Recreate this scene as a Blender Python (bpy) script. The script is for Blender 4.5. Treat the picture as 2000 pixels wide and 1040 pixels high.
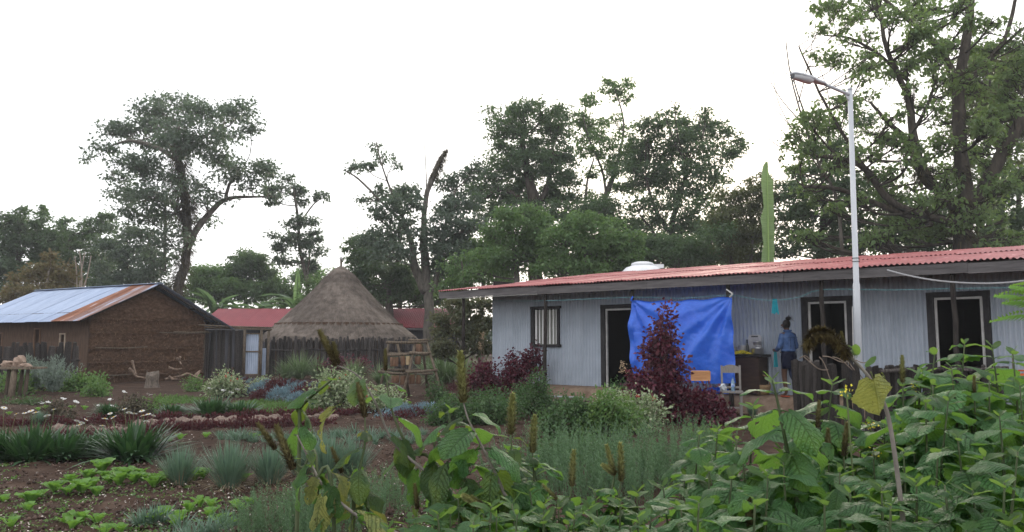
import bpy, math, random
import numpy as np
from mathutils import Vector, Matrix, Euler
R = math.radians
random.seed(7)
scene = bpy.context.scene
for o in list(bpy.data.objects):
    bpy.data.objects.remove(o, do_unlink=True)
COL = scene.collection

# ------------------------------------------------------------------ camera, sky, sun, exposure
FPX, EYE, PITCH = 1525.0, 1.55, math.atan(150 / 1525.0)
cam_d = bpy.data.cameras.new('camera')
cam = bpy.data.objects.new('camera', cam_d)
COL.objects.link(cam)
cam.location = (0, 0, EYE)
cam.rotation_euler = (math.pi / 2 + PITCH, 0, 0)
cam_d.sensor_fit = 'HORIZONTAL'
cam_d.sensor_width = 23.6
cam_d.lens = 23.6 * FPX / 2000
cam_d.clip_start, cam_d.clip_end = 0.05, 5000
cam_d.dof.use_dof = True
cam_d.dof.focus_distance = 3.4
cam_d.dof.aperture_fstop = 11.0
scene.camera = cam

SUN_EL, SUN_AZ = 17.0, 13.5            # low behind the trees, a little right of the view axis
world = bpy.data.worlds.new('World')
scene.world = world
world.use_nodes = True
wn, wl = world.node_tree.nodes, world.node_tree.links
wn.clear()
sky = wn.new('ShaderNodeTexSky')
sky.sky_type = 'NISHITA'
sky.sun_disc = False
sky.sun_elevation = R(SUN_EL)
sky.sun_rotation = R(SUN_AZ)
sky.air_density, sky.dust_density, sky.ozone_density = 1.0, 3.0, 1.0
mixs = wn.new('ShaderNodeMix')
mixs.data_type = 'RGBA'
mixs.inputs['Factor'].default_value = 0.90        # an even cloud sheet over the clear sky
mixs.inputs[7].default_value = (8.6, 8.65, 8.8, 1)
wl.new(sky.outputs['Color'], mixs.inputs[6])
bg = wn.new('ShaderNodeBackground')
bg.inputs['Strength'].default_value = 0.10
wo = wn.new('ShaderNodeOutputWorld')
wl.new(mixs.outputs[2], bg.inputs['Color'])
wl.new(bg.outputs[0], wo.inputs['Surface'])

sun_d = bpy.data.lights.new('sun', 'SUN')
sun_d.energy = 1.2
sun_d.angle = R(14)
sun_d.color = (1.0, 0.9, 0.74)
sun = bpy.data.objects.new('sun', sun_d)
COL.objects.link(sun)
_sd = Vector((math.sin(R(SUN_AZ)) * math.cos(R(SUN_EL)), math.cos(R(SUN_AZ)) * math.cos(R(SUN_EL)), math.sin(R(SUN_EL))))
sun.rotation_euler = _sd.to_track_quat('Z', 'Y').to_euler()
sun.location = _sd * 200

vs = scene.view_settings
vs.view_transform, vs.look, vs.gamma, vs.exposure = 'Standard', 'None', 1.0, 1.02
scene.render.engine = 'CYCLES'
cy = scene.cycles
cy.use_denoising = True
cy.max_bounces, cy.diffuse_bounces, cy.glossy_bounces, cy.transmission_bounces = 6, 3, 2, 4
cy.transparent_max_bounces = 6
cy.caustics_reflective = cy.caustics_refractive = False
cy.sample_clamp_indirect = 6

# ------------------------------------------------------------------ helpers
CP, SP = math.cos(PITCH), math.sin(PITCH)


def ray(px, py):
    u, v = (px - 1000) / FPX, (520 - py) / FPX
    return u, CP - v * SP, SP + v * CP


def at(px, py, Y):
    """world point seen at photograph pixel (px, py) at distance Y"""
    x, y, z = ray(px, py)
    return Vector((x / y * Y, Y, EYE + z / y * Y))


def gnd(px, py, z=0.0):
    x, y, dz = ray(px, py)
    t = (z - EYE) / dz
    return Vector((x * t, y * t, z))


def _hash(ix, iy, s):
    h = (ix.astype(np.int64) * 374761393 + iy.astype(np.int64) * 668265263 + s * 144269) & 0x7fffffff
    h = ((h ^ (h >> 13)) * 1274126177) & 0x7fffffff
    return ((h ^ (h >> 16)) & 0xffff) / 65535.0


def vnoise(x, y, s=0):
    x, y = np.asarray(x, float), np.asarray(y, float)
    ix, iy = np.floor(x), np.floor(y)
    fx, fy = x - ix, y - iy
    fx, fy = fx * fx * (3 - 2 * fx), fy * fy * (3 - 2 * fy)
    a, b = _hash(ix, iy, s), _hash(ix + 1, iy, s)
    c, d = _hash(ix, iy + 1, s), _hash(ix + 1, iy + 1, s)
    return (a * (1 - fx) + b * fx) * (1 - fy) + (c * (1 - fx) + d * fx) * fy


def fbm(x, y, oct=4, s=0):
    v, a, t = 0, 1.0, 0
    for i in range(oct):
        v = v + a * (vnoise(np.asarray(x) * 2 ** i, np.asarray(y) * 2 ** i, s + i * 17) - .5)
        t += a
        a *= .5
    return v / t


def ground_z(x, y):
    near = np.clip((60 - np.hypot(x, y)) / 30, 0, 1)
    return near * (fbm(np.asarray(x) * .5, np.asarray(y) * .5, 3, 3) * .10 + fbm(np.asarray(x) * 2.6, np.asarray(y) * 2.6, 4, 9) * .07)


def gh(x, y):
    return float(ground_z(np.array([x]), np.array([y]))[0])


def onground(px, py):
    p = gnd(px, py)
    p.z = gh(p.x, p.y)
    return p


def srgb(r, g, b):
    f = lambda c: (c / 255 / 12.92) if c / 255 < .04045 else ((c / 255 + .055) / 1.055) ** 2.4
    return (f(r), f(g), f(b))


MATS = {}


def mat(name, c1, c2=None, c3=None, rough=.8, scale=6, bump=0.0, bscale=None, spec=.3, stretch=(1, 1, 1), rand=0.0,
        island=0.0, tr=None, tw=.35, stops=(.35, .6, .74), metal=0.0, hue=0.0, detail=5, alpha=None, trans=0.0):
    if name in MATS:
        return MATS[name]
    m = bpy.data.materials.new(name)
    m.use_nodes = True
    n, l = m.node_tree.nodes, m.node_tree.links
    b = n['Principled BSDF']
    out = n['Material Output']
    b.inputs['Roughness'].default_value = rough
    b.inputs['Metallic'].default_value = metal
    b.inputs['Specular IOR Level'].default_value = spec
    b.inputs['Transmission Weight'].default_value = trans
    tc = n.new('ShaderNodeTexCoord')
    mp = n.new('ShaderNodeMapping')
    mp.inputs['Scale'].default_value = stretch
    l.new(tc.outputs['Object'], mp.inputs['Vector'])
    col = None
    if c2 is not None:
        nz = n.new('ShaderNodeTexNoise')
        nz.inputs['Scale'].default_value = scale
        nz.inputs['Detail'].default_value = detail
        nz.inputs['Roughness'].default_value = .62
        l.new(mp.outputs[0], nz.inputs['Vector'])
        rp = n.new('ShaderNodeValToRGB')
        e = rp.color_ramp.elements
        e[0].position, e[0].color = stops[0], (*c1, 1)
        e[1].position, e[1].color = stops[1], (*c2, 1)
        if c3 is not None:
            k = e.new(stops[2])
            k.color = (*c3, 1)
        l.new(nz.outputs['Fac'], rp.inputs['Fac'])
        col = rp.outputs['Color']
    else:
        rgb = n.new('ShaderNodeRGB')
        rgb.outputs[0].default_value = (*c1, 1)
        col = rgb.outputs[0]
    if rand or island or hue:
        hs = n.new('ShaderNodeHueSaturation')
        if rand:
            oi = n.new('ShaderNodeObjectInfo')
            r0 = oi.outputs['Random']
        else:
            gi = n.new('ShaderNodeNewGeometry')
            r0 = gi.outputs['Random Per Island']
        amp = rand or island or .01
        mr = n.new('ShaderNodeMapRange')
        mr.inputs['To Min'].default_value, mr.inputs['To Max'].default_value = 1 - amp, 1 + amp
        l.new(r0, mr.inputs['Value'])
        l.new(mr.outputs[0], hs.inputs['Value'])
        if hue:
            w = n.new('ShaderNodeMath')
            w.operation = 'MULTIPLY_ADD'
            w.inputs[1].default_value, w.inputs[2].default_value = 7.31, .13
            l.new(r0, w.inputs[0])
            fr = n.new('ShaderNodeMath')
            fr.operation = 'FRACT'
            l.new(w.outputs[0], fr.inputs[0])
            mh = n.new('ShaderNodeMapRange')
            mh.inputs['To Min'].default_value, mh.inputs['To Max'].default_value = .5 - hue, .5 + hue
            l.new(fr.outputs[0], mh.inputs['Value'])
            l.new(mh.outputs[0], hs.inputs['Hue'])
        l.new(col, hs.inputs['Color'])
        col = hs.outputs['Color']
    l.new(col, b.inputs['Base Color'])
    if bump:
        nb = n.new('ShaderNodeTexNoise')
        nb.inputs['Scale'].default_value = bscale or scale * 3
        nb.inputs['Detail'].default_value = 6
        l.new(mp.outputs[0], nb.inputs['Vector'])
        bp = n.new('ShaderNodeBump')
        bp.inputs['Strength'].default_value = min(1, bump)
        bp.inputs['Distance'].default_value = .02 * max(1, bump)
        l.new(nb.outputs['Fac'], bp.inputs['Height'])
        l.new(bp.outputs[0], b.inputs['Normal'])
    if tr is not None:
        t = n.new('ShaderNodeBsdfTranslucent')
        t.inputs['Color'].default_value = (*tr, 1)
        ms = n.new('ShaderNodeMixShader')
        ms.inputs[0].default_value = tw
        l.new(b.outputs[0], ms.inputs[1])
        l.new(t.outputs[0], ms.inputs[2])
        l.new(ms.outputs[0], out.inputs['Surface'])
    MATS[name] = m
    return m


def mesh_np(name, V, F):
    """mesh from arrays: V (n,3), F (m,k) with constant k"""
    V = np.asarray(V, np.float32).reshape(-1, 3)
    F = np.asarray(F, np.int32)
    me = bpy.data.meshes.new(name)
    m, k = F.shape
    me.vertices.add(len(V))
    me.vertices.foreach_set('co', V.ravel())
    me.loops.add(m * k)
    me.loops.foreach_set('vertex_index', F.ravel())
    me.polygons.add(m)
    me.polygons.foreach_set('loop_start', np.arange(0, m * k, k, dtype=np.int32))
    me.update(calc_edges=True)
    return me


class MB:
    def __init__(self):
        self.v, self.f = [], []

    def add(self, V, F):
        o = len(self.v)
        self.v += [tuple(p) for p in V]
        self.f += [tuple(i + o for i in f) for f in F]
        return self

    def box(self, c, s, rz=0, tilt=None):
        x, y, z = s[0] / 2, s[1] / 2, s[2] / 2
        V = [Vector(p) for p in ((-x, -y, -z), (x, -y, -z), (x, y, -z), (-x, y, -z), (-x, -y, z), (x, -y, z), (x, y, z), (-x, y, z))]
        M = Matrix.Rotation(rz, 3, 'Z')
        if tilt is not None:
            M = Euler(tilt).to_matrix()
        V = [M @ p + Vector(c) for p in V]
        return self.add(V, ((0, 3, 2, 1), (4, 5, 6, 7), (0, 1, 5, 4), (1, 2, 6, 5), (2, 3, 7, 6), (3, 0, 4, 7)))

    def tube(self, pts, rad, n=6, cap=True):
        pts = [Vector(p) for p in pts]
        if not hasattr(rad, '__len__'):
            rad = [rad] * len(pts)
        V, F = [], []
        ref = Vector((0.31, 0.93, 0.17))
        d0 = (pts[-1] - pts[0])
        if d0.length > 0 and abs(d0.normalized().dot(ref.normalized())) > .95:
            ref = Vector((1, 0, .1))
        for i, p in enumerate(pts):
            d = (pts[min(i + 1, len(pts) - 1)] - pts[max(i - 1, 0)])
            d = d.normalized() if d.length > 1e-9 else Vector((0, 0, 1))
            a = d.cross(ref)
            a = a.normalized() if a.length > 1e-6 else d.orthogonal().normalized()
            b = d.cross(a)
            ref = a.cross(d) if False else ref
            for k in range(n):
                t = 2 * math.pi * k / n
                V.append(p + (a * math.cos(t) + b * math.sin(t)) * rad[i])
        for i in range(len(pts) - 1):
            for k in range(n):
                F.append((i * n + k, i * n + (k + 1) % n, (i + 1) * n + (k + 1) % n, (i + 1) * n + k))
        if cap:
            F.append(tuple(reversed(range(n))))
            F.append(tuple(range((len(pts) - 1) * n, len(pts) * n)))
        return self.add(V, F)

    def lathe(self, prof, c=(0, 0, 0), n=16, cap=True):
        V, F = [], []
        for r, z in prof:
            for k in range(n):
                t = 2 * math.pi * k / n
                V.append((c[0] + r * math.cos(t), c[1] + r * math.sin(t), c[2] + z))
        for i in range(len(prof) - 1):
            for k in range(n):
                F.append((i * n + k, i * n + (k + 1) % n, (i + 1) * n + (k + 1) % n, (i + 1) * n + k))
        if cap:
            F.append(tuple(reversed(range(n))))
            F.append(tuple(range((len(prof) - 1) * n, len(prof) * n)))
        return self.add(V, F)

    def mesh(self, name, smooth=False):
        me = bpy.data.meshes.new(name)
        me.from_pydata(self.v, [], self.f)
        me.update()
        if smooth:
            me.polygons.foreach_set('use_smooth', [True] * len(me.polygons))
        return me


def setp(o, label=None, cat=None, group=None, kind=None):
    for k, v in (('label', label), ('category', cat), ('group', group), ('kind', kind)):
        if v:
            o[k] = v
    return o


def T(name, label, cat, loc=(0, 0, 0), rz=0.0, group=None):
    o = bpy.data.objects.new(name, None)
    o.empty_display_size = .1
    COL.objects.link(o)
    o.location, o.rotation_euler = loc, (0, 0, rz)
    return setp(o, label, cat, group)


def P(name, me, m=None, parent=None, smooth=False, loc=None, rot=None, scl=None, kind=None):
    if isinstance(me, MB):
        me = me.mesh(name, smooth)
    elif smooth:
        me.polygons.foreach_set('use_smooth', [True] * len(me.polygons))
    if m is not None and not me.materials:
        me.materials.append(m)
    o = bpy.data.objects.new(name, me)
    COL.objects.link(o)
    if parent is not None:
        o.parent = parent
    if loc is not None:
        o.location = loc
    if rot is not None:
        o.rotation_euler = rot
    if scl is not None:
        o.scale = scl
    if kind:
        o['kind'] = kind
    return o


def unit(v):
    return v / np.maximum(np.linalg.norm(v, axis=-1, keepdims=True), 1e-9)


def leaf_cards(pos, fwd, nrm, L, W, fold=.25):
    """folded rhombic leaves as arrays; returns V, F(quads)"""
    n = len(pos)
    f = unit(fwd)
    s = unit(np.cross(nrm, f))
    u = np.cross(f, s)
    L, W = np.broadcast_to(L, (n,))[:, None], np.broadcast_to(W, (n,))[:, None]
    V = np.stack([pos, pos + f * L * .45 + s * W * .5 + u * W * fold, pos + f * L - u * L * .12, pos + f * L * .45 - s * W * .5 + u * W * fold], 1)
    F = np.arange(n * 4).reshape(n, 4)
    return V.reshape(-1, 3), F


def blades(base, dirn, L, W, droop, seg=3, rnd=None, side=None):
    """tapering arching blades; dirn initial direction, droop bends down along the length"""
    n = len(base)
    d = unit(dirn)
    L, W, droop = (np.broadcast_to(q, (n,))[:, None] for q in (L, W, droop))
    if side is None:
        side = np.cross(d, np.array([0, 0, 1.0]))
        side = unit(side + 1e-3)
    rows = []
    for k in range(seg + 1):
        t = k / seg
        p = base + d * L * t
        p = p + np.array([0, 0, -1.0]) * (droop * L * t * t)
        hd = d * np.array([1, 1, 0.0])
        p = p + hd * (droop * L * t * t * .5)
        w = W * (.75 + .5 * t - 1.22 * t * t * t) * .5
        rows.append(p + side * w)
        rows.append(p - side * w)
    V = np.stack(rows, 1).reshape(-1, 3)
    m = (seg + 1) * 2
    q = np.array([[2 * k, 2 * k + 1, 2 * k + 3, 2 * k + 2] for k in range(seg)])
    F = (np.arange(n)[:, None, None] * m + q[None]).reshape(-1, 4)
    return V, F


def cat_vf(parts):
    Vs, Fs, o = [], [], 0
    for V, F in parts:
        Vs.append(V)
        Fs.append(F + o)
        o += len(V)
    return np.concatenate(Vs), np.concatenate(Fs)


def smooth_path(pts, k=4):
    pts = [Vector(p) for p in pts]
    out = []
    for i in range(len(pts) - 1):
        p0, p1, p2, p3 = pts[max(i - 1, 0)], pts[i], pts[i + 1], pts[min(i + 2, len(pts) - 1)]
        for j in range(k):
            t = j / k
            out.append(.5 * ((2 * p1) + (p2 - p0) * t + (2 * p0 - 5 * p1 + 4 * p2 - p3) * t * t + (3 * p1 - p0 - 3 * p2 + p3) * t ** 3))
    out.append(pts[-1])
    return out


# ------------------------------------------------------------------ materials
m_soil = mat('soil', (.030, .0170, .0115), (.054, .0325, .0225), (.09, .060, .044), rough=.95, scale=2.3, bump=1.0, bscale=38, spec=.12, detail=9, stops=(.36, .55, .72))
m_wood_dark = mat('old_dark_wood', (.018, .015, .014), (.05, .042, .038), rough=.9, scale=5, stretch=(6, 6, .8), bump=.8, bscale=9, spec=.2)
m_stake = mat('weathered_stake', (.020, .017, .016), (.075, .066, .062), (.20, .18, .165), rough=.95, scale=3.2, stretch=(14, 14, 1.2), bump=1.0, bscale=6, rand=.45, spec=.15, stops=(.38, .58, .78))
m_pole_wood = mat('barked_pole', (.07, .052, .038), (.17, .135, .10), rough=.9, scale=6, stretch=(5, 5, 1), bump=.7, rand=.25)
m_fascia = mat('grey_board', (.085, .078, .080), (.14, .13, .132), rough=.85, scale=3, stretch=(.6, 6, 6), bump=.4, rand=.15)
m_frame_dark = mat('dark_frame', (.014, .013, .015), (.03, .028, .03), rough=.7, scale=6, bump=.3)
m_white = mat('white_paint', (.42, .41, .40), (.56, .55, .54), rough=.55, scale=5, bump=.1)
m_tin_wall = mat('painted_tin_wall', srgb(148, 158, 170), srgb(174, 183, 195), srgb(187, 195, 205), rough=.42, scale=.9, spec=.45, bump=.12, bscale=3, rand=.05, stops=(.25, .55, .8))
m_roof_red = mat('red_tin_roof', srgb(128, 48, 50), srgb(150, 66, 66), srgb(184, 130, 128), rough=.5, scale=1.6, stretch=(1, .35, 1), spec=.4, bump=.15, bscale=5, rand=.08, stops=(.3, .54, .66), detail=9)
m_roof_far = mat('far_red_tin', srgb(126, 40, 52), srgb(142, 54, 64), rough=.5, scale=.8, spec=.4, rand=.05)
m_tin_bare = mat('bare_tin', srgb(138, 154, 182), srgb(164, 178, 202), srgb(178, 190, 210), rough=.38, scale=1.2, stretch=(1, .5, 1), spec=.6, bump=.15, bscale=4, rand=.05, metal=.25)
m_tin_rust = mat('rusted_tin', srgb(112, 70, 52), srgb(150, 105, 84), srgb(196, 190, 196), rough=.75, scale=1.4, stretch=(1.6, .35, 1), spec=.3, bump=.3, bscale=7, stops=(.4, .56, .66), detail=8)
m_mud = mat('straw_mud', (.062, .036, .023), (.108, .064, .041), (.165, .110, .075), rough=.97, scale=7, stretch=(1, 1, 1.6), bump=2.0, bscale=22, spec=.1, stops=(.36, .56, .76), detail=9)
m_mud_smooth = mat('smooth_mud', (.075, .048, .034), (.12, .078, .056), rough=.95, scale=5, stretch=(3, 3, .5), bump=.7, bscale=14, spec=.1)
m_thatch = mat('old_thatch', (.100, .082, .070), (.178, .148, .126), rough=.97, scale=3.5, spec=.1, bump=.8, bscale=25, island=.30)
m_earth_ledge = mat('earth_ledge', (.16, .11, .08), (.26, .19, .14), rough=.95, scale=5, bump=.8, bscale=20, spec=.1)
m_stone = mat('pale_stone', (.14, .10, .082), (.25, .19, .16), rough=.9, scale=7, bump=.5, rand=.25, spec=.2)
m_tarp = mat('blue_tarpaulin', srgb(48, 102, 222), srgb(62, 120, 236), rough=.33, scale=2.2, spec=.5, bump=.8, bscale=11, tr=srgb(60, 120, 245), tw=.25)
m_black = mat('dark_interior', (.010, .009, .009), rough=.9)

# ------------------------------------------------------------------ ground: one sheet out to the horizon
def axis(fine0, fine1, step, far):
    a = list(np.arange(fine0, fine1 + 1e-6, step))
    lo, hi, s = [], [], step
    x, y = fine0, fine1
    while x > -far or y < far:
        s *= 1.35
        x -= s
        y += s
        lo.append(max(x, -far * 1.5))
        hi.append(min(y, far * 1.5))
    return np.unique(np.array(sorted(lo) + a + hi))


gx, gy = axis(-19, 9, .10, 1500), axis(4.8, 26, .10, 1500)
GX, GY = np.meshgrid(gx, gy)
GZ = ground_z(GX, GY)
clod = np.clip(fbm(GX * 7.5, GY * 7.5, 3, 41), 0, 1) * .10 + np.clip(fbm(GX * 2.3, GY * 2.3, 3, 77), 0, 1) * .05
near = np.clip((28 - np.hypot(GX, GY)) / 6, 0, 1)
GZ = GZ + clod * near
nx, ny = len(gx), len(gy)
idx = np.arange(nx * ny).reshape(ny, nx)
F = np.stack([idx[:-1, :-1], idx[:-1, 1:], idx[1:, 1:], idx[1:, :-1]], -1).reshape(-1, 4)
g = P('ground', mesh_np('ground', np.stack([GX, GY, GZ], -1), F), m_soil, smooth=True)
setp(g, 'bare dark red brown garden soil', 'ground', kind='structure')

# ------------------------------------------------------------------ corrugated tin house with a porch
HA = Vector((-0.6, 23.4, 0))
HD = Vector((.755, -.655, 0)).normalized()
HN = Vector((.655, .755, 0)).normalized()          # into the house
HROT = math.atan2(HD.y, HD.x)


def H(px, yl):
    """distance along the house front of pixel column px at local depth yl"""
    o = HA + HN * yl
    u = (px - 1000) / FPX
    return (o.y * u - o.x) / (HD.x - HD.y * u)


def Hw(x, y, z=0.0):
    p = HA + HD * x + HN * y
    return Vector((p.x, p.y, z))


house = T('tin_house', 'long grey corrugated tin house with a red roof and a post porch', 'house', HA, HROT)
PF = .40


def corr_sheet(w, h, pitch, amp, phase=0.0, per=8):
    """upright corrugated sheet in xz, ribs along z, waves in y"""
    n = max(4, int(round(w / pitch * per)))
    x = np.linspace(0, w, n + 1)
    y = amp * np.cos(2 * np.pi * (x + phase) / pitch)
    V = np.concatenate([np.stack([x, y, 0 * x], 1), np.stack([x, y, 0 * x + h], 1)])
    i = np.arange(n)
    return mesh_np('sheet', V, np.stack([i, i + 1, i + n + 2, i + n + 1], 1))


HL = 17.0
opens = []
wx0, wx1 = H(1043, 0), H(1092, 0)
opens.append((wx0, wx1, 1.50, 2.50))
dx = [(H(1181, 0), H(1181, 0) + 1.0), (H(1575, 0), H(1657, 0)), (H(1821, 0), H(1924, 0))]
for a, b in dx:
    opens.append((a, b, PF, 2.46))
cuts = sorted(set([0.0, HL] + [q for o in opens for q in o[:2]]))
WT = 3.10
for a, b in zip(cuts[:-1], cuts[1:]):
    n = max(1, round((b - a) / .82))
    for k in range(n):
        x0, x1 = a + (b - a) * k / n, a + (b - a) * (k + 1) / n
        segs = [(PF, WT)]
        for o in opens:
            if o[0] < (x0 + x1) / 2 < o[1]:
                segs = [(z0, z1) for z0, z1 in ((PF, o[2]), (o[3], WT)) if z1 - z0 > .02]
        for z0, z1 in segs:
            me = corr_sheet(x1 - x0 + .012, z1 - z0, .094, .023, x0)
            P('wall_sheet', me, m_tin_wall, house, smooth=True, loc=(x0, (k % 2) * .004, z0))
# other walls: left end, right end, back, ceiling and floor close the rooms
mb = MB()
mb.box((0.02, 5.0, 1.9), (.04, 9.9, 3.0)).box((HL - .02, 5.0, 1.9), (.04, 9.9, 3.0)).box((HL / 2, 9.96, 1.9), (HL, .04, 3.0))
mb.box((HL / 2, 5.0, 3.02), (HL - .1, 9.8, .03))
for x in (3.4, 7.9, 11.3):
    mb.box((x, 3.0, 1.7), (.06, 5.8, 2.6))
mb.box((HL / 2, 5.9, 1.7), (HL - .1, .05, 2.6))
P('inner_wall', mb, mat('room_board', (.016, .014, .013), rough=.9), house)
# roof: two rows of corrugated sheets on the visible slope, one row on the back slope
EY, EZL, RY, RZ = -1.28, 3.07, 6.9, 4.1
sl = math.hypot(RY - EY, RZ - EZL)


def roof_sheet(w, length, pitch, amp):
    n = int(round(w / pitch * 8))
    x = np.linspace(0, w, n + 1)
    z = amp * np.cos(2 * np.pi * x / pitch)
    V = np.concatenate([np.stack([x, 0 * x, z], 1), np.stack([x, 0 * x + length, z], 1)])
    i = np.arange(n)
    return mesh_np('roof_sheet', V, np.stack([i, i + 1, i + n + 2, i + n + 1], 1))


ang = math.atan2(RZ - EZL, RY - EY)
sh = roof_sheet(.835, sl * .53, .1, .016)
shb = roof_sheet(.835, 3.4, .1, .016)
x = -.98
k = 0
rr = random.Random(4)
while x < HL + .5:
    jit = rr.uniform(-.03, .02)
    P('roof_sheet', sh, m_roof_red, house, True, loc=(x, EY + jit, EZL + .012 * (k % 2) - .0035 * x), rot=(ang, 0, 0))
    P('roof_sheet', sh, m_roof_red, house, True, loc=(x, EY + (sl * .49) * math.cos(ang), EZL + .022 + sl * .49 * math.sin(ang) + .012 * (k % 2) - .0035 * x), rot=(ang, 0, 0))
    P('roof_sheet', shb, m_roof_red, house, True, loc=(x, RY - .02, RZ + .03 + .012 * (k % 2) - .0035 * x), rot=(-.42, 0, 0))
    x += .8
    k += 1
# fascia boards along the eave, butt jointed
fx = [-1.0, 2.75, 6.1, 9.4, 12.8, HL + .6]
for i in range(5):
    x0, x1 = fx[i], fx[i + 1] - .006
    mb = MB().box(((x0 + x1) / 2, EY + .06 + .004 * (i % 2), 2.945 - .0035 * (x0 + x1) / 2 + rr.uniform(-.01, .01)), (x1 - x0, .03, .19))
    P('fascia_board', mb, m_fascia, house)
mb = MB()
for i in range(15):
    mb.tube([(-.85 + i * 1.27, EY + .1, 2.98), (-.85 + i * 1.27, RY, RZ - .1)], .045, 5)
for yy in (EY + .14, 0.06, 3.2):
    mb.box((HL / 2 - .2, yy, EZL - .09 + (yy - EY) * math.tan(ang) - .02), (HL + 1.2, .05, .07))
P('rafter', mb, m_wood_dark, house)
mb = MB().box((8.1, EY + .10, 2.84), (17.6, .05, .02))
P('batten', mb, m_white, house)
# porch posts: crooked poles
PY = EY + .2
for px, lean in ((905, .0), (1066, -.06), (1236, .0), (1423, .02), (1607, .0), (1864, .02)):
    xx = H(px, PY)
    pts = [(xx + lean + rr.uniform(-.02, .02) * (j % 2), PY + rr.uniform(-.015, .015), .02 + 2.9 * j / 6) for j in range(7)]
    pts = [(p[0] - lean * j / 6, p[1], p[2]) for j, p in enumerate(pts)]
    P('post', MB().tube(pts, [.052, .05, .053, .047, .05, .046, .047], 8), m_wood_dark, house, True)
# door and window frames
for a, b in dx:
    fr = MB().box((a - .03, -.035, (PF + 2.52) / 2), (.13, .07, 2.52 - PF)).box((b + .03, -.035, (PF + 2.52) / 2), (.11, .07, 2.52 - PF)).box(((a + b) / 2, -.038, 2.50), (b - a + .19, .08, .10))
    d = P('door_frame', fr, m_frame_dark, house)
    fw = MB().box((a + .06, .0, (PF + 2.42) / 2), (.045, .05, 2.42 - PF)).box((b - .06, .0, (PF + 2.42) / 2), (.045, .05, 2.42 - PF)).box(((a + b) / 2, -.004, 2.42), (b - a - .09, .05, .045))
    P('inner_frame', fw, m_white, d)
a, b = dx[2]
P('door', MB().box((b - .07, .17, 1.38), (.05, .26, 1.94)), m_white, house)
fr = MB().box((wx0 - .01, -.035, 2.0), (.13, .07, 1.12)).box((wx1 + .0, -.035, 2.0), (.08, .07, 1.12)).box(((wx0 + wx1) / 2, -.04, 2.54), (wx1 - wx0 + .16, .08, .07)).box(((wx0 + wx1) / 2, -.04, 1.47), (wx1 - wx0 + .16, .09, .07))
wf = P('window_frame', fr, m_frame_dark, house)
n = 7
for i in range(n):
    xx = wx0 + .10 + (wx1 - wx0 - .16) * i / (n - 1)
    P('bar', MB().box((xx, -.02, 2.0), (.042 if i not in (0, n - 1) else .06, .03, .96)), mat('white_bar', (.72, .72, .72), rough=.5), wf)
P('curtain', MB().add([(wx0 + .05 + (wx1 - wx0 - .1) * i / 24, .10 + .02 * math.sin(i * 1.7), z) for z in (1.5, 2.48) for i in range(25)],
                      [(i, i + 1, i + 26, i + 25) for i in range(24)]), mat('pale_curtain', (.30, .31, .28), (.42, .42, .38), scale=4), wf, True)
# earth ledge under the porch
n = 90
top, edge, bot = [], [], []
V, F = [], []
for i in range(n + 1):
    xx = -.4 + (HL + 1) * i / n
    o = float(fbm(np.array([xx * 1.7]), np.array([.5]), 3, 5)[0]) * .22
    for yy, zz in ((9.9, PF), (.0, PF), (-.45 - o * .6, PF - .01), (-.58 - o * .8, PF - .06 + o * .1), (-.66 - o, .2), (-.78 - o, -.1)):
        V.append((xx, yy, zz + (float(vnoise(np.array([xx * 4]), np.array([yy * 4]), 8)[0]) - .5) * (.05 if yy < -.5 else 0)))
for i in range(n):
    for j in range(5):
        F.append((i * 6 + j, i * 6 + j + 1, i * 6 + 7 + j, i * 6 + 6 + j))
P('porch_floor', MB().add(V, F), m_earth_ledge, house, True)
# ------------------------------------------------------------------ mud house with a bare tin gable roof
MG = Vector((math.cos(R(60)), math.sin(R(60)), 0))      # along the gable wall
MS = Vector((-math.sin(R(60)), math.cos(R(60)), 0))     # along the long side
MC = Vector((-16.2, 30.0, 0))
MW, ML = 5.2, 8.6
mud = T('mud_house', 'brown straw and mud walled house under a bare tin gable roof', 'house', MC, R(60))
# local x along the gable wall, local y along the long side
EAVE, APEX = 2.62, 3.86


def gable_top(x):
    return EAVE + .04 + (APEX - .1 - EAVE) * (1 - abs(x - MW / 2) / (MW / 2))


nx_, nz_ = 150, 110
xs = np.linspace(0, MW, nx_)
ts = np.linspace(0, 1, nz_)
X, TT = np.meshgrid(xs, ts)
TOP = EAVE + .04 + (APEX - .1 - EAVE) * (1 - np.abs(X - MW / 2) / (MW / 2))
Z = -.1 + TT * (TOP + .1)
lift = np.zeros_like(X)
for zb in (.28, .80, 1.34, 1.95, 2.5):
    zz = zb + .07 * fbm(X * 1.5, X * 0 + zb, 3, int(zb * 50)) + .0
    d = Z - zz
    lift += np.where(d < 0, np.exp(d / .16) * .12, np.exp(-d / .03) * -.05)
Yd = -(.04 + fbm(X * 3, Z * 5, 4, 21) * .06 + fbm(X * 14, Z * 22, 3, 31) * .03 + lift)
idx = np.arange(nx_ * nz_).reshape(nz_, nx_)
F = np.stack([idx[:-1, :-1], idx[:-1, 1:], idx[1:, 1:], idx[1:, :-1]], -1).reshape(-1, 4)
P('gable_wall', mesh_np('gable_wall', np.stack([X, Yd, Z], -1), F), m_mud, mud, True)
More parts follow.
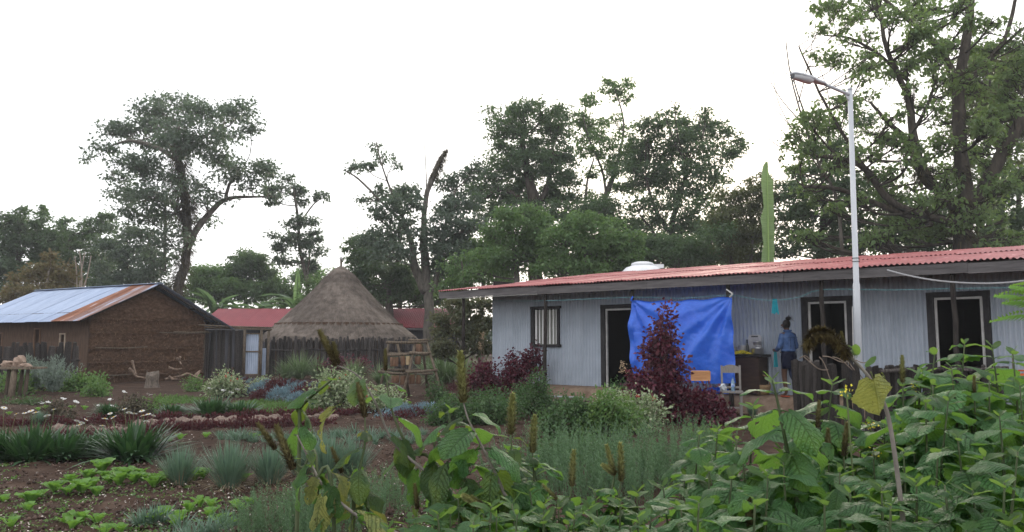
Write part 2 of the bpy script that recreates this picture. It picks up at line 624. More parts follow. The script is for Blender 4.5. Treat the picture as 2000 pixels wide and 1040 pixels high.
# side wall (smooth mud) with narrow openings
mb = MB()
sw_open = [(1.55, 1.85, .9, 1.9), (3.3, 3.65, .6, 2.12), (6.1, 6.45, .9, 1.95)]
ys = sorted([0, ML] + [q for o in sw_open for q in o[:2]])
for a, b in zip(ys[:-1], ys[1:]):
    segs = [(-.1, EAVE + .12)]
    for o in sw_open:
        if abs(a - o[0]) < 1e-6:
            segs = [(-.1, o[2]), (o[3], EAVE + .12)]
    for z0, z1 in segs:
        mb.box((.08, (a + b) / 2, (z0 + z1) / 2), (.16, b - a, z1 - z0))
P('side_wall', mb, m_mud_smooth, mud)
for i, (a, b, z0, z1) in enumerate(sw_open):
    fr = MB().box((-.01, a - .02, (z0 + z1) / 2), (.05, .06, z1 - z0)).box((-.01, b + .02, (z0 + z1) / 2), (.05, .06, z1 - z0)).box((-.014, (a + b) / 2, z1), (.05, b - a + .1, .05))
    P('window_frame', fr, mat('pale_wood_trim', (.33, .25, .18), (.45, .36, .28), rough=.85, scale=6) if i == 0 else mat('brown_trim', (.16, .09, .055), (.2, .12, .075), rough=.85, scale=6), mud)
mb = MB().box((MW - .08, ML / 2, 1.3), (.16, ML, 2.8)).box((MW / 2, ML - .08, 1.3), (MW - .34, .16, 2.8)).box((MW / 2, .2, 1.2), (MW - .4, .1, 2.6))
P('rear_wall', mb, m_mud_smooth, mud)
# straw sticks and ledges poking out of the mud
rs = np.random.default_rng(3)
n = 1500
p = np.stack([rs.uniform(.05, MW - .05, n), np.zeros(n), rs.uniform(.05, 2.6, n)], 1)
p[:, 1] = -.11 - rs.uniform(0, .04, n)
zb = np.array([.28, .80, 1.34, 1.95, 2.5])
sel = rs.random(n) < .35
p[sel, 2] = zb[rs.integers(0, 5, sel.sum())] + rs.normal(0, .02, sel.sum())
d = np.stack([rs.normal(0, 1, n), -np.abs(rs.normal(0, .25, n)), rs.normal(0, .35, n) - .3 * (~sel)], 1)
V, F = blades(p, d, rs.uniform(.06, .2, n), .012, .15, 2)
P('straw', mesh_np('straw', V, F), mat('mud_straw', (.13, .075, .042), (.30, .20, .12), rough=.95, scale=3, island=.35), mud, kind='stuff')
for zz, x0, x1 in ((1.98, 2.9, 5.5), (2.02, 3.6, 5.35), (1.36, .2, 2.4), (.30, .5, 2.0)):
    P('wall_pole', MB().tube([(x0, -.15, zz), ((x0 + x1) / 2, -.17, zz - .02), (x1, -.15, zz + .03)], [.02, .022, .015], 6), m_pole_wood, mud)
# roof sheets
ov = .75
rise = math.atan2(APEX - EAVE, MW / 2)
slen = (MW / 2 + ov) / math.cos(rise)
me_l = roof_sheet(.93, slen, .095, .013)
ovr = 1.25
me_r = roof_sheet(.93, (MW / 2 + ovr) / math.cos(rise), .095, .013)
nsh = 10
for i in range(nsh):
    y0 = -.55 + i * .9
    mm = m_tin_bare
    if i == 1:
        mm = m_tin_rust
    if i == 0:
        mm = mat('half_rusted_tin', srgb(112, 70, 54), srgb(140, 112, 104), srgb(160, 172, 196), rough=.6, scale=1.1, stretch=(2.2, .4, 1), spec=.4, bump=.2, stops=(.36, .5, .6), detail=8)
    for side in (0, 1):
        me2 = me_l.copy() if side == 0 else me_r.copy()
        # left slope: ribs run from eave (x=-ov) up to the ridge
        rot = Matrix.Rotation(-math.pi / 2, 4, 'Z') if side == 0 else Matrix.Rotation(math.pi / 2, 4, 'Z')
        o = P('roof_sheet', me2, mm if side == 0 else m_tin_bare, mud, True)
        jz = .012 * (i % 2) + rr.uniform(0, .015)
        if side == 0:
            M = Matrix.Translation((-ov, y0 + .93, EAVE - ov * math.tan(rise) + .09 + jz)) @ Matrix.Rotation(-rise, 4, 'Y') @ rot
        else:
            M = Matrix.Translation((MW + ovr, y0, EAVE - ovr * math.tan(rise) + .13 + jz)) @ Matrix.Rotation(rise, 4, 'Y') @ rot
        o.matrix_basis = M
mb = MB().box((MW / 2, 3.95, APEX + .13), (.26, 9.1, .02))
P('ridge_cap', mb, m_tin_bare, mud)
mb = MB()
for yy in (-.42, .1, 2.5, 5, 8.2):
    for s in (0, 1):
        mb.tube([(-.6 if s == 0 else MW + .6, yy, EAVE - .6 * math.tan(rise) + .03), (MW / 2, yy, APEX + .03)], .04, 5)
for xx in (-.5, .7, 1.7, MW - .7, MW + .5):
    zz = EAVE + .05 + (MW / 2 - abs(xx - MW / 2)) * math.tan(rise)
    mb.tube([(xx, -.5, zz), (xx, 8.4, zz)], .03, 5)
P('rafter', mb, m_wood_dark, mud)

# ------------------------------------------------------------------ far red-roofed building behind the hut
FB = at(388, 640, 51)
FB.z = 0
far_b = T('long_building', 'long low building with a plain red tin roof behind the thatched hut', 'building', FB, R(-1.5))
fl = 17.3
sh_f = roof_sheet(1.02, 4.1, .125, .016)
for i in range(17):
    P('roof_sheet', sh_f, m_roof_far, far_b, True, loc=(i * 1.0, -.7, 2.50 + .01 * (i % 2)), rot=(R(20), 0, 0))
    P('roof_sheet', sh_f, m_roof_far, far_b, True, loc=(i * 1.0, 3.15, 3.91 + .01 * (i % 2)), rot=(R(-20), 0, 0))
P('wall', MB().box((fl / 2 - .1, 0, 1.2), (fl - .6, .12, 2.75)).box((fl / 2 - .1, 6.2, 1.2), (fl - .6, .12, 2.75)).box((.2, 3.1, 1.2), (.12, 6.1, 2.7)).box((fl - .5, 3.1, 1.2), (.12, 6.1, 2.7)),
  mat('dim_plank_wall', (.035, .035, .042), (.06, .06, .07), scale=3, stretch=(6, 6, .5)), far_b)
P('fascia_board', MB().box((fl / 2, -.66, 2.42), (fl, .03, .12)), m_fascia, far_b)

# ------------------------------------------------------------------ thatched round hut
HC = at(662, 700, 43.0)
HC.z = 0
hut = T('round_hut', 'round hut with a tall conical grey brown thatched roof', 'hut', HC)
prof = [(4.2, 1.72), (4.15, 1.86), (3.85, 2.10), (3.30, 2.58), (2.72, 3.14), (2.15, 3.72), (1.60, 4.30), (1.10, 4.84), (.70, 5.28), (.40, 5.58), (.10, 5.76)]
V, F = [], []
nn = 96
for i, (r_, z_) in enumerate(prof):
    for k in range(nn):
        t = 2 * math.pi * k / nn
        q = 1 + .018 * math.sin(3 * t + i) + .02 * (float(vnoise(np.array([k * .33]), np.array([i * 1.0]), 12)[0]) - .5)
        V.append((r_ * q * math.cos(t), r_ * q * math.sin(t), z_ + (rr.uniform(-.05, .05) if i == 0 else 0)))
for i in range(len(prof) - 1):
    for k in range(nn):
        F.append((i * nn + k, i * nn + (k + 1) % nn, (i + 1) * nn + (k + 1) % nn, (i + 1) * nn + k))
roof = P('thatch_roof', MB().add(V, F), m_thatch, hut, True)
pr, pz = np.array([q[0] for q in prof])[::-1], np.array([q[1] for q in prof])[::-1]


def straw_coat(n, z0, z1, L, W, lift, seed, out=0.0):
    r_ = np.random.default_rng(seed)
    z = z0 + (z1 - z0) * (1 - np.sqrt(r_.random(n)))
    rad = np.interp(z, pz[::-1], pr[::-1]) + out
    t = r_.uniform(0, 2 * np.pi, n)
    e = np.stack([np.cos(t), np.sin(t), 0 * t], 1)
    base = e * (rad * 1.01)[:, None]
    base[:, 2] = z
    dn = unit(e * .72 - np.array([0, 0, .70])) + r_.normal(0, .07, (n, 3)) + e * (lift * r_.random(n))[:, None]
    side = np.stack([-np.sin(t), np.cos(t), 0 * t], 1)
    return blades(base, dn, r_.uniform(.5, 1.2, n) * L, W, .05, 2, side=side)


V, F = cat_vf([straw_coat(16000, 1.95, 5.6, .34, .020, .10, 1), straw_coat(5000, 1.78, 2.25, .36, .022, .05, 2), straw_coat(1500, 5.0, 5.55, .30, .02, .22, 4, .06)])
P('straw', mesh_np('straw', V, F), m_thatch, roof, kind='stuff')
cap_n = 1300
r_ = np.random.default_rng(9)
t = r_.uniform(0, 2 * np.pi, cap_n)
e = np.stack([np.cos(t), np.sin(t), 0 * t], 1)
base = e * r_.uniform(.03, .5, cap_n)[:, None]
base[:, 2] = 5.82 - np.hypot(base[:, 0], base[:, 1]) * .95
V, F = blades(base, unit(e - np.array([0, 0, .78])) + r_.normal(0, .08, (cap_n, 3)), r_.uniform(.3, .62, cap_n), .022, .12, 3, side=np.stack([-np.sin(t), np.cos(t), 0 * t], 1))
P('thatch_cap', mesh_np('thatch_cap', V, F), m_thatch, hut)
P('centre_pole', MB().tube([(0, 0, 5.3), (.01, 0, 5.9), (.0, .01, 6.12)], [.07, .06, .065], 8), m_pole_wood, hut)
P('roof_pot', MB().lathe([(.03, 6.10), (.09, 6.13), (.10, 6.2), (.08, 6.27), (.05, 6.3)], n=12), m_white, hut, True)
mb = MB()
for k in range(60):
    t = 2 * math.pi * k / 60
    mb.tube([(3.3 * math.cos(t), 3.3 * math.sin(t), -.05), (3.3 * math.cos(t), 3.3 * math.sin(t), 2.6)], .165, 6)
P('wall', mb, m_mud_smooth, hut)

# ------------------------------------------------------------------ stake fences
stake_me = []
for s in range(9):
    q = random.Random(100 + s)
    V, F, nn_ = [], [], 9
    bx, by = q.uniform(-.5, .5), q.uniform(-.5, .5)
    lob = [q.uniform(.82, 1.15) for k in range(nn_)]
    for j in range(8):
        t = j / 7
        for k in range(nn_):
            a = 2 * math.pi * k / nn_
            r1 = lob[k] * q.uniform(.93, 1.07) * (1 - .1 * t) * (1 if j < 7 else .82)
            cut = (.012 * math.cos(a + s) - .004) if j == 7 else 0
            V.append((math.sin(t * 2.6 + s) * bx + r1 * math.cos(a), math.cos(t * 2.2 + s) * by + r1 * math.sin(a), min(1.0, t * 1.0) + cut))
    F = [(j * nn_ + k, j * nn_ + (k + 1) % nn_, (j + 1) * nn_ + (k + 1) % nn_, (j + 1) * nn_ + k) for j in range(7) for k in range(nn_)]
    F.append(tuple(range(7 * nn_, 8 * nn_)))
    me = MB().add(V, F).mesh('stake')
    me.materials.append(m_stake)
    stake_me.append(me)


def fence(label, pts, h, r, gap, seed, rails=(), jit=.06, mats=None, name='stake_fence'):
    q = random.Random(seed)
    pts = [Vector(p) for p in pts]
    root = T(name, label, 'fence', (pts[0].x, pts[0].y, 0))
    o0 = Vector((pts[0].x, pts[0].y, 0))
    for a, b in zip(pts[:-1], pts[1:]):
        n = max(1, int((b - a).length / gap))
        for i in range(n):
            p = a.lerp(b, (i + q.uniform(-.2, .2)) / n) - o0
            sc = r * q.uniform(.7, 1.3)
            o = P('stake', stake_me[q.randrange(9)], None, root, loc=(p.x + q.uniform(-.02, .02), p.y + q.uniform(-.04, .04), -.08),
                  rot=(q.uniform(-.035, .035), q.uniform(-.035, .035), q.uniform(0, 6.28)), scl=(sc, sc, (h + .08) * (1 + q.uniform(-jit, jit))))
        for rz_, off in rails:
            d = (b - a).normalized()
            nrm = Vector((d.y, -d.x, 0))
            A_, B_ = a - o0 + nrm * off, b - o0 + nrm * off
            P('rail', MB().tube([A_ + Vector((0, 0, rz_ + q.uniform(-.03, .03))), (A_ + B_) / 2 + Vector((0, 0, rz_ + q.uniform(-.04, .04))), B_ + Vector((0, 0, rz_ + q.uniform(-.03, .03)))], [.03, .035, .025], 6), m_stake, root, True)
    return root


g0 = lambda px, Y: Vector(((px - 1000) / FPX * Y, Y, 0))
fence('low dark stake fence in front of the mud house', [g0(-70, 26.6), g0(164, 27.6)], 1.50, .085, .125, 5, rails=((.95, .1),))
fence('tall dark stake fence between the mud house and the tin gate', [g0(402, 35.3), g0(482, 36.2)], 2.10, .08, .14, 6, jit=.015)
fence('long dark stake fence ringing the thatched hut', [g0(528, 37.3), g0(600, 37.9), g0(720, 38.4), g0(818, 38.3)], 1.78, .075, .135, 8, rails=((1.2, .1),), jit=.05)
fence('thick grey stake fence corner behind the leafy bushes on the right', [g0(1552, 13.9), g0(1592, 12.9), g0(1696, 12.2)], 1.22, .062, .10, 11, jit=.03)
fence('lower stake fence running back from the corner towards the tin house', [g0(1702, 12.5), g0(1770, 13.1), g0(1850, 13.3), g0(1960, 13.0)], 1.17, .055, .095, 12, rails=((1.12, .09),), jit=.035)
# loose ropes of vine tied over the near fence
mb = MB()
q = random.Random(31)
for i in range(7):
    c = g0(1566 + i * 19, 12.8 - i * .07)
    ph_, am = q.uniform(0, 6), q.uniform(.05, .14)
    pts = [c + Vector((am * (j - 2.5) * .7, -.10 - .02 * math.sin(j), 1.24 + (.05 - .035 * j * (i % 3)) + .05 * math.sin(j * .8 + ph_))) for j in range(6)]
    mb.tube(smooth_path(pts, 4), .008, 5)
setp(P('vine_rope', mb, mat('dry_vine', (.16, .12, .09), (.24, .19, .15), scale=8)), 'dry vine ropes knotted over the near stake fence corner', 'rope')
# horizontal pole over the gate
gate_top = T('gate_lintel', 'long pale pole laid across the top of the tin gate fence', 'pole', g0(364, 34.0))
A_, B_ = Vector((0, 0, 2.22)), g0(532, 36.6) - g0(364, 34.0) + Vector((0, 0, 2.16))
P('pole', MB().tube([A_, A_.lerp(B_, .5) + Vector((0, 0, .03)), B_], [.05, .045, .05], 7), m_pole_wood, gate_top, True)
P('pole', MB().tube([A_ + Vector((.6, -.02, .1)), A_.lerp(B_, .6) + Vector((0, 0, .09)), B_ + Vector((.1, 0, .1))], [.035, .04, .03], 7), m_pole_wood, gate_top, True)
for px, Y in ((400, 35.0), (479, 36.1), (512, 36.5), (526, 36.6)):
    P('upright', MB().tube([g0(px, Y) - g0(364, 34.0) + Vector((0, 0, -.1)), g0(px, Y) - g0(364, 34.0) + Vector((0.02, 0, 2.2))], [.07, .06], 7), m_pole_wood, gate_top, True)
gp = g0(482, 36.35)
gate = T('tin_gate', 'narrow grey tin gate with a wooden frame left of the hut', 'gate', gp, R(8))
gw = .62
P('tin_panel', corr_sheet(gw, 1.86, .09, .008), mat('gate_tin', srgb(150, 163, 185), srgb(172, 184, 204), rough=.45, scale=3, stretch=(3, 3, .6)), gate, True, loc=(0, 0, .1))
P('frame', MB().box((0, -.03, 1.03), (.05, .04, 1.95)).box((gw, -.03, 1.03), (.05, .04, 1.95)).box((gw / 2, -.034, 1.97), (gw + .05, .04, .05)).box((gw / 2, -.034, .1), (gw + .05, .04, .05)).box((gw / 2, -.036, 1.15), (gw - .05, .04, .06)), m_pole_wood, gate)
gs = T('tin_strip', 'short upright pale tin strip and bark slab between gate and hut fence', 'panel', g0(510, 36.75))
P('strip', corr_sheet(.2, 1.25, .09, .008), MATS['gate_tin'], gs, True, loc=(.10, 0, .05))
P('slab', MB().tube([(-.02, 0, -.05), (.0, 0, .7), (.03, 0, 1.3)], [.08, .09, .05], 6), m_stake, gs, True)
# ------------------------------------------------------------------ trees
def leafmat(name, c, t, tw=.38, isl=.35, hue=.02, rough=.5, spec=.3):
    c = tuple(1.45 * v for v in c)
    t = tuple(1.35 * v for v in t)
    return mat(name, c, rough=rough, island=isl, hue=hue, tr=t, tw=tw, spec=spec)


m_bark_grey = mat('grey_bark', (.075, .066, .056), (.16, .145, .125), rough=.95, scale=3, stretch=(2, 2, .5), bump=.9, bscale=8, spec=.1)
m_bark_dark = mat('dark_bark', (.040, .033, .027), (.085, .072, .058), rough=.95, scale=3, stretch=(2, 2, .5), bump=.9, bscale=8, spec=.1)
l_blue = leafmat('leaf_blue_green', (.066, .088, .068), (.11, .165, .085))
l_dark = leafmat('leaf_dark_green', (.052, .084, .044), (.11, .18, .055))
l_mid = leafmat('leaf_mid_green', (.068, .115, .046), (.16, .27, .07))
l_fresh = leafmat('leaf_fresh_green', (.072, .112, .044), (.18, .27, .075), tw=.42)
l_olive = leafmat('leaf_olive', (.065, .078, .034), (.15, .17, .055))
l_orange = leafmat('leaf_orange_brown', (.11, .095, .045), (.17, .14, .06), hue=.04)
l_rust = leafmat('leaf_rusty', (.075, .085, .05), (.15, .15, .06), hue=.06)
m_epi = mat('moss_beard', (.050, .040, .026), (.10, .085, .045), rough=1, scale=2, island=.4, tr=(.12, .10, .05), tw=.3)


def rot_rand(r_, n):
    v = r_.normal(0, 1, (n, 3))
    return unit(v)


def make_tree(name, label, cat, Y, trunks, blobs, lm, bm, leaf=.22, dens=1.0, seed=0, clump=.55, depthk=.7, group=None, parts=None,
              sub=1.0, epi=(), twig=True, upn=.28, grow=1.16):
    """trunks: lists of (px, py, width_px); blobs: (px, py, rx, ry[, density]) all as seen at distance Y"""
    r_ = np.random.default_rng(seed)
    q = random.Random(seed)
    leaf = leaf * .8
    s = Y / FPX
    b0 = at(trunks[0][0][0], 660, Y)
    root = T(name, label, cat, (b0.x, Y, 0), 0, group)
    org = Vector((b0.x, Y, 0))
    mb = MB()
    nodes = []
    xs_ = [b[0] for b in blobs] or [0]
    cx, half = (min(xs_) + max(xs_)) / 2, max(30, (max(xs_) - min(xs_)) / 2)
    for ti, tr in enumerate(trunks):
        dz = 0 if ti == 0 else q.uniform(-.4, .4) * half * s * .5
        pts, rad = [], []
        for j, (px, py, w) in enumerate(tr):
            f = j / max(1, len(tr) - 1)
            p = at(px, py, Y + dz * f) - org
            pts.append(p)
            rad.append(w * s / 2)
        if ti == 0:
            pts.insert(0, Vector((pts[0].x * .9, pts[0].y, -.2)))
            rad.insert(0, rad[0] * 1.35)
        sp = smooth_path(pts, 4)
        rd = list(np.interp(np.linspace(0, 1, len(sp)), np.linspace(0, 1, len(rad)), rad))
        wob = [Vector((q.uniform(-.12, .12), q.uniform(-.12, .12), 0)) * r for r in rd]
        sp = [p + w * 1.5 for p, w in zip(sp, wob)]
        mb.tube(sp, rd, 7 if rd[0] > .12 else 5)
        nodes += [(p, r) for p, r in zip(sp, rd)][2 if ti == 0 else 0:]
    PV = []
    for bl in blobs:
        px, py, rx, ry = bl[:4]
        dn = bl[4] if len(bl) > 4 else 1.0
        k = math.sqrt(max(.1, 1 - ((px - cx) / (half * 1.15)) ** 2))
        c = at(px, py, Y + q.uniform(-1, 1) * depthk * half * s * k * .9) - org
        rx, ry = rx * grow, ry * grow
        RX, RZ_ = rx * s, ry * s
        RYd = max(RX * .85, RZ_)
        # limb from the best node
        best = min(nodes, key=lambda nd: (nd[0] - c).length + max(0, nd[0].z - c.z + .3) * 2.5)
        a, ar = best
        mid = a.lerp(c, .5) + Vector((q.uniform(-.1, .1), q.uniform(-.1, .1), -.06)) * (c - a).length
        path = smooth_path([a, mid, c], 4)
        r0 = min(ar * .55, .012 * (c - a).length + .03)
        mb.tube(path, list(np.linspace(r0, r0 * .45, len(path))), 5, cap=False)
        nsub = max(4, int(sub * 5 * (rx * ry) ** .5 / 9))
        dirs = rot_rand(r_, nsub)
        dirs[:, 2] = dirs[:, 2] * .9 + .15
        rad = r_.uniform(.35, 1.0, nsub) ** .6
        cl = np.array(c)[None] + dirs * rad[:, None] * np.array([RX, RYd, RZ_])[None]
        if twig:
            for cc in cl:
                t0 = path[q.randrange(len(path) // 2, len(path))]
                e = Vector(cc)
                m_ = t0.lerp(e, .55) + Vector((0, 0, -.08)) * (e - t0).length
                mb.tube([t0, m_, e], [r0 * .4, r0 * .28, .012], 4, cap=False)
        lp = leaf / s
        n = int(dn * dens * math.pi * rx * ry / (lp * lp * .42) * 5.0)
        ci = r_.integers(0, nsub, n)
        cr = clump * min(1.0, .5 * (RX + RZ_)) * r_.uniform(.6, 1.2, nsub)[ci]
        off = r_.normal(0, .5, (n, 3)) * cr[:, None] * np.array([1.15, 1.15, .62])
        pos = cl[ci] + off
        fw = unit(off + r_.normal(0, .35, (n, 3)) + np.array([0, 0, -.25]))
        nr = unit(r_.normal(0, 1, (n, 3)) * (1 - upn) + np.array([0, 0, upn * 1.6]))
        sz = leaf * r_.uniform(.45, 1.6, n)
        PV.append(leaf_cards(pos, fw, nr, sz, sz * .58))
    P('trunk', mb, bm, root, True)
    if PV:
        V, F = cat_vf(PV)
        P('crown', mesh_np('crown', V, F), lm, root)
    # hanging epiphytes wrapped round trunks: list of (px, py, r_px)
    if epi:
        rows = []
        for px, py, rp in epi:
            c = np.array(at(px, py, Y) - org)
            n = int(90 * rp / 8)
            d = rot_rand(r_, n)
            base = c[None] + d * (rp * s * r_.uniform(.3, .9, n))[:, None] * np.array([1, 1, 1.2])
            dirn = d * np.array([1, 1, .3]) + np.array([0, 0, -.3]) + r_.normal(0, .3, (n, 3))
            rows.append(blades(base, dirn, r_.uniform(.25, .65, n) * (rp * s + .3), .07, .35, 2))
        V, F = cat_vf(rows)
        P('epiphyte', mesh_np('epiphyte', V, F), m_epi, root, kind='stuff')
    return root


# tall umbrella tree on the left with a shaggy trunk
make_tree('umbrella_tree', 'tall spreading tree with a shaggy moss hung trunk left of the thatched hut', 'tree', 55,
          [[(346, 585, 20), (360, 520, 17), (368, 470, 16), (362, 400, 16), (352, 330, 15), (345, 285, 10), (350, 240, 5)],
           [(370, 480, 14), (385, 448, 13), (420, 405, 11), (447, 388, 8), (495, 385, 5), (545, 385, 3)],
           [(440, 395, 8), (448, 360, 6), (470, 335, 4)],
           [(360, 440, 9), (338, 400, 7), (310, 390, 5), (270, 395, 3)],
           [(352, 320, 10), (310, 290, 8), (255, 275, 6), (205, 290, 3)],
           [(352, 310, 9), (395, 270, 7), (440, 240, 5)],
           [(322, 530, 6), (322, 430, 6), (325, 380, 4)]],
          [(300, 212, 34, 20), (345, 206, 45, 18), (385, 218, 30, 20), (270, 250, 42, 24), (225, 258, 30, 17), (195, 290, 26, 14, .8), (175, 310, 14, 9, .6),
           (425, 228, 36, 20), (465, 222, 34, 22), (488, 245, 20, 16), (320, 245, 45, 22), (390, 265, 45, 20, .8), (440, 265, 36, 14, .6), (300, 280, 40, 18), (345, 285, 38, 22),
           (405, 295, 45, 18), (270, 325, 42, 22), (235, 345, 22, 14), (310, 340, 36, 22), (255, 375, 38, 16), (300, 385, 42, 20), (240, 390, 22, 12), (280, 420, 42, 18), (320, 430, 30, 18),
           (350, 250, 60, 16, .6), (430, 330, 26, 14, .5), (455, 322, 34, 11), (500, 330, 34, 14), (525, 345, 16, 14), (450, 350, 26, 18, .7), (490, 362, 34, 16, .6), (430, 385, 26, 14, .5),
           (530, 385, 16, 14, .5), (395, 430, 26, 14, .5), (405, 390, 18, 18, .4), (330, 470, 34, 22, .7), (280, 470, 36, 22, .7), (300, 510, 40, 24, .7), (385, 360, 26, 22, .5)],
          l_blue, m_bark_grey, leaf=.27, dens=.80, seed=11, clump=.62, grow=1.14,
          epi=[(345, 285, 16), (350, 310, 24), (352, 335, 27), (350, 360, 30), (358, 385, 28), (360, 410, 24), (363, 435, 22), (366, 460, 20), (364, 485, 18), (358, 510, 18), (352, 535, 20), (346, 560, 22), (372, 400, 20)])
# thin tree between umbrella tree and hut
make_tree('slender_tree', 'slender tree with loose leaf clumps just left of the hut peak', 'tree', 60,
          [[(602, 590, 8), (598, 540, 8), (586, 490, 7), (582, 430, 6), (575, 380, 4), (572, 360, 3)], [(598, 560, 5), (604, 500, 4), (602, 470, 3)], [(583, 440, 4), (612, 400, 3), (628, 388, 2)]],
          [(540, 372, 20, 14), (528, 392, 14, 16), (560, 352, 18, 9, .6), (580, 372, 16, 12), (590, 395, 16, 10, .7), (628, 384, 15, 8), (600, 430, 18, 12), (572, 440, 14, 12), (556, 462, 20, 12), (548, 485, 18, 12), (588, 470, 20, 14), (608, 490, 18, 16), (612, 460, 12, 10), (560, 510, 20, 10), (600, 520, 20, 14), (622, 470, 8, 8)],
          l_blue, m_bark_grey, leaf=.26, seed=12, dens=1.15)
# broken snag tree right of the hut
make_tree('snag_tree', 'half bare tree with a broken mossy snag rising right of the hut', 'tree', 48,
          [[(838, 610, 20), (834, 560, 18), (828, 500, 18), (828, 430, 11), (832, 385, 10), (846, 345, 12), (862, 310, 10), (874, 292, 4)],
           [(832, 570, 22), (808, 520, 18), (802, 470, 11), (780, 430, 7), (745, 395, 5), (700, 350, 4), (672, 333, 2)],
           [(796, 450, 7), (770, 390, 5), (745, 320, 3), (735, 278, 2)], [(810, 520, 9), (780, 470, 6), (790, 410, 4)],
           [(846, 570, 14), (862, 500, 9), (872, 430, 7), (890, 370, 4)], [(833, 380, 3), (832, 330, 2), (828, 272, 1)]],
          [(688, 328, 22, 8), (715, 325, 14, 8), (733, 285, 10, 14, .5), (745, 310, 12, 16, .5), (775, 315, 14, 16, .3), (720, 388, 20, 10, .7), (745, 370, 16, 12, .5), (770, 385, 28, 14), (795, 375, 18, 14), (765, 405, 34, 14), (800, 395, 22, 20, .8),
           (745, 432, 18, 20, .8), (770, 460, 34, 18), (735, 470, 30, 20), (760, 500, 36, 22), (800, 440, 20, 26, .6), (860, 440, 26, 22), (880, 410, 26, 20), (905, 395, 24, 24), (880, 360, 24, 18), (910, 345, 22, 18, .7), (930, 330, 18, 14, .6),
           (865, 470, 36, 20), (895, 450, 24, 22), (880, 490, 36, 16), (855, 520, 26, 18), (820, 470, 20, 24, .5), (870, 540, 26, 16, .6), (905, 500, 26, 16, .7), (930, 440, 26, 22, .6)],
          l_blue, m_bark_grey, leaf=.25, dens=1.0, seed=13, epi=[(848, 345, 9), (854, 332, 9), (859, 320, 8), (864, 308, 8), (870, 297, 5)])
make_tree('bushy_tree', 'low bushy dark tree tucked behind the right slope of the hut', 'tree', 52,
          [[(760, 600, 16), (755, 560, 12), (740, 520, 8)], [(758, 570, 8), (775, 530, 5)]],
          [(705, 480, 28, 16), (690, 500, 22, 16), (725, 495, 34, 22), (715, 525, 36, 22), (760, 520, 36, 26), (790, 545, 30, 26), (745, 555, 40, 22), (775, 580, 36, 18), (700, 545, 30, 18), (820, 575, 22, 18, .7), (730, 580, 30, 16), (860, 585, 26, 14, .6)],
          l_dark, m_bark_grey, leaf=.24, dens=1.2, seed=14)
# big dense tree in the middle
make_tree('dense_tall_tree', 'tall dense tree with a dark ivy trunk above the left end of the tin house', 'tree', 55,
          [[(1046, 560, 30), (1046, 480, 28), (1044, 400, 26), (1030, 340, 16), (1020, 270, 10)], [(1044, 420, 14), (1070, 360, 10), (1080, 290, 6)], [(1042, 410, 12), (985, 370, 8), (945, 390, 5)]],
          [(985, 225, 32, 18), (1020, 213, 36, 14), (1062, 215, 34, 14), (1090, 222, 20, 12), (1000, 250, 40, 20), (1050, 245, 42, 24), (975, 262, 22, 16), (1080, 258, 30, 22), (1010, 285, 42, 22), (1065, 290, 42, 22), (985, 310, 36, 18), (1040, 320, 44, 22),
           (1095, 320, 30, 20), (965, 340, 34, 20), (1010, 350, 40, 22), (1075, 350, 40, 22), (1110, 350, 24, 18), (940, 365, 26, 20), (980, 380, 40, 20), (1040, 375, 40, 24), (1095, 385, 34, 18), (925, 395, 22, 18), (955, 415, 34, 18), (1000, 410, 34, 16), (1065, 405, 30, 18, .8),
           (1120, 385, 22, 14, .8), (930, 440, 24, 16, .7), (1045, 440, 22, 30, .8), (1110, 300, 14, 14, .6), (980, 290, 16, 12)],
          l_dark, m_bark_dark, leaf=.25, dens=.95, seed=15, epi=[(1046, 420, 16), (1047, 450, 16), (1048, 480, 16), (1046, 395, 14)])
make_tree('airy_tree', 'tall airy tree with see through crown between the two dense tall trees', 'tree', 58,
          [[(1172, 560, 14), (1174, 470, 14), (1180, 400, 13), (1192, 360, 11), (1208, 310, 7), (1218, 240, 4), (1200, 170, 2)], [(1185, 385, 6), (1175, 330, 5), (1150, 270, 4), (1140, 230, 2)], [(1142, 480, 8), (1143, 400, 7), (1148, 350, 4), (1160, 310, 3)], [(1108, 500, 7), (1105, 420, 6), (1112, 370, 3)]],
          [(1190, 160, 14, 8), (1215, 170, 22, 12), (1185, 178, 14, 7, .6), (1150, 198, 18, 11), (1215, 195, 18, 10, .6), (1232, 185, 8, 6, .6), (1128, 235, 22, 12), (1160, 240, 26, 12), (1200, 235, 14, 10, .5), (1140, 265, 28, 14), (1180, 268, 26, 14, .8), (1225, 255, 16, 14, .6),
           (1150, 295, 26, 14, .8), (1195, 300, 26, 16, .8), (1215, 330, 26, 18), (1150, 335, 18, 14, .6), (1235, 290, 18, 18), (1185, 340, 16, 12, .6), (1225, 365, 24, 14), (1160, 380, 16, 12, .5)],
          l_mid, m_bark_grey, leaf=.25, dens=1.05, seed=16)
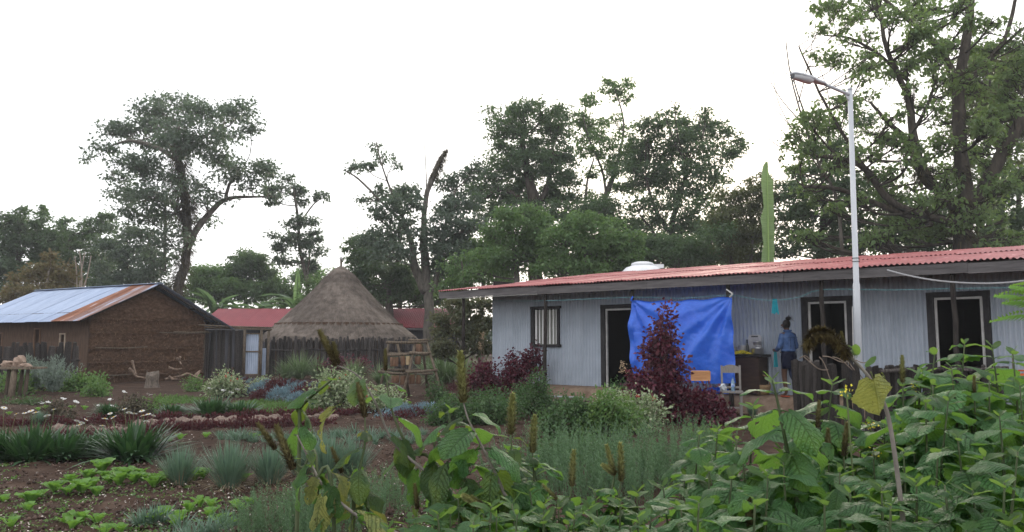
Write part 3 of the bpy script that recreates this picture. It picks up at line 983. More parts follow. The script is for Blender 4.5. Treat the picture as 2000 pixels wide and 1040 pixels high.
make_tree('round_crown_tree', 'broad round crowned tree against the bright sky left of the giant upright leaf', 'tree', 54,
          [[(1322, 560, 20), (1316, 500, 18), (1312, 440, 12), (1330, 380, 9), (1345, 320, 6)], [(1312, 460, 10), (1280, 410, 7), (1262, 350, 5)], [(1318, 480, 9), (1350, 420, 7), (1385, 380, 5), (1410, 330, 3)], [(1285, 545, 9), (1283, 470, 7), (1250, 420, 4)]],
          [(1272, 242, 24, 14), (1300, 228, 16, 16, .7), (1325, 235, 22, 14), (1318, 215, 8, 12, .5), (1355, 245, 26, 16, .8), (1380, 225, 18, 16, .7), (1395, 245, 20, 14), (1260, 270, 34, 18), (1310, 265, 40, 20), (1365, 270, 36, 18), (1415, 265, 24, 14), (1440, 285, 16, 12), (1240, 300, 34, 20), (1290, 300, 40, 20), (1345, 300, 40, 20), (1400, 300, 36, 18), (1430, 300, 18, 10),
           (1235, 330, 30, 18), (1280, 335, 40, 20), (1335, 335, 40, 20), (1385, 335, 36, 18), (1250, 360, 34, 18), (1305, 365, 40, 20), (1355, 370, 36, 18), (1400, 355, 24, 14, .7), (1290, 400, 36, 18, .8), (1340, 405, 36, 20, .8), (1385, 400, 26, 18, .7), (1250, 400, 26, 18, .7), (1300, 440, 40, 20, .8), (1360, 440, 36, 22, .8), (1260, 440, 30, 22, .8)],
          l_dark, m_bark_dark, leaf=.25, dens=.85, seed=17)
# lower fill trees behind the tin house
fill = [('leafy_tree', 'light green leafy tree just above the left end of the red porch roof', 40, [[(1010, 570, 12), (1005, 500, 9), (1000, 450, 5)]],
         [(985, 425, 26, 18), (1020, 415, 24, 18), (1050, 430, 22, 20), (1000, 450, 40, 22), (965, 465, 26, 20), (1040, 465, 36, 22), (1000, 490, 46, 22), (1055, 500, 40, 22), (960, 505, 28, 18), (1010, 525, 46, 16), (940, 530, 30, 14, .6), (1060, 440, 18, 14)], l_mid, 18),
        ('leafy_tree', 'glossy dark leafy tree behind the porch roof left of the white tank', 38, [[(1150, 570, 12), (1145, 500, 9), (1140, 450, 5)]],
         [(1110, 440, 26, 18), (1150, 430, 26, 16), (1190, 440, 26, 18), (1100, 470, 36, 20), (1160, 465, 40, 22), (1205, 475, 30, 22), (1115, 500, 42, 20), (1180, 500, 42, 22), (1090, 525, 40, 14), (1150, 525, 40, 14), (1225, 500, 26, 20), (1230, 470, 20, 16, .8)], l_mid, 19),
        ('leafy_tree', 'dark thicket tree behind the white tank at the foot of the round crowned tree', 44, [[(1270, 560, 10), (1275, 500, 8), (1270, 460, 5)], [(1340, 560, 8), (1345, 500, 6)]],
         [(1255, 470, 30, 20), (1300, 480, 36, 20), (1260, 500, 36, 18), (1350, 480, 36, 20), (1310, 505, 40, 14), (1370, 500, 34, 18), (1400, 460, 30, 20), (1240, 520, 26, 12, .6)], l_dark, 20),
        ('leafy_tree', 'pale airy thicket tree left of the giant upright leaf', 46, [[(1430, 560, 9), (1428, 480, 7), (1425, 420, 4)], [(1460, 560, 7), (1470, 470, 5), (1465, 420, 3)]],
         [(1420, 390, 30, 18, .7), (1460, 375, 30, 16, .7), (1440, 420, 36, 20, .8), (1480, 410, 26, 20, .8), (1410, 440, 30, 18), (1450, 460, 36, 20), (1480, 450, 30, 22), (1420, 490, 34, 18), (1465, 495, 36, 16), (1500, 380, 26, 20), (1490, 350, 22, 14, .6)], l_olive, 21),
        ('leafy_tree', 'pale leafed sapling below the gap left of the tin house', 42, [[(900, 600, 6), (905, 550, 5), (900, 500, 3)]],
         [(895, 520, 28, 16, .6), (930, 500, 26, 18, .6), (910, 550, 32, 16, .7), (870, 560, 22, 14, .5), (945, 540, 22, 14, .7), (900, 580, 30, 12, .7)], l_mid, 22),
        ]
_b = random.Random(55)
for lb, x0, x1, y0, y1, Y, lm, sd in (('wide thicket tree filling the gap right of the snag tree', 880, 1000, 430, 560, 50, l_mid, 71), ('dark thicket tree behind the dense tall tree and the airy tree', 1080, 1230, 400, 540, 52, l_dark, 72), ('low thicket tree under the round crowned tree at its left', 1210, 1330, 440, 530, 56, l_mid, 73),
                                      ('low thicket tree under the round crowned tree at its right', 1340, 1500, 430, 520, 58, l_mid, 74), ('low thicket tree right behind the hut peak', 700, 860, 520, 600, 58, l_dark, 75), ('loose thicket tree between the slender tree and the hut', 600, 700, 550, 620, 60, l_mid, 76)):
    bl = [(_b.uniform(x0, x1), y0 + (y1 - y0) * _b.random() ** .8, _b.uniform(22, 36), _b.uniform(14, 22), _b.uniform(.5, .9)) for k in range(int((x1 - x0) * (y1 - y0) / 900))]
    xm = (x0 + x1) / 2
    fill.append(('leafy_tree', lb, Y, [[(xm, 620, 10), (xm + 4, 560, 8), (xm, y0 + 40, 5)]], bl, lm, sd))
for nm, lb, Y, tr, bl, lm, sd in fill:
    make_tree(nm, lb, 'tree', Y, tr, bl, lm, m_bark_grey, leaf=.19, dens=1.25, seed=sd, group='thicket trees behind the tin house')

_g = random.Random(2323)
GT = []
while len(GT) < 150:
    a, b = _g.uniform(1545, 2030), _g.uniform(-10, 480)
    if b < 120 and a < 1590 or (1690 < a < 1770 and 170 < b < 260) or (1560 < a < 1620 and 120 < b < 200) or (1900 < a and b < 80 and _g.random() < .6):
        continue
    if b < 330 and a < 1545 + (330 - b) * .12:
        continue
    GT.append((a, b, _g.uniform(13, 27), _g.uniform(9, 18), _g.uniform(.45, .85)))
# great limbed tree on the right
make_tree('great_limbed_tree', 'huge old tree with thick dark forking limbs at the right edge', 'tree', 36,
          [[(1878, 560, 40), (1880, 470, 34), (1884, 380, 30), (1876, 300, 26), (1872, 220, 24), (1876, 150, 21), (1890, 60, 18), (1898, -20, 15)],
           [(1880, 430, 28), (1925, 360, 26), (1965, 290, 24), (2005, 225, 22), (2060, 170, 20)],
           [(1876, 180, 17), (1842, 105, 13), (1800, 60, 11), (1750, 20, 8), (1700, -30, 8)],
           [(1800, 330, 20), (1785, 280, 17), (1776, 200, 14), (1755, 150, 11), (1730, 90, 9), (1720, 30, 7), (1700, -20, 8)],
           [(1882, 420, 22), (1840, 380, 22), (1805, 340, 24), (1770, 275, 14), (1735, 240, 9), (1700, 200, 5)],
           [(1880, 440, 16), (1750, 400, 14), (1690, 330, 13), (1640, 310, 10), (1590, 305, 5)],
           [(1820, 440, 12), (1740, 410, 11), (1640, 370, 9), (1570, 365, 6)],
           [(1690, 330, 9), (1640, 250, 7), (1600, 180, 5), (1560, 90, 3)],
           [(1776, 160, 9), (1720, 110, 7), (1660, 75, 5), (1610, 70, 3)],
           [(1872, 180, 14), (1930, 120, 12), (1965, 70, 9), (1985, -10, 6)], [(1960, 90, 6), (2000, 55, 5), (2030, 40, 4)],
           [(1770, 280, 9), (1810, 210, 7), (1830, 150, 4)], [(1640, 310, 6), (1580, 240, 4), (1545, 140, 2)]],
          [(1620, 15, 30, 14, .6), (1660, 35, 30, 16, .6), (1700, 20, 34, 18, .7), (1750, 30, 30, 20, .7), (1800, 20, 36, 16, .7), (1840, 40, 26, 18, .6), (1650, 80, 22, 14, .4), (1700, 75, 24, 16, .5), (1770, 90, 26, 16, .5), (1830, 90, 22, 14, .4),
           (1600, 110, 22, 12, .5), (1640, 120, 24, 14, .5), (1690, 130, 22, 14, .5), (1820, 130, 22, 18, .4), (1750, 120, 20, 12, .4), (1590, 235, 26, 16, .9), (1560, 260, 22, 12, .8), (1620, 250, 26, 16, .8), (1580, 290, 26, 14, .8), (1540, 275, 16, 9, .7),
           (1740, 230, 22, 14, .6), (1700, 260, 26, 16, .5), (1830, 190, 24, 16, .5), (1840, 240, 26, 18, .6), (1840, 280, 24, 20, .6), (1690, 190, 22, 14, .5), (1640, 200, 20, 14, .4), (1720, 340, 26, 18, .7), (1740, 380, 30, 16, .7), (1780, 370, 26, 14, .6), (1820, 330, 22, 18, .6), (1850, 330, 24, 20, .7),
           (1860, 390, 22, 18, .7), (1900, 300, 26, 22, .7), (1930, 240, 30, 22, .7), (1950, 330, 24, 20, .6), (1910, 180, 30, 20, .6), (1960, 200, 30, 24, .6), (1980, 140, 26, 20, .5), (1770, 430, 36, 18, .7), (1850, 450, 32, 18, .7), (1700, 300, 26, 16, .5), (1930, 400, 26, 18, .5), (1780, 310, 18, 14, .6), (1990, 60, 20, 16, .3), (1550, 330, 20, 12, .5)
           ] + GT, l_fresh, m_bark_dark, leaf=.24, dens=.8, seed=23, sub=1.4, clump=.55,
          epi=[(1770, 290, 12), (1800, 340, 18), (1840, 380, 14), (1876, 400, 22), (1878, 450, 26), (1876, 230, 14), (1880, 340, 20), (1700, 340, 10), (1740, 400, 10), (1930, 360, 16), (1776, 190, 9), (1840, 105, 10), (1800, 55, 9)])
back = [('shade_tree', 'dense dark tree behind the giant upright leaf left of the lamp post', 46, [[(1600, 560, 16), (1605, 460, 12), (1610, 390, 8), (1600, 320, 5)], [(1605, 450, 8), (1660, 390, 6)]],
         [(1570, 340, 30, 20, .8), (1600, 315, 28, 20, .8), (1640, 330, 34, 22, .8), (1560, 375, 30, 20), (1610, 370, 40, 24), (1670, 370, 36, 22), (1540, 410, 34, 22), (1590, 415, 40, 24), (1650, 415, 40, 24), (1550, 455, 36, 22), (1610, 460, 42, 22), (1670, 460, 40, 22), (1530, 490, 30, 14), (1580, 490, 40, 14), (1640, 490, 40, 14), (1650, 280, 30, 22, .6), (1690, 240, 30, 24, .5), (1620, 280, 24, 18, .5), (1660, 200, 24, 18, .4)], l_dark, 24),
        ('shade_tree', 'dense dark tree low behind the lamp post and great limbed tree', 45, [[(1740, 560, 14), (1745, 460, 10), (1750, 400, 6)]],
         [(1720, 400, 36, 20, .8), (1770, 410, 36, 20, .8), (1710, 440, 36, 22), (1760, 450, 40, 22), (1810, 450, 36, 22), (1720, 480, 40, 18), (1780, 480, 44, 18), (1830, 480, 36, 16), (1850, 420, 30, 22, .8), (1700, 350, 30, 20, .5)], l_dark, 25),
        ('shade_tree', 'yellowish leafy tree filling the sky at the right edge of the picture', 50, [[(1960, 560, 16), (1955, 420, 12), (1950, 300, 8), (1945, 220, 5)]],
         [(1880, 130, 30, 18, .7), (1930, 125, 40, 22), (1980, 120, 40, 22), (1900, 165, 40, 22), (1960, 165, 44, 24), (2010, 160, 36, 26), (1910, 205, 40, 24), (1970, 210, 44, 26), (1890, 250, 36, 24, .8), (1940, 260, 40, 26), (1990, 260, 40, 26), (2030, 220, 30, 30), (1900, 310, 30, 24, .7), (1960, 330, 40, 28, .8)], l_olive, 26),
        ('shade_tree', 'deep green tree in shade behind the fork of the great limbed tree', 44, [[(1985, 560, 16), (1985, 460, 12), (1990, 380, 8)]],
         [(1950, 380, 34, 26), (2000, 350, 40, 30), (1960, 430, 40, 28), (2010, 420, 40, 30), (1930, 470, 36, 20), (1980, 475, 44, 20), (1900, 480, 30, 16), (2030, 470, 36, 22), (1940, 340, 24, 18, .7)], l_dark, 27)]
for nm, lb, Y, tr, bl, lm, sd in back:
    make_tree(nm, lb, 'tree', Y, tr, bl, lm, m_bark_dark, leaf=.24, dens=1.2, seed=sd, group='shade trees on the right')
# bare twiggy stems in front of the sky by the lamp
mk = [[(1640, 420, 7), (1600, 320, 5), (1570, 240, 4), (1545, 150, 3), (1535, 80, 2)], [(1575, 250, 3), (1530, 200, 2), (1505, 160, 1.5)], [(1590, 300, 3), (1530, 290, 2), (1500, 270, 1.5)], [(1560, 200, 2.5), (1580, 120, 1.8), (1590, 60, 1.2)],
      [(1600, 330, 3), (1540, 240, 2), (1515, 180, 1.5), (1508, 90, 1.2)], [(1545, 250, 2), (1520, 220, 1.5), (1498, 215, 1)], [(1610, 340, 3.5), (1555, 340, 2), (1512, 305, 1.3)], [(1615, 300, 3), (1620, 200, 2), (1600, 130, 1.4)], [(1550, 160, 1.6), (1520, 120, 1.2), (1505, 60, 1)]]
make_tree('bare_tree', 'thin bare twiggy stems against the sky beside the lamp head', 'tree', 37, mk,
          [(1535, 290, 10, 6, .5), (1525, 310, 9, 6, .4), (1560, 330, 14, 8, .6), (1545, 250, 8, 5, .3), (1600, 200, 10, 8, .3)], l_fresh, m_bark_grey, leaf=.2, seed=28)

# left edge woods
lw = [('wood_tree', 'dark tree with knobbly crown tips at the far left edge', 62, [[(30, 600, 14), (35, 520, 10), (40, 450, 6)], [(35, 500, 7), (70, 450, 5)]],
       [(10, 440, 26, 18), (38, 418, 12, 14), (30, 455, 34, 20), (75, 430, 16, 18), (60, 460, 34, 20), (5, 480, 36, 22), (50, 490, 40, 22), (95, 470, 30, 20), (10, 520, 40, 24), (60, 525, 40, 24), (5, 560, 36, 22), (82, 415, 8, 12), (100, 500, 34, 22)], l_dark, 30),
      ('wood_tree', 'mid green tree between the knobbly tree and the shaggy umbrella tree', 66, [[(140, 600, 12), (140, 520, 9), (135, 460, 5)]],
       [(125, 440, 14, 14), (130, 470, 30, 16), (160, 455, 26, 14), (190, 445, 26, 14), (205, 430, 20, 10), (150, 490, 36, 18), (200, 475, 30, 16), (110, 510, 36, 20), (170, 520, 36, 20), (215, 510, 30, 20), (190, 545, 36, 20), (130, 550, 30, 20)], l_dark, 31),
      ('wood_tree', 'loose twiggy tree left of the shaggy trunk behind the mud house roof', 58, [[(300, 600, 7), (298, 520, 6), (290, 460, 4)], [(255, 600, 6), (250, 530, 4), (240, 490, 3)]],
       [(240, 450, 26, 12, .8), (275, 450, 26, 12, .7), (220, 480, 26, 14), (250, 500, 30, 18), (290, 500, 30, 18, .7), (215, 530, 30, 18), (255, 540, 34, 18), (300, 540, 34, 18, .8), (320, 500, 20, 16, .5), (225, 560, 34, 14), (290, 565, 40, 12)], l_blue, 32)]
for nm, lb, Y, tr, bl, lm, sd in lw:
    make_tree(nm, lb, 'tree', Y, tr, bl, lm, m_bark_dark, leaf=.27, dens=1.25, seed=sd, group='woods on the left')
make_tree('autumn_tree', 'orange brown leafed tree behind the bare tin roof at left', 'tree', 45,
          [[(90, 620, 8), (90, 570, 6), (95, 530, 4)], [(150, 600, 4), (158, 540, 2.5), (165, 495, 1.5)], [(150, 600, 4), (150, 540, 2.5), (146, 500, 1.5)], [(152, 600, 4), (170, 540, 2.5), (178, 500, 1.5)], [(155, 600, 4), (160, 540, 2.5), (155, 490, 1.5)]],
          [(98, 505, 18, 10), (80, 525, 26, 12), (115, 525, 24, 14), (55, 545, 26, 14), (95, 550, 34, 14), (130, 545, 22, 14), (40, 568, 30, 12), (80, 572, 34, 12), (120, 572, 30, 12), (20, 580, 26, 10)],
          l_orange, mat('pale_bark', (.22, .18, .15), (.32, .27, .23), scale=5), leaf=.2, dens=1.1, seed=33)
make_tree('rusty_bush', 'rusty leafed bush tree hiding behind the left porch post', 'bush', 27.5,
          [[(905, 720, 7), (905, 650, 5), (900, 610, 3)], [(905, 690, 4), (880, 640, 3)], [(906, 690, 4), (930, 640, 3)]],
          [(885, 595, 20, 12, .8), (915, 590, 26, 12), (945, 600, 18, 14), (870, 620, 24, 14), (910, 620, 30, 18), (945, 635, 18, 18), (875, 650, 24, 16), (915, 655, 30, 18), (890, 680, 34, 16), (935, 680, 24, 16), (860, 690, 16, 12)],
          l_rust, m_bark_dark, leaf=.13, dens=1.25, seed=34)
# far woods closing the horizon behind the buildings
r_ = np.random.default_rng(50)
n = 26000
fx_ = r_.uniform(-95, 95, n)
fy_ = 92 + 10 * fbm(fx_ * .05, fx_ * 0, 3, 4) + r_.normal(0, 2.5, n)
top = 4.2 + 3.4 * fbm(fx_ * .09, fx_ * 0, 4, 6)
fz_ = top * np.sqrt(r_.random(n)) + r_.normal(0, .25, n)
nr = unit(r_.normal(0, 1, (n, 3)) + np.array([0, -.5, .6]))
V, F = leaf_cards(np.stack([fx_, fy_, np.maximum(.05, fz_)], 1), rot_rand(r_, n), nr, r_.uniform(.5, 1.0, n), r_.uniform(.35, .6, n))
setp(P('far_woods', mesh_np('far_woods', V, F), l_blue), 'distant low belt of bushes and woods along the horizon', 'woods', kind='stuff')

# ------------------------------------------------------------------ ensete (false banana) plants
l_ens = mat('ensete_leaf', (.075, .135, .055), (.17, .25, .11), rough=.42, scale=3, spec=.4, stretch=(.6, .6, 9), tr=(.25, .38, .13), tw=.40, bump=.5, bscale=6, rand=.12)
l_ens_dull = mat('ensete_leaf_far', (.09, .16, .075), (.13, .21, .10), rough=.45, scale=2, spec=.4, tr=(.22, .36, .13), tw=.4, rand=.15)


def paddle_leaf(L, W, droop, fold, seed, tear=.0):
    q = np.random.default_rng(seed)
    n, k = 30, 7
    V = []
    for i in range(n + 1):
        t = i / n
        s_ = t * L
        x = s_ * (1 - .35 * droop * t)
        z = -droop * L * .62 * t * t
        w = W * .5 * (math.sin(math.pi * min(1, (t * .97 + .03)) ** .75)) ** .6 * (1 if t > .12 else t / .12 * .9 + .1)
        for j in range(k):
            a = (j / (k - 1) - .5) * 2
            ww = w * (1 + tear * (q.random() - .6) * (abs(a) > .8))
            V.append((x + .02 * abs(a) * L, a * ww, z + abs(a) * ww * fold + .012 * W * math.sin(i * 2.4) * abs(a)))
    F = [(i * k + j, i * k + j + 1, (i + 1) * k + j + 1, (i + 1) * k + j) for i in range(n) for j in range(k - 1)]
    mb = MB().add(V, F)
    mb.tube([(-.25 * L, 0, -.03 * L), (0, 0, -.012 * L)] + [(V[i * k + 3][0], 0, V[i * k + 3][2] - .006 * L) for i in range(4, n + 1, 4)], [.028 * L] + [.02 * L * (1 - .1 * i) for i in range(1 + len(range(4, n + 1, 4)))], 5)
    return mb.mesh('leaf', True)


def ensete(label, base, h, leaves, m, group=None):
    root = T('ensete_plant', label, 'plant', base, 0, group)
    P('stem', MB().lathe([(.30, -.1), (.28, .3), (.22, h * .6), (.15, h)], n=12), mat('ensete_stem', (.10, .10, .05), (.16, .13, .08), scale=3, stretch=(1, 1, .3), bump=.4), root, True)
    for i, (az, el, L, W, dr, sd) in enumerate(leaves):
        me = paddle_leaf(L, W, dr, .25 if dr < .3 else .12, sd, .25)
        me.materials.append(m)
        o = P('leaf', me, None, root, loc=(math.cos(az) * .08, math.sin(az) * .08, h - .05))
        o.rotation_euler = Euler((0, -el, az), 'XYZ')
    return root


eb = at(1503, 640, 31.5)
root = T('ensete_plant', 'single giant upright banana like leaf rising behind the porch roof', 'plant', (eb.x, 31.5, 0))
P('stem', MB().lathe([(.30, -.1), (.28, .3), (.2, 2.2), (.12, 3.4)], n=12), mat('ensete_stem', (.10, .10, .05), (.16, .13, .08), scale=3, stretch=(1, 1, .3), bump=.4), root, True)
# upright, half folded leaf: outline read from left and right edges
prof_l = [(3.2, .10), (4.0, .34), (4.9, .33), (5.6, .22), (6.25, .30), (6.6, .34), (7.1, .17), (7.7, .26), (8.3, .30), (8.75, .20), (9.0, .05)]
prof_r = [(3.2, .06), (4.2, .20), (5.0, .22), (6.0, .24), (6.8, .24), (7.6, .22), (8.1, .22), (8.35, .13), (8.5, .05), (8.75, .03), (9.0, .02)]
V, F = [], []
nzz = 60
for i in range(nzz + 1):
    z = 3.2 + 5.75 * i / nzz
    wl_ = np.interp(z, [p[0] for p in prof_l], [p[1] for p in prof_l])
    wr_ = np.interp(z, [p[0] for p in prof_r], [p[1] for p in prof_r])
    cxx = .10 * ((z - 3.2) / 5.8) ** 1.5 + .02
    for j in range(-4, 5):
        a = j / 4
        w = wl_ if a < 0 else wr_
        V.append((cxx + a * w * .98, -.42 * abs(a) * w + .03 * math.sin(z * 9 + a) * abs(a), z))
for i in range(nzz):
    for j in range(8):
        F.append((i * 9 + j, i * 9 + j + 1, (i + 1) * 9 + j + 1, (i + 1) * 9 + j))
lf = P('leaf', MB().add(V, F), l_ens, root, True)
P('midrib', MB().tube([(.02 + .10 * t ** 1.5, -.035, 3.2 + 5.7 * t) for t in (0, .2, .4, .6, .8, 1)], [.05, .042, .035, .028, .018, .006], 6), mat('midrib_green', (.25, .38, .12), rough=.4), lf, True)
for az, el, L, dr, sd in ((2.6, 1.0, 2.4, .5, 5), (-.2, .9, 2.6, .5, 6), (1.2, 1.1, 2.5, .4, 7), (4.2, .8, 2.2, .6, 8)):
    me = paddle_leaf(L, .6, dr, .15, sd, .2)
    me.materials.append(l_ens)
    o = P('leaf', me, None, root, loc=(0, 0, 2.6))
    o.rotation_euler = Euler((0, -el, az), 'XYZ')
rq = random.Random(77)


def rosette(n, L0, W0, e0, e1, sd):
    q = random.Random(sd)
    return [(q.uniform(0, 6.28) if n < 4 else 6.28 * i / n + q.uniform(-.4, .4), q.uniform(e0, e1), L0 * q.uniform(.8, 1.15), W0 * q.uniform(.85, 1.15), q.uniform(.75, 1.35), sd * 10 + i) for i in range(n)]


for lb, px, Y, h, L0, n in (('ensete plant with broad arching leaves left of the hut behind the red roof', 478, 62, 3.2, 3.5, 9), ('ensete plant with an upright leaf and drooping leaves beside the hut thatch', 525, 63, 3.2, 3.4, 8),
                            ('ensete plant with upright pale leaves touching the left slope of the thatch', 578, 63, 3.9, 4.0, 7), ('ensete plant half hidden under the shaggy umbrella tree', 420, 62, 3.6, 3.6, 8)):
    b = at(px, 660, Y)
    ls = rosette(n + 2, L0 * .95, .85, .95, 1.4, px)
    ls += [(rq.uniform(0, 6.28), 1.48, L0 * .9, .6, .08, px + 3)] if px == 578 else []
    ensete(lb, (b.x, Y, 0), h, ls, l_ens_dull, 'ensete plants behind the hut')
b = at(1985, 660, 30)
ensete('dark ensete plant low at the far right behind the roof', (b.x, 30, 0), 3.2, rosette(7, 2.6, .7, .7, 1.3, 91), l_ens_dull)
for lb, px, py, Y, rx, ry, lm, sd in (('leafy shrub mass below the umbrella tree behind the mud house roof', 440, 555, 68, 75, 58, l_mid, 60), ('round dark shrub tree left of the slender tree', 480, 525, 69, 60, 44, l_dark, 61), ('dark shrub tree behind the left slope of the thatch', 555, 560, 70, 62, 46, l_mid, 62)):
    q = random.Random(sd)
    bl = [(px + q.uniform(-1, 1) * rx * .8, py + q.uniform(-1, 1) * ry * .7, rx * .36, ry * .32, .8) for i in range(14)]
    make_tree('shrub_tree', lb, 'tree', Y, [[(px, 620, 7), (px, py + 10, 5), (px, py - ry * .4, 3)]], bl, lm, m_bark_dark, leaf=.27, dens=1.1, seed=sd, group='shrub trees behind the red roof')
# ------------------------------------------------------------------ garden
ORD = ['first', 'second', 'third', 'fourth', 'fifth', 'sixth', 'seventh', 'eighth', 'ninth', 'tenth', 'eleventh', 'twelfth', 'thirteenth', 'fourteenth', 'fifteenth', 'sixteenth', 'seventeenth', 'eighteenth', 'nineteenth', 'twentieth']


def ranked(lst):
    """yield (ordinal from the left, px, py)"""
    for i, (px, py) in enumerate(sorted(lst)):
        yield ORD[i], px, py


def S(py):
    """metres per photograph pixel for something standing on the ground at row py"""
    return gnd(1000, py).y / FPX


g_strap = mat('strap_leaf', (.026, .070, .028), (.046, .108, .042), rough=.38, scale=4, spec=.45, island=.3, tr=(.06, .14, .03), tw=.22)
g_onion = mat('onion_leaf', (.10, .17, .13), (.15, .23, .17), rough=.6, scale=5, island=.25, tr=(.14, .24, .12), tw=.25)
g_dry = mat('dry_blade', (.24, .18, .11), (.36, .29, .19), rough=.9, scale=5, island=.25)
g_grass = mat('fountain_grass', (.12, .17, .09), (.19, .24, .13), rough=.6, scale=5, island=.3, tr=(.14, .24, .08), tw=.3)
g_lawn = mat('lawn_blade', (.06, .125, .03), (.10, .18, .045), rough=.7, scale=5, island=.3, tr=(.12, .24, .05), tw=.3)
g_rose = mat('rosemary_needle', (.075, .14, .075), (.12, .20, .11), rough=.6, scale=5, island=.3, tr=(.12, .22, .08), tw=.3)
g_blue = mat('blue_succulent', (.13, .22, .26), (.20, .30, .34), rough=.6, scale=5, island=.2)
g_maroon = mat('maroon_leaf', (.065, .014, .024), (.125, .028, .045), rough=.42, scale=5, island=.4, hue=.02, tr=(.14, .02, .04), tw=.25)
g_redcover = mat('red_cover', (.066, .022, .027), (.105, .038, .042), rough=.6, scale=5, island=.4, hue=.03, tr=(.16, .03, .03), tw=.2)
g_varieg = mat('variegated_leaf', (.10, .19, .07), (.44, .46, .32), rough=.5, scale=30, island=.3, tr=(.30, .40, .16), tw=.3, stops=(.42, .55, .7))
g_shrub = mat('shrub_leaf', (.045, .095, .035), (.075, .135, .05), rough=.5, scale=4, island=.35, hue=.02, tr=(.10, .20, .05), tw=.3)
g_shrub_l = mat('light_shrub_leaf', (.08, .16, .05), (.13, .22, .07), rough=.55, scale=4, island=.3, hue=.02, tr=(.17, .30, .06), tw=.35)
g_sage = mat('sage_leaf', (.15, .20, .17), (.22, .27, .23), rough=.7, scale=4, island=.25, tr=(.16, .2, .14), tw=.25)
g_lett = mat('lettuce_leaf', (.085, .20, .035), (.14, .28, .055), rough=.45, scale=9, spec=.4, rand=.25, tr=(.22, .42, .06), tw=.38, bump=.3, bscale=30)
g_petal = mat('white_petal', (.72, .72, .70), rough=.7, tr=(.6, .6, .58), tw=.25)
g_yellow = mat('flower_eye', (.55, .36, .04), rough=.8)
g_pink = mat('coral_petal', (.62, .12, .10), rough=.6, island=.2, tr=(.5, .1, .08), tw=.3)
g_stem = mat('green_stem', (.09, .12, .05), (.14, .17, .07), rough=.7, scale=8)


def strap_mesh(n, L, W, seed, e0=.15, e1=1.35, droop=(.3, .8), spread=.06, seg=4):
    q = np.random.default_rng(seed)
    az, el = q.uniform(0, 2 * np.pi, n), q.uniform(e0, e1, n)
    base = np.stack([np.cos(az), np.sin(az), 0 * az], 1) * (q.random(n) * spread)[:, None]
    base[:, 2] = -.01
    d = np.stack([np.cos(az) * np.cos(el), np.sin(az) * np.cos(el), np.sin(el)], 1)
    return blades(base, d, q.uniform(.65, 1.1, n) * L, W * q.uniform(.8, 1.2, n), q.uniform(*droop, n), seg)


def var(name, fn, k, m):
    out = []
    for i in range(k):
        me = mesh_np(name, *fn(i))
        me.materials.append(m)
        out.append(me)
    return out


v_strap = var('foliage', lambda i: strap_mesh(290, .50, .046, 200 + i, .35, 1.5, (.10, .45), .20), 4, g_strap)
v_onion = var('blades', lambda i: strap_mesh(420, .56, .010, 220 + i, .85, 1.56, (.0, .22), .10), 4, g_onion)
v_onion_dry = var('dry_blades', lambda i: strap_mesh(150, .36, .007, 230 + i, .3, 1.5, (.1, 1.0), .12), 3, g_dry)
v_leek = var('blades', lambda i: strap_mesh(46, .26, .012, 240 + i, .6, 1.5, (.1, .6), .04), 4, g_onion)
v_fount = var('blades', lambda i: strap_mesh(420, 1.45, .022, 250 + i, .75, 1.5, (.10, .85), .16, 6), 3, g_grass)


def rosemary_vf(seed):
    q = np.random.default_rng(seed)
    parts = []
    ns = 26
    for s_ in range(ns):
        b = np.array([q.normal(0, .14), q.normal(0, .14), 0])
        tip = b + np.array([q.normal(0, .10) + b[0] * .7, q.normal(0, .10) + b[1] * .7, q.uniform(.38, .72)])
        n = 64
        t = np.linspace(.12, 1, n)
        pos = b[None] + (tip - b)[None] * t[:, None] + q.normal(0, .006, (n, 3))
        az = t * 60 + q.uniform(0, 6)
        d = np.stack([np.cos(az), np.sin(az), .9 + 0 * az], 1)
        parts.append(leaf_cards(pos, d, q.normal(0, 1, (n, 3)), .042 * (1.1 - .5 * t), .009, 0))
        parts.append(blades(b[None], (tip - b)[None], np.linalg.norm(tip - b), .008, 0.0, 2))
    return cat_vf(parts)


v_rose = var('foliage', lambda i: rosemary_vf(270 + i), 4, g_rose)


def dome_vf(seed, n=620, L=.16, W=.07, squash=.62, rough=.12, up=.6):
    q = np.random.default_rng(seed)
    d = rot_rand(q, n)
    d[:, 2] = np.abs(d[:, 2])
    rad = 1 + q.normal(0, rough, n) - .25 * q.random(n)
    pos = d * rad[:, None] * np.array([1, 1, squash])
    fw = d + q.normal(0, .45, (n, 3)) + np.array([0, 0, up])
    return leaf_cards(pos - fw * L * .4, fw, q.normal(0, 1, (n, 3)), q.uniform(.7, 1.3, n) * L, W)


v_blue = var('foliage', lambda i: dome_vf(300 + i, 1100, .15, .04, .80, .07), 4, g_blue)
v_red = var('foliage', lambda i: dome_vf(310 + i, 800, .18, .08, .80, .12), 4, g_redcover)
v_bush = var('foliage', lambda i: dome_vf(320 + i, 900, .22, .12, .8, .25, .3), 4, g_shrub)
v_bush_l = var('foliage', lambda i: dome_vf(330 + i, 800, .24, .12, .8, .28, .4), 4, g_shrub_l)
core_me = MB().lathe([(.86, -.05), (.84, .15), (.62, .36), (.3, .47), (.02, .5)], n=14).mesh('core', True)


def place(me, name, label, cat, px, py, scale, group, rz=None, part='foliage', extra=None, z=0.0, seed=None):
    p = onground(px, py)
    q = random.Random(px * 31 + py)
    root = T(name, label, cat, (p.x, p.y, p.z + z), q.uniform(0, 6.28) if rz is None else rz, group)
    sc = scale if hasattr(scale, '__len__') else (scale,) * 3
    P(part, me, None, root, scl=sc)
    if extra:
        for nm, em, esc in extra:
            P(nm, em, None, root, scl=esc)
    return root


def pick(lst, px, py=0):
    return lst[int(px * 7 + py * 3) % len(lst)]


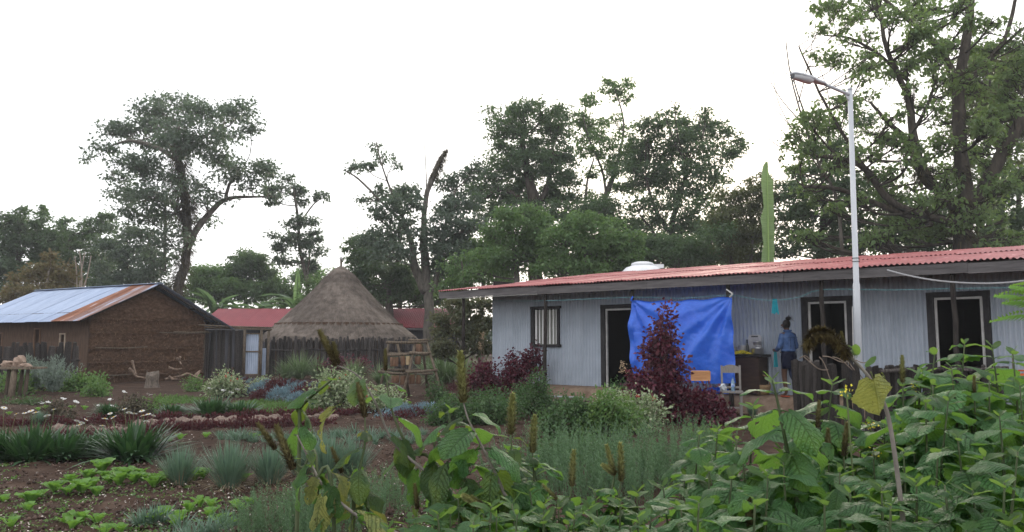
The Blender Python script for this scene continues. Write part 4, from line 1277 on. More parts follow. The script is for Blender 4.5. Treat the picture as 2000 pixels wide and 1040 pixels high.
# --- dark strap leaved daisy clumps with white flowers
petal_me = MB()
for k in range(15):
    t = 2 * math.pi * k / 15
    c_, s_ = math.cos(t), math.sin(t)
    petal_me.add([(c_ * .008 - s_ * .003, s_ * .008 + c_ * .003, 0), (c_ * .008 + s_ * .003, s_ * .008 - c_ * .003, 0), (c_ * .034 + s_ * .006, s_ * .034 - c_ * .006, .002), (c_ * .044, s_ * .044, -.004), (c_ * .034 - s_ * .006, s_ * .034 + c_ * .006, .002)], [(0, 1, 2, 3, 4)])
petal_me = petal_me.mesh('petals')
petal_me.materials.append(g_petal)
eye_me = MB().lathe([(.011, -.003), (.012, .004), (.007, .009), (.001, .010)], n=8).mesh('flower_eye', True)
eye_me.materials.append(g_yellow)


def daisies(root, spots, q, base_off=(0, 0)):
    org = Vector(root.location)
    for px, py, Y in spots:
        w = at(px, py, Y) - org
        w = Matrix.Rotation(-root.rotation_euler.z, 3, 'Z') @ w
        foot = Vector((w.x * .55, w.y * .55, .02))
        mid = foot.lerp(w, .6) + Vector((q.uniform(-.02, .02), q.uniform(-.02, .02), .02))
        st = P('flower_stalk', MB().tube(smooth_path([foot, mid, w], 3), .0035, 4, cap=False), g_stem, root)
        sc = q.uniform(.75, 1.05)
        f = P('flower', petal_me, None, root, loc=w, rot=(q.uniform(-.5, .5), q.uniform(-.5, .5), q.uniform(0, 6)), scl=(sc,) * 3)
        P('flower_eye', eye_me, None, f)


q = random.Random(5)
for lb, px, py, sc, spots in (
        ('dark strap leaved daisy clump cut by the left picture edge, white flowers above it', 5, 898, (1.0, 1.0, 1.15), [(8, 797), (48, 807), (32, 809)]),
        ('dark strap leaved daisy clump second from the left edge', 62, 900, (1.15, 1.15, 1.25), [(60, 803), (70, 806), (92, 812), (105, 800)]),
        ('dark strap leaved daisy clump right of the leftmost two', 118, 897, (1.05, 1.05, 1.15), []),
        ('low dark strap clump with daisies beside the stone edging', 178, 886, (.95, .95, .85), [(150, 822), (160, 826), (168, 820), (155, 830)]),
        ('big dark strap leaved clump on its own in front of the stone edging', 260, 897, (1.35, 1.35, 1.3), [(215, 808), (222, 815), (243, 799), (252, 806), (262, 808), (280, 812), (290, 809), (300, 812), (285, 823), (277, 803), (200, 832), (205, 818)])):
    p = onground(px, py)
    rt = place(pick(v_strap, px), 'daisy_clump', lb, 'plant', px, py, sc, 'dark daisy clumps in the front bed')
    daisies(rt, [(a, b, p.y + q.uniform(-.15, .25)) for a, b in spots], q)
for lb, px, py, sc in (('broad dark strap leaved clump in front of the lawn', 412, 815, (1.5, 1.3, 1.15)), ('smaller dark strap leaved clump at the right end of the lawn clump', 466, 815, (1.2, 1.2, .95)), ('small dark strap clump left of the lawn clump', 338, 812, (.9, .9, .7)),
                       ('dark leafy strap clump behind the daisy flowers', 215, 815, (.9, .9, .8))):
    place(pick(v_strap, px + 1), 'strap_clump', lb, 'plant', px, py, sc, 'dark strap clumps by the lawn')
# single white blossoms on thin stalks further back
for i, (px, py) in enumerate([(78, 786), (93, 785), (122, 778), (147, 784), (214, 780), (242, 765), (193, 792), (218, 792), (435, 762), (450, 766), (408, 758), (418, 757), (462, 760), (290, 770)]):
    p = onground(px, py + 22)
    where = ['near the stone topped table', 'near the stone topped table', 'on bare soil past the table', 'on bare soil past the table', 'behind the front daisies', 'behind the front daisies', 'low among the front daisies', 'low among the front daisies',
             'under the variegated shrub', 'under the variegated shrub', 'left of the variegated shrub', 'left of the variegated shrub', 'between shrub and stump', 'between shrub and stump'][i]
    rt = T('white_flower', ('left of two' if i % 2 == 0 else 'right of two') + ' white flowers on thin stalks ' + where, 'flower', p, 0, 'white flowers ' + where)
    w = at(px, py, p.y) - p
    P('stalk', MB().tube([(0, 0, -.02), (.01, 0, w.z * .5), w], .005, 4), g_stem, rt)
    for k in range(2):
        f = P('petals', petal_me, None, rt, loc=w + Vector((k * .05, 0, -.02 * k)), rot=(q.uniform(-.6, .6), q.uniform(-.6, .6), 0), scl=(1.15,) * 3)
# --- red ground cover rows and stone edging
def row(label, pts, rw, n, me_mat, name, cat, seed, L=.055, hgt=.16):
    r_ = np.random.default_rng(seed)
    pw = [gnd(*p) for p in pts]
    t = r_.uniform(0, len(pw) - 1.001, n)
    i = t.astype(int)
    f = (t - i)[:, None]
    A_ = np.array(pw)
    c = A_[i] * (1 - f) + A_[i + 1] * f
    lump = .6 + .8 * vnoise(t * 6, t * 0, seed)
    ang_ = r_.uniform(0, np.pi, n)
    rad = np.sqrt(r_.random(n))
    off = np.stack([r_.normal(0, .4, n) * rw, np.cos(ang_) * rad * rw, np.sin(ang_) * rad * hgt * lump], 1)
    pos = c + off
    pos[:, 2] += ground_z(pos[:, 0], pos[:, 1]) - .01
    fw = off + r_.normal(0, .05, (n, 3)) + np.array([0, 0, .12])
    V, F = leaf_cards(pos, fw, r_.normal(0, 1, (n, 3)), L * r_.uniform(.6, 1.4, n), L * .5)
    return setp(P(name, mesh_np(name, V, F), me_mat), label, cat, kind='stuff')


row('long low red leaved border row behind the stone edging', [(-40, 832), (60, 832), (160, 830), (260, 826), (340, 823), (420, 821), (470, 820), (540, 818), (600, 814), (660, 812), (720, 808)], .17, 5200, g_redcover, 'red_border', 'ground cover', 401)
row('low red leaved border row in front of the stone edging', [(280, 853), (330, 846), (400, 843), (460, 840), (520, 836), (580, 833), (650, 830)], .13, 2600, g_redcover, 'red_border', 'ground cover', 402)
row('short red leaved row at the left end of the stones', [(60, 858), (110, 856), (160, 856), (230, 858)], .12, 800, g_redcover, 'red_border', 'ground cover', 403)
row('red ground cover strip near the grey chair', [(1330, 808), (1380, 806), (1420, 806), (1470, 803)], .3, 1500, g_redcover, 'red_border', 'ground cover', 404)
row('red ground cover strip between the pot rack and red bushes', [(870, 765), (900, 755), (940, 752), (990, 752)], .4, 2200, g_redcover, 'red_border', 'ground cover', 405)
row('blue grey ground cover around the red row right of the white stones', [(760, 815), (800, 808), (840, 805), (860, 800)], .45, 1800, g_blue, 'blue_border', 'ground cover', 406)
row('dark red ground cover mixed in the blue patch', [(770, 822), (805, 815), (845, 810)], .4, 900, g_redcover, 'red_border', 'ground cover', 407)
stone_me = []
for s in range(7):
    qq = np.random.default_rng(500 + s)
    n1, n2 = 7, 10
    V, F = [], []
    lob = qq.normal(0, .17, (n1, n2))
    for i in range(n1):
        th = math.pi * i / (n1 - 1)
        for k in range(n2):
            ph = 2 * math.pi * k / n2
            r0 = 1 + (lob[i, k] if 0 < i < n1 - 1 else 0)
            V.append((r0 * math.sin(th) * math.cos(ph), r0 * math.sin(th) * math.sin(ph) * .8, r0 * math.cos(th) * .62))
    for i in range(n1 - 1):
        for k in range(n2):
            F.append((i * n2 + k, (i + 1) * n2 + k, (i + 1) * n2 + (k + 1) % n2, i * n2 + (k + 1) % n2))
    me = MB().add(V, F).mesh('stone')
    me.materials.append(m_stone)
    stone_me.append(me)


def stones(label, pts, wpx, n, s0, s1, seed, root=None):
    qq = random.Random(seed)
    pw = [Vector(p) for p in [(x_, y_, 0) for x_, y_ in pts]]
    c0 = onground(*pts[0])
    rt = T('stone_edging', label, 'stones', c0)
    for i in range(n):
        t = qq.uniform(0, len(pw) - 1.001)
        a = pw[int(t)].lerp(pw[int(t) + 1], t % 1)
        p = onground(a.x + qq.uniform(-8, 8), a.y + qq.uniform(-wpx, wpx))
        s_ = qq.uniform(s0, s1)
        P('stone', stone_me[qq.randrange(7)], None, rt, loc=(p.x - c0.x, p.y - c0.y, p.z - c0.z + s_ * .35 + qq.uniform(0, .05)), rot=(qq.uniform(-.4, .4), qq.uniform(-.4, .4), qq.uniform(0, 6)), scl=(s_, s_, s_))
    return rt


stones('long band of pale pinkish stones edging the flower bed', [(270, 842), (340, 833), (420, 831), (500, 828), (570, 825), (650, 820)], 4, 190, .05, .105, 601)
stones('short heap of pale stones between the daisy clumps', [(105, 850), (150, 848), (200, 850), (250, 846)], 5, 46, .05, .11, 602)
stones('rounded stones along the foot of the porch ledge', [(1070, 782), (1120, 785), (1170, 786), (1215, 784)], 6, 60, .06, .13, 603)
stones('pale stones below the red bushes at the house corner', [(885, 748), (920, 742), (960, 752)], 6, 26, .07, .14, 604)
# --- blue and red succulent cushions
cush = [(497, 775, 26, 'b', 'blue grey cushion at the left of the cushion bed'), (520, 764, 24, 'b', 'blue grey cushion at the back left of the bed'), (540, 768, 26, 'r', 'red brown cushion behind the long blue cushions'), (512, 781, 22, 'r', 'red brown cushion in front between blue cushions'),
        (545, 782, 26, 'b', 'blue grey cushion left of the middle of the bed'), (573, 775, 26, 'b', 'blue grey cushion in the middle of the bed'), (583, 785, 22, 'b', 'low blue grey cushion before the middle one'), (590, 779, 24, 'r', 'red brown cushion right of the middle blue ones'), (602, 792, 22, 'b', 'blue grey cushion nearest the lawn on the right'),
        (466, 776, 20, 'r', 'red brown cushion beside the variegated shrub'), (622, 786, 22, 'b', 'blue grey cushion behind the yellowing leaf'), (790, 815, 24, 'b', 'blue grey cushion right of the drooping foreground leaves'), (825, 812, 24, 'b', 'blue grey cushion towards the pot rack bed'), (560, 826, 18, 'r', 'small dark red cushion between lawn and stones')]
for px, py, rp, k, lb in cush:
    s_ = rp * S(py) * 1.12
    place(pick(v_blue if k == 'b' else v_red, px, py), 'succulent_cushion', lb, 'plant', px, py, (s_ * 1.1, s_ * .9, s_ * 1.25), 'low succulent cushions', z=-.03)
# far row of alternating cushions by the hut fence
names_ = ['by the tin gate', 'right of the tin gate', 'before the hut fence', 'under the fountain grass', 'left of the variegated shrub']
for i in range(22):
    px = 478 + i * 7.4
    py = 748 + i * .35
    k = 'b' if i % 2 == 0 else 'r'
    s_ = 9.5 * S(py)
    lb = ORD[i // 2] + (' blue grey' if k == 'b' else ' red brown') + ' cushion from the left in the far edging row by the hut'
    place(pick(v_blue if k == 'b' else v_red, i), 'succulent_cushion', lb, 'plant', px, py, (s_, s_ * 1.6, s_ * 1.5), 'far edging row, ' + ('blue ' if k == 'b' else 'red ') + names_[min(4, i // 5)], z=-.02)
# --- lawn patch
r_ = np.random.default_rng(610)
n = 16000
lpx, lpy = r_.uniform(300, 680, n), r_.uniform(776, 816, n)
cy_ = 800 - (lpx - 540) * .02
keep = ((lpx - 545) / 95) ** 2 + ((lpy - 799) / 16) ** 2 < 1 + .3 * vnoise(lpx * .05, lpy * .2, 5)
keep |= ((lpx - 350) / 60) ** 2 + ((lpy - 784) / 8) ** 2 < .8
lpx, lpy = lpx[keep], lpy[keep]
w = np.array([gnd(a, b) for a, b in zip(lpx, lpy)])
w[:, 2] = ground_z(w[:, 0], w[:, 1])
n = len(w)
d = np.stack([r_.normal(0, .5, n), r_.normal(0, .5, n), np.ones(n)], 1)
V, F = blades(w, d, r_.uniform(.07, .15, n), .016, .2, 2)
setp(P('lawn', mesh_np('lawn', V, F), g_lawn), 'small patch of short green lawn behind the stone edging', 'grass', kind='stuff')
# --- onions, leeks
for px, py, sc, lb in ((350, 950, .85, 'blue green onion clump left of the pair in front'), (447, 953, 1.05, 'largest blue green onion clump in the soil at front left'), (527, 948, .9, 'blue green onion clump right of the largest one'), (592, 925, .95, 'blue green onion clump behind the brown spikes'),
                       (640, 935, 1.1, 'blue green onion clump behind the drooping stem'), (690, 930, .9, 'small onion clump behind the hanging leaves'), (1470, 815, .5, 'tiny onion clump near the grey chair'), (75, 832, .6, 'thin onion clump at the left stones')):
    rt = place(pick(v_onion, px), 'onion_clump', lb, 'plant', px, py, sc, 'onion clumps')
    P('dry_blades', pick(v_onion_dry, px), None, rt, scl=(sc, sc, sc * .9))
wl_ = ['left of the brown spikes', 'behind the brown spikes', 'behind the foreground stems', 'right of the foreground stems']
for i in range(46):
    px = 425 + i * 8.9 + q.uniform(-4, 4)
    py = 862 - (4 if px > 640 else 0) + q.uniform(-10, 8)
    k = min(3, i // 12)
    place(pick(v_leek, i * 3), 'leek_tuft', ORD[i - 12 * k] + ' slim leek tuft from the left in the planted row ' + wl_[k], 'plant', px, py, q.uniform(.75, 1.15), 'leek row ' + wl_[k], part='blades')
for i in range(12):
    px, py = 268 + i * 17 + q.uniform(-4, 4), q.uniform(1022, 1062)
    place(pick(v_leek, i * 5), 'leek_tuft', ORD[i] + ' bluish leek tuft from the left along the bottom edge', 'plant', px, py, q.uniform(.8, 1.1), 'leeks at the bottom edge', part='blades')
# --- lettuces and chard: every leaf its own piece
lett_me = []
for s in range(5):
    qq = np.random.default_rng(700 + s)
    n1, n2 = 9, 7
    V = []
    for i in range(n1):
        t = i / (n1 - 1)
        w_ = .5 * (.14 + .86 * math.sin(min(1, t * 1.02) * math.pi * .58) ** 1.5) * (1 if t < .9 else .75)
        for j in range(n2):
            a = (j / (n2 - 1) - .5) * 2
            V.append((t * .95 - .1 * t * t, a * w_ * .52, .10 * t - .34 * t ** 3 * (.6 + .2 * s / 4) + .20 * a * a * w_ + .05 * math.sin(i * 2.1 + j * 1.9 + s) * abs(a) * t))
    F = [(i * n2 + j, i * n2 + j + 1, (i + 1) * n2 + j + 1, (i + 1) * n2 + j) for i in range(n1 - 1) for j in range(n2 - 1)]
    me = MB().add(V, F).mesh('leaf', True)
    me.materials.append(g_lett)
    lett_me.append(me)


def lettuce(label, px, py, size, n, group, e0=.5, e1=1.3):
    e0, e1, size = e0 + .42, e1 + .22, size * .98
    p = onground(px, py)
    qq = random.Random(int(px * 13 + py))
    rt = T('lettuce_plant', label, 'plant', p, qq.uniform(0, 6), group)
    for i in range(n):
        az = i * 2.4 + qq.uniform(-.3, .3)
        el = e0 + (e1 - e0) * i / max(1, n - 1) + qq.uniform(-.15, .15)
        sc = size * (1.05 - .35 * i / n) * qq.uniform(.85, 1.15)
        o = P('leaf', lett_me[qq.randrange(5)], None, rt, loc=(.015 * math.cos(az), .015 * math.sin(az), 0), scl=(sc,) * 3)
        o.rotation_euler = Euler((qq.uniform(-.2, .2), -el, az), 'XYZ')


lettuce('largest round headed lettuce standing alone among the seedlings', 199, 925, .23, 18, 'lettuces')
big = [(172, 940), (205, 938), (245, 935), (262, 948), (232, 955), (213, 950), (280, 945), (305, 950), (135, 945), (107, 968), (132, 972), (160, 968), (188, 970), (180, 960), (75, 978), (300, 957), (330, 938), (60, 985), (235, 930), (255, 925), (275, 932), (150, 955), (318, 945), (380, 942), (395, 938), (475, 945)]
big_a, big_b = [p for p in big if p[1] < 949], [p for p in big if p[1] >= 949]
for od, px, py, wh in [(a, b_, c_, 'upper') for a, b_, c_ in ranked(big_a)] + [(a, b_, c_, 'lower') for a, b_, c_ in ranked(big_b)]:
    lettuce(od + ' mid green lettuce from the left in the ' + wh + ' row left of the onion clumps', px, py, q.uniform(.12, .19), 14, 'lettuce row beside the onions', .45, 1.3)
for lb, pts in (('small lettuce seedling in the soil near the bottom left corner', [(8, 982), (55, 1000), (130, 1022), (160, 1018), (190, 1020), (22, 1032), (140, 1030)]), ('young lettuce at the bottom edge before the onion clumps', [(325, 1010), (350, 1015), (300, 1025), (390, 988), (412, 992), (460, 990), (370, 1000), (470, 1000), (410, 1010), (430, 1020), (450, 1025), (345, 1028), (205, 1042), (235, 1040), (490, 985)]),
                ('lone lettuce seedling on bare soil below the stone edging', [(352, 860), (402, 855), (330, 865), (495, 858)]), ('bright leafy seedling behind the daisy bed', [(140, 800), (165, 802), (75, 805), (90, 802), (370, 815), (18, 812)]), ('bright lettuce near the pot rack feet', [(790, 785), (800, 790), (880, 775)])):
    for od, px, py in ranked(pts):
        lettuce(lb + ', ' + od + ' from the left', px, py, q.uniform(.11, .16), 7, lb, .4, 1.2)
# --- tiny weeds and scattered pale petals on the soil
r_ = np.random.default_rng(620)
n = 1500
wpx, wpy = r_.uniform(-20, 900, n), 850 + 200 * r_.random(n) ** .8
kp = vnoise(wpx * .012, wpy * .03, 9) > .45
wpx, wpy = wpx[kp], wpy[kp]
w = np.array([gnd(a, b) for a, b in zip(wpx, wpy)])
w[:, 2] = ground_z(w[:, 0], w[:, 1]) + .01
parts = []
for k in range(5):
    d = np.stack([r_.normal(0, 1, len(w)), r_.normal(0, 1, len(w)), .6 + 0 * wpx], 1)
    parts.append(leaf_cards(w + r_.normal(0, .03, w.shape) * np.array([1, 1, .2]), d, np.array([[0, 0, 1.0]]) + r_.normal(0, .3, w.shape), r_.uniform(.02, .05, len(w)), .02))
V, F = cat_vf(parts)
setp(P('seedling_weeds', mesh_np('seedling_weeds', V, F), g_shrub_l), 'tiny green weeds sprouting over the bare soil', 'weeds', kind='stuff')
n = 2600
wpx, wpy = r_.uniform(-20, 1000, n), 760 + 290 * r_.random(n)
w = np.array([gnd(a, b) for a, b in zip(wpx, wpy)])
w[:, 2] = ground_z(w[:, 0], w[:, 1]) + .035
V, F = leaf_cards(w, r_.normal(0, 1, (n, 3)) * np.array([1, 1, .2]), np.array([[0, 0, 1.0]]) + r_.normal(0, .5, (n, 3)), r_.uniform(.01, .035, n), r_.uniform(.008, .022, n))
setp(P('litter', mesh_np('litter', V, F), mat('pale_litter', (.30, .24, .20), (.55, .50, .46), scale=3, island=.45)), 'scattered pale petals, chips and pebbles on the soil', 'litter', kind='stuff')
n = 5000
wpx, wpy = r_.uniform(-60, 1100, n), 775 + 290 * r_.random(n) ** 1.1
w = np.array([gnd(a, b) for a, b in zip(wpx, wpy)])
w[:, 2] = ground_z(w[:, 0], w[:, 1]) + .02
sz = r_.uniform(.008, .03, n)
vv = np.array([[1, 0, 0], [-1, 0, 0], [0, 1, 0], [0, -1, 0], [0, 0, .8], [0, 0, -.8]], float)
ff = np.array([[0, 2, 4], [2, 1, 4], [1, 3, 4], [3, 0, 4], [2, 0, 5], [1, 2, 5], [3, 1, 5], [0, 3, 5]])
V = (w[:, None] + vv[None] * sz[:, None, None] * r_.uniform(.6, 1.3, (n, 6, 1))).reshape(-1, 3)
F = (np.arange(n)[:, None, None] * 6 + ff[None]).reshape(-1, 3)
setp(P('soil_clods', mesh_np('soil_clods', V, F), mat('clod_soil', (.045, .028, .021), (.10, .066, .052), scale=3, island=.4, rough=.95)), 'loose crumbs and clods of dark soil', 'soil', kind='stuff')
# --- rosemary
ros = [(500, 1045), (535, 1035), (575, 1045), (615, 1035), (650, 1048), (690, 1040), (480, 1060), (555, 1060), (600, 1065), (640, 1010), (730, 1020), (780, 1000), (700, 1000), (760, 975), (820, 985)]
for front in (0, 1):
    for od, px, py in ranked([p for p in ros if (p[1] >= 1030) == bool(front)]):
        place(pick(v_rose, px), 'rosemary_bush', od + ' from the left of the feathery rosemary bushes ' + ('along the bottom edge' if front else 'just behind the bottom edge'), 'plant', px, py, q.uniform(.55, .72), 'rosemary at the bottom edge')
ros2 = [(1060, 955), (1095, 965), (1130, 955), (1165, 965), (1200, 955), (1235, 965), (1270, 955), (1300, 965), (1335, 950), (1365, 940), (1110, 935), (1150, 930), (1190, 935), (1225, 930), (1260, 935), (1300, 930), (1340, 925), (1080, 930), (1375, 915), (1180, 985), (1120, 990), (1240, 985), (1400, 905), (1330, 900), (1020, 960), (980, 950)]
for front in (0, 1):
    for od, px, py in ranked([p for p in ros2 if (p[1] >= 948) == bool(front)]):
        place(pick(v_rose, px, 1), 'rosemary_bush', od + ' from the left in the ' + ('front' if front else 'back') + ' row of the upright rosemary hedge', 'plant', px, py, q.uniform(.78, 1.0), 'rosemary hedge in the middle')


# --- shrubs
def shrub(label, px, py, blobs, m, leaf, n, name='shrub', cat='shrub', seed=0, group=None, flowers=None, stem=True, wl_=.6):
    """blobs in photograph pixels relative to the foot (dx, height, rx, ry)"""
    p = onground(px, py)
    s_ = p.y / FPX
    r_ = np.random.default_rng(seed or int(px * 7 + py))
    qq = random.Random(int(px + py))
    rt = T(name, label, cat, p, 0, group)
    mb = MB()
    parts, tot = [], sum(b[2] * b[3] for b in blobs)
    fl = []
    for dx_, h_, rx, ry in blobs:
        dyy = qq.uniform(-.5, .5) * rx * s_
        c = np.array([dx_ * s_, dyy, h_ * s_])
        k = max(20, int(n * rx * ry / tot))
        nc = max(4, k // 26)
        cd = rot_rand(r_, nc) * (r_.uniform(.25, 1, nc) ** .5)[:, None]
        cl = c + cd * np.array([rx * s_, rx * s_ * .9, ry * s_])
        cl[:, 2] = np.maximum(cl[:, 2], .03)
        for e in cl[:: max(1, nc // 9)]:
            mb.tube([(c[0] * .2 * qq.random(), c[1] * .2, 0), (c[0] * .6 + e[0] * .1, e[1] * .5, e[2] * .5), tuple(e)], [.012, .008, .003], 4, cap=False)
        ci = r_.integers(0, nc, k)
        off = r_.normal(0, 1, (k, 3)) * leaf * 1.1
        pos = cl[ci] + off
        pos[:, 2] = np.maximum(pos[:, 2], .01)
        fw = off + r_.normal(0, leaf * .7, (k, 3)) + np.array([0, 0, -.2 * leaf])
        parts.append(leaf_cards(pos, fw, r_.normal(0, .6, (k, 3)) + np.array([0, -.3, .7]), leaf * r_.uniform(.6, 1.3, k), leaf * wl_))
        fl += list(cl[r_.random(nc) < .35])
    if stem:
        P('stem', mb, m_bark_dark, rt)
    V, F = cat_vf(parts)
    P('foliage', mesh_np('foliage', V, F), m, rt)
    if flowers:
        for e in fl[:flowers]:
            k = 9
            pos = np.repeat(e[None], k, 0) + np.array([0, -.02, leaf * 1.2])
            V, F = leaf_cards(pos, r_.normal(0, 1, (k, 3)) + np.array([0, 0, .5]), r_.normal(0, 1, (k, 3)), .045, .035)
            P('flower', mesh_np('flower', V, F), g_pink, rt)
    return rt


# tall red leaved shrub in front of the tarpaulin and its neighbours
shrub('tall tapering dark maroon shrub in front of the blue tarpaulin', 1290, 826, [(12, 205, 10, 10), (10, 185, 15, 14), (8, 160, 20, 18), (5, 135, 26, 18), (8, 110, 33, 20), (0, 85, 46, 22), (-25, 70, 26, 18), (20, 65, 28, 20), (-5, 45, 46, 22), (0, 20, 50, 20), (-30, 30, 30, 20), (30, 30, 26, 20), (-15, 125, 12, 12), (-45, 75, 14, 12), (-8, 150, 8, 8)], g_maroon, .085, 7000, 'maroon_shrub', seed=801, wl_=.75)
shrub('low wide maroon shrub right of the tall tapering one', 1372, 826, [(-20, 42, 24, 16), (12, 38, 24, 15), (30, 18, 20, 14), (0, 18, 40, 15), (-35, 22, 24, 18)], g_maroon, .085, 2600, 'maroon_shrub', seed=802, wl_=.75)
shrub('maroon shrub with thin tips below the barred window', 1015, 782, [(0, 48, 28, 20), (-22, 38, 24, 18), (24, 58, 18, 20), (10, 82, 16, 12), (-12, 72, 14, 12), (28, 90, 8, 12), (0, 20, 38, 18)], g_maroon, .085, 3000, 'maroon_shrub', seed=803, wl_=.75)
shrub('low maroon shrub left of the house corner', 942, 782, [(0, 45, 24, 20), (-18, 32, 20, 16), (18, 35, 24, 16), (5, 62, 16, 12), (42, 28, 18, 14), (0, 18, 36, 14)], g_maroon, .085, 2400, 'maroon_shrub', seed=804, wl_=.75)
shrub('dark maroon shrub before the hut fence left of the pot rack', 665, 742, [(0, 28, 22, 10), (30, 26, 24, 12), (-25, 22, 18, 10), (45, 20, 14, 9)], g_maroon, .12, 1300, 'maroon_shrub', seed=805, wl_=.75)
# dry flower plumes over the red shrubs
for lb, px, py, tips in (('dry cream flower plume above the left maroon shrub', 985, 772, [(988, 655), (1002, 668), (1022, 660), (1040, 662)]), ('dry pinkish flower plume beside the left porch post', 945, 765, [(943, 650), (938, 670)]), ('dry cream tip at the left side of the tall maroon shrub', 1245, 815, [(1216, 708)])):
    p = onground(px, py)
    rt = T('dry_plume', lb, 'plant', p)
    r_ = np.random.default_rng(px)
    for tx, ty in tips:
        e = at(tx, ty, p.y) - p
        P('stalk', MB().tube([(0, 0, 0), e * .5 + Vector((.03, 0, .02)), e], .006, 4), g_dry, rt)
        n = 70
        t = r_.uniform(-.22, .02, n)
        pos = np.array(e)[None] + np.stack([r_.normal(0, .035, n), r_.normal(0, .035, n), t], 1)
        V, F = leaf_cards(pos, r_.normal(0, 1, (n, 3)) + np.array([0, 0, .8]), r_.normal(0, 1, (n, 3)), .04, .025)
        P('plume', mesh_np('plume', V, F), mat('plume_cream', (.42, .30, .18), (.55, .42, .28), scale=4, island=.2), rt)
# green shrubs in the middle
for i, (lb, px, py, bl, m, lf, n) in enumerate([
        ('low green shrub at the foot of the pot rack', 880, 830, [(0, 35, 34, 20), (-20, 18, 30, 16), (25, 20, 30, 18)], g_shrub, .06, 2400), ('dense low green shrub below the house corner', 960, 830, [(0, 36, 36, 20), (-28, 25, 30, 18), (30, 26, 34, 18), (0, 12, 50, 12)], g_shrub, .055, 3200),
        ('bushy green shrub in front of the porch post', 1050, 818, [(0, 50, 26, 20), (-25, 30, 30, 20), (28, 32, 28, 20), (5, 72, 16, 16), (0, 14, 44, 14)], g_shrub, .06, 2800), ('dark green shrub below the porch stones', 1115, 860, [(0, 30, 44, 24), (-35, 25, 30, 20), (40, 35, 30, 24), (0, 55, 30, 16)], g_shrub, .07, 2800),
        ('mid green shrub between the porch stones and the rosemary hedge', 1180, 862, [(0, 40, 40, 26), (-30, 24, 34, 22), (34, 40, 34, 26), (10, 66, 26, 14)], g_shrub_l, .07, 2600), ('small green shrub at the foot of the maroon shrub', 1205, 800, [(0, 25, 16, 16), (5, 44, 10, 10)], g_shrub, .06, 700),
        ('green bush right of the rosemary hedge', 1390, 880, [(0, 16, 30, 14), (-25, 18, 20, 12)], g_shrub_l, .06, 1000), ('pale twiggy green bush behind the bottom rosemary', 1120, 900, [(0, 14, 60, 14), (60, 14, 50, 14), (-50, 14, 40, 12)], g_shrub, .06, 2200),
        ('green weeds at the end of the low dark fence', 165, 765, [(0, 20, 26, 14), (-25, 14, 22, 12), (24, 10, 20, 10)], g_shrub_l, .10, 1300), ('low green tuft before the mud house wall', 182, 775, [(0, 10, 18, 9), (12, 8, 12, 7)], g_shrub_l, .09, 600),
        ('green weeds under the silvery bush', 90, 765, [(-20, 14, 20, 12), (15, 18, 26, 14), (35, 10, 18, 10)], g_shrub_l, .10, 1200), ('green weeds behind the stone topped table', 28, 770, [(0, 25, 24, 20), (-20, 14, 20, 14), (15, 10, 20, 10)], g_shrub_l, .10, 1000),
        ('small green plant right of the stump', 378, 765, [(0, 12, 16, 10), (8, 8, 12, 7)], g_shrub_l, .08, 500), ('dark twiggy bush behind the white daisies', 265, 818, [(0, 30, 26, 18), (-18, 18, 20, 14), (18, 18, 20, 14)], mat('twiggy_leaf', (.06, .055, .035), (.10, .085, .055), scale=4, island=.4), .05, 1500),
        ('dark twiggy bush between the daisies and table', 110, 826, [(0, 26, 20, 16), (10, 15, 22, 12)], MATS['twiggy_leaf'], .05, 1000), ('low bright green herb by the daisy flowers', 310, 806, [(0, 14, 22, 10), (-30, 10, 20, 8)], g_shrub_l, .06, 700),
        ('low green weeds at the left picture edge by the table', 60, 792, [(0, 6, 30, 6), (-40, 6, 30, 6)], g_shrub, .06, 600), ('bushy green plant right of the pot rack', 850, 790, [(0, 26, 16, 20), (10, 12, 20, 12)], g_shrub, .06, 900),
        ('thin leafy shrub between the pot rack and porch', 1000, 800, [(-30, 26, 30, 16), (20, 30, 30, 18), (-70, 20, 30, 14)], g_shrub, .06, 1600)]):
    shrub(lb, px, py, bl, m, lf, n, 'green_shrub', seed=820 + i)
shrub('cream variegated shrub with coral flowers beside the mud house', 437, 778, [(0, 30, 26, 16), (-18, 18, 18, 12), (20, 16, 18, 12), (0, 12, 32, 10)], g_varieg, .085, 1900, 'variegated_shrub', seed=850, flowers=9)
shrub('small cream variegated shrub behind the blue cushions', 512, 760, [(0, 9, 16, 7), (12, 8, 10, 6)], g_varieg, .085, 600, 'variegated_shrub', seed=851)
shrub('large cream variegated shrub with coral flowers behind the yellowing leaf', 655, 800, [(0, 45, 34, 20), (-25, 30, 26, 18), (30, 50, 26, 18), (10, 20, 44, 18), (-10, 62, 20, 10)], g_varieg, .08, 2700, 'variegated_shrub', seed=852, flowers=14)
shrub('cream variegated shrub with coral flowers under the pot rack', 735, 805, [(0, 30, 30, 18), (28, 24, 26, 16), (-26, 20, 22, 16)], g_varieg, .075, 1500, 'variegated_shrub', seed=853, flowers=9)
shrub('pale variegated shrub at the foot of the tall maroon shrub', 1248, 845, [(0, 48, 36, 20), (-30, 44, 28, 18), (28, 38, 22, 18), (-10, 22, 46, 18), (-50, 60, 24, 12)], g_varieg, .07, 2800, 'variegated_shrub', seed=854, flowers=4)
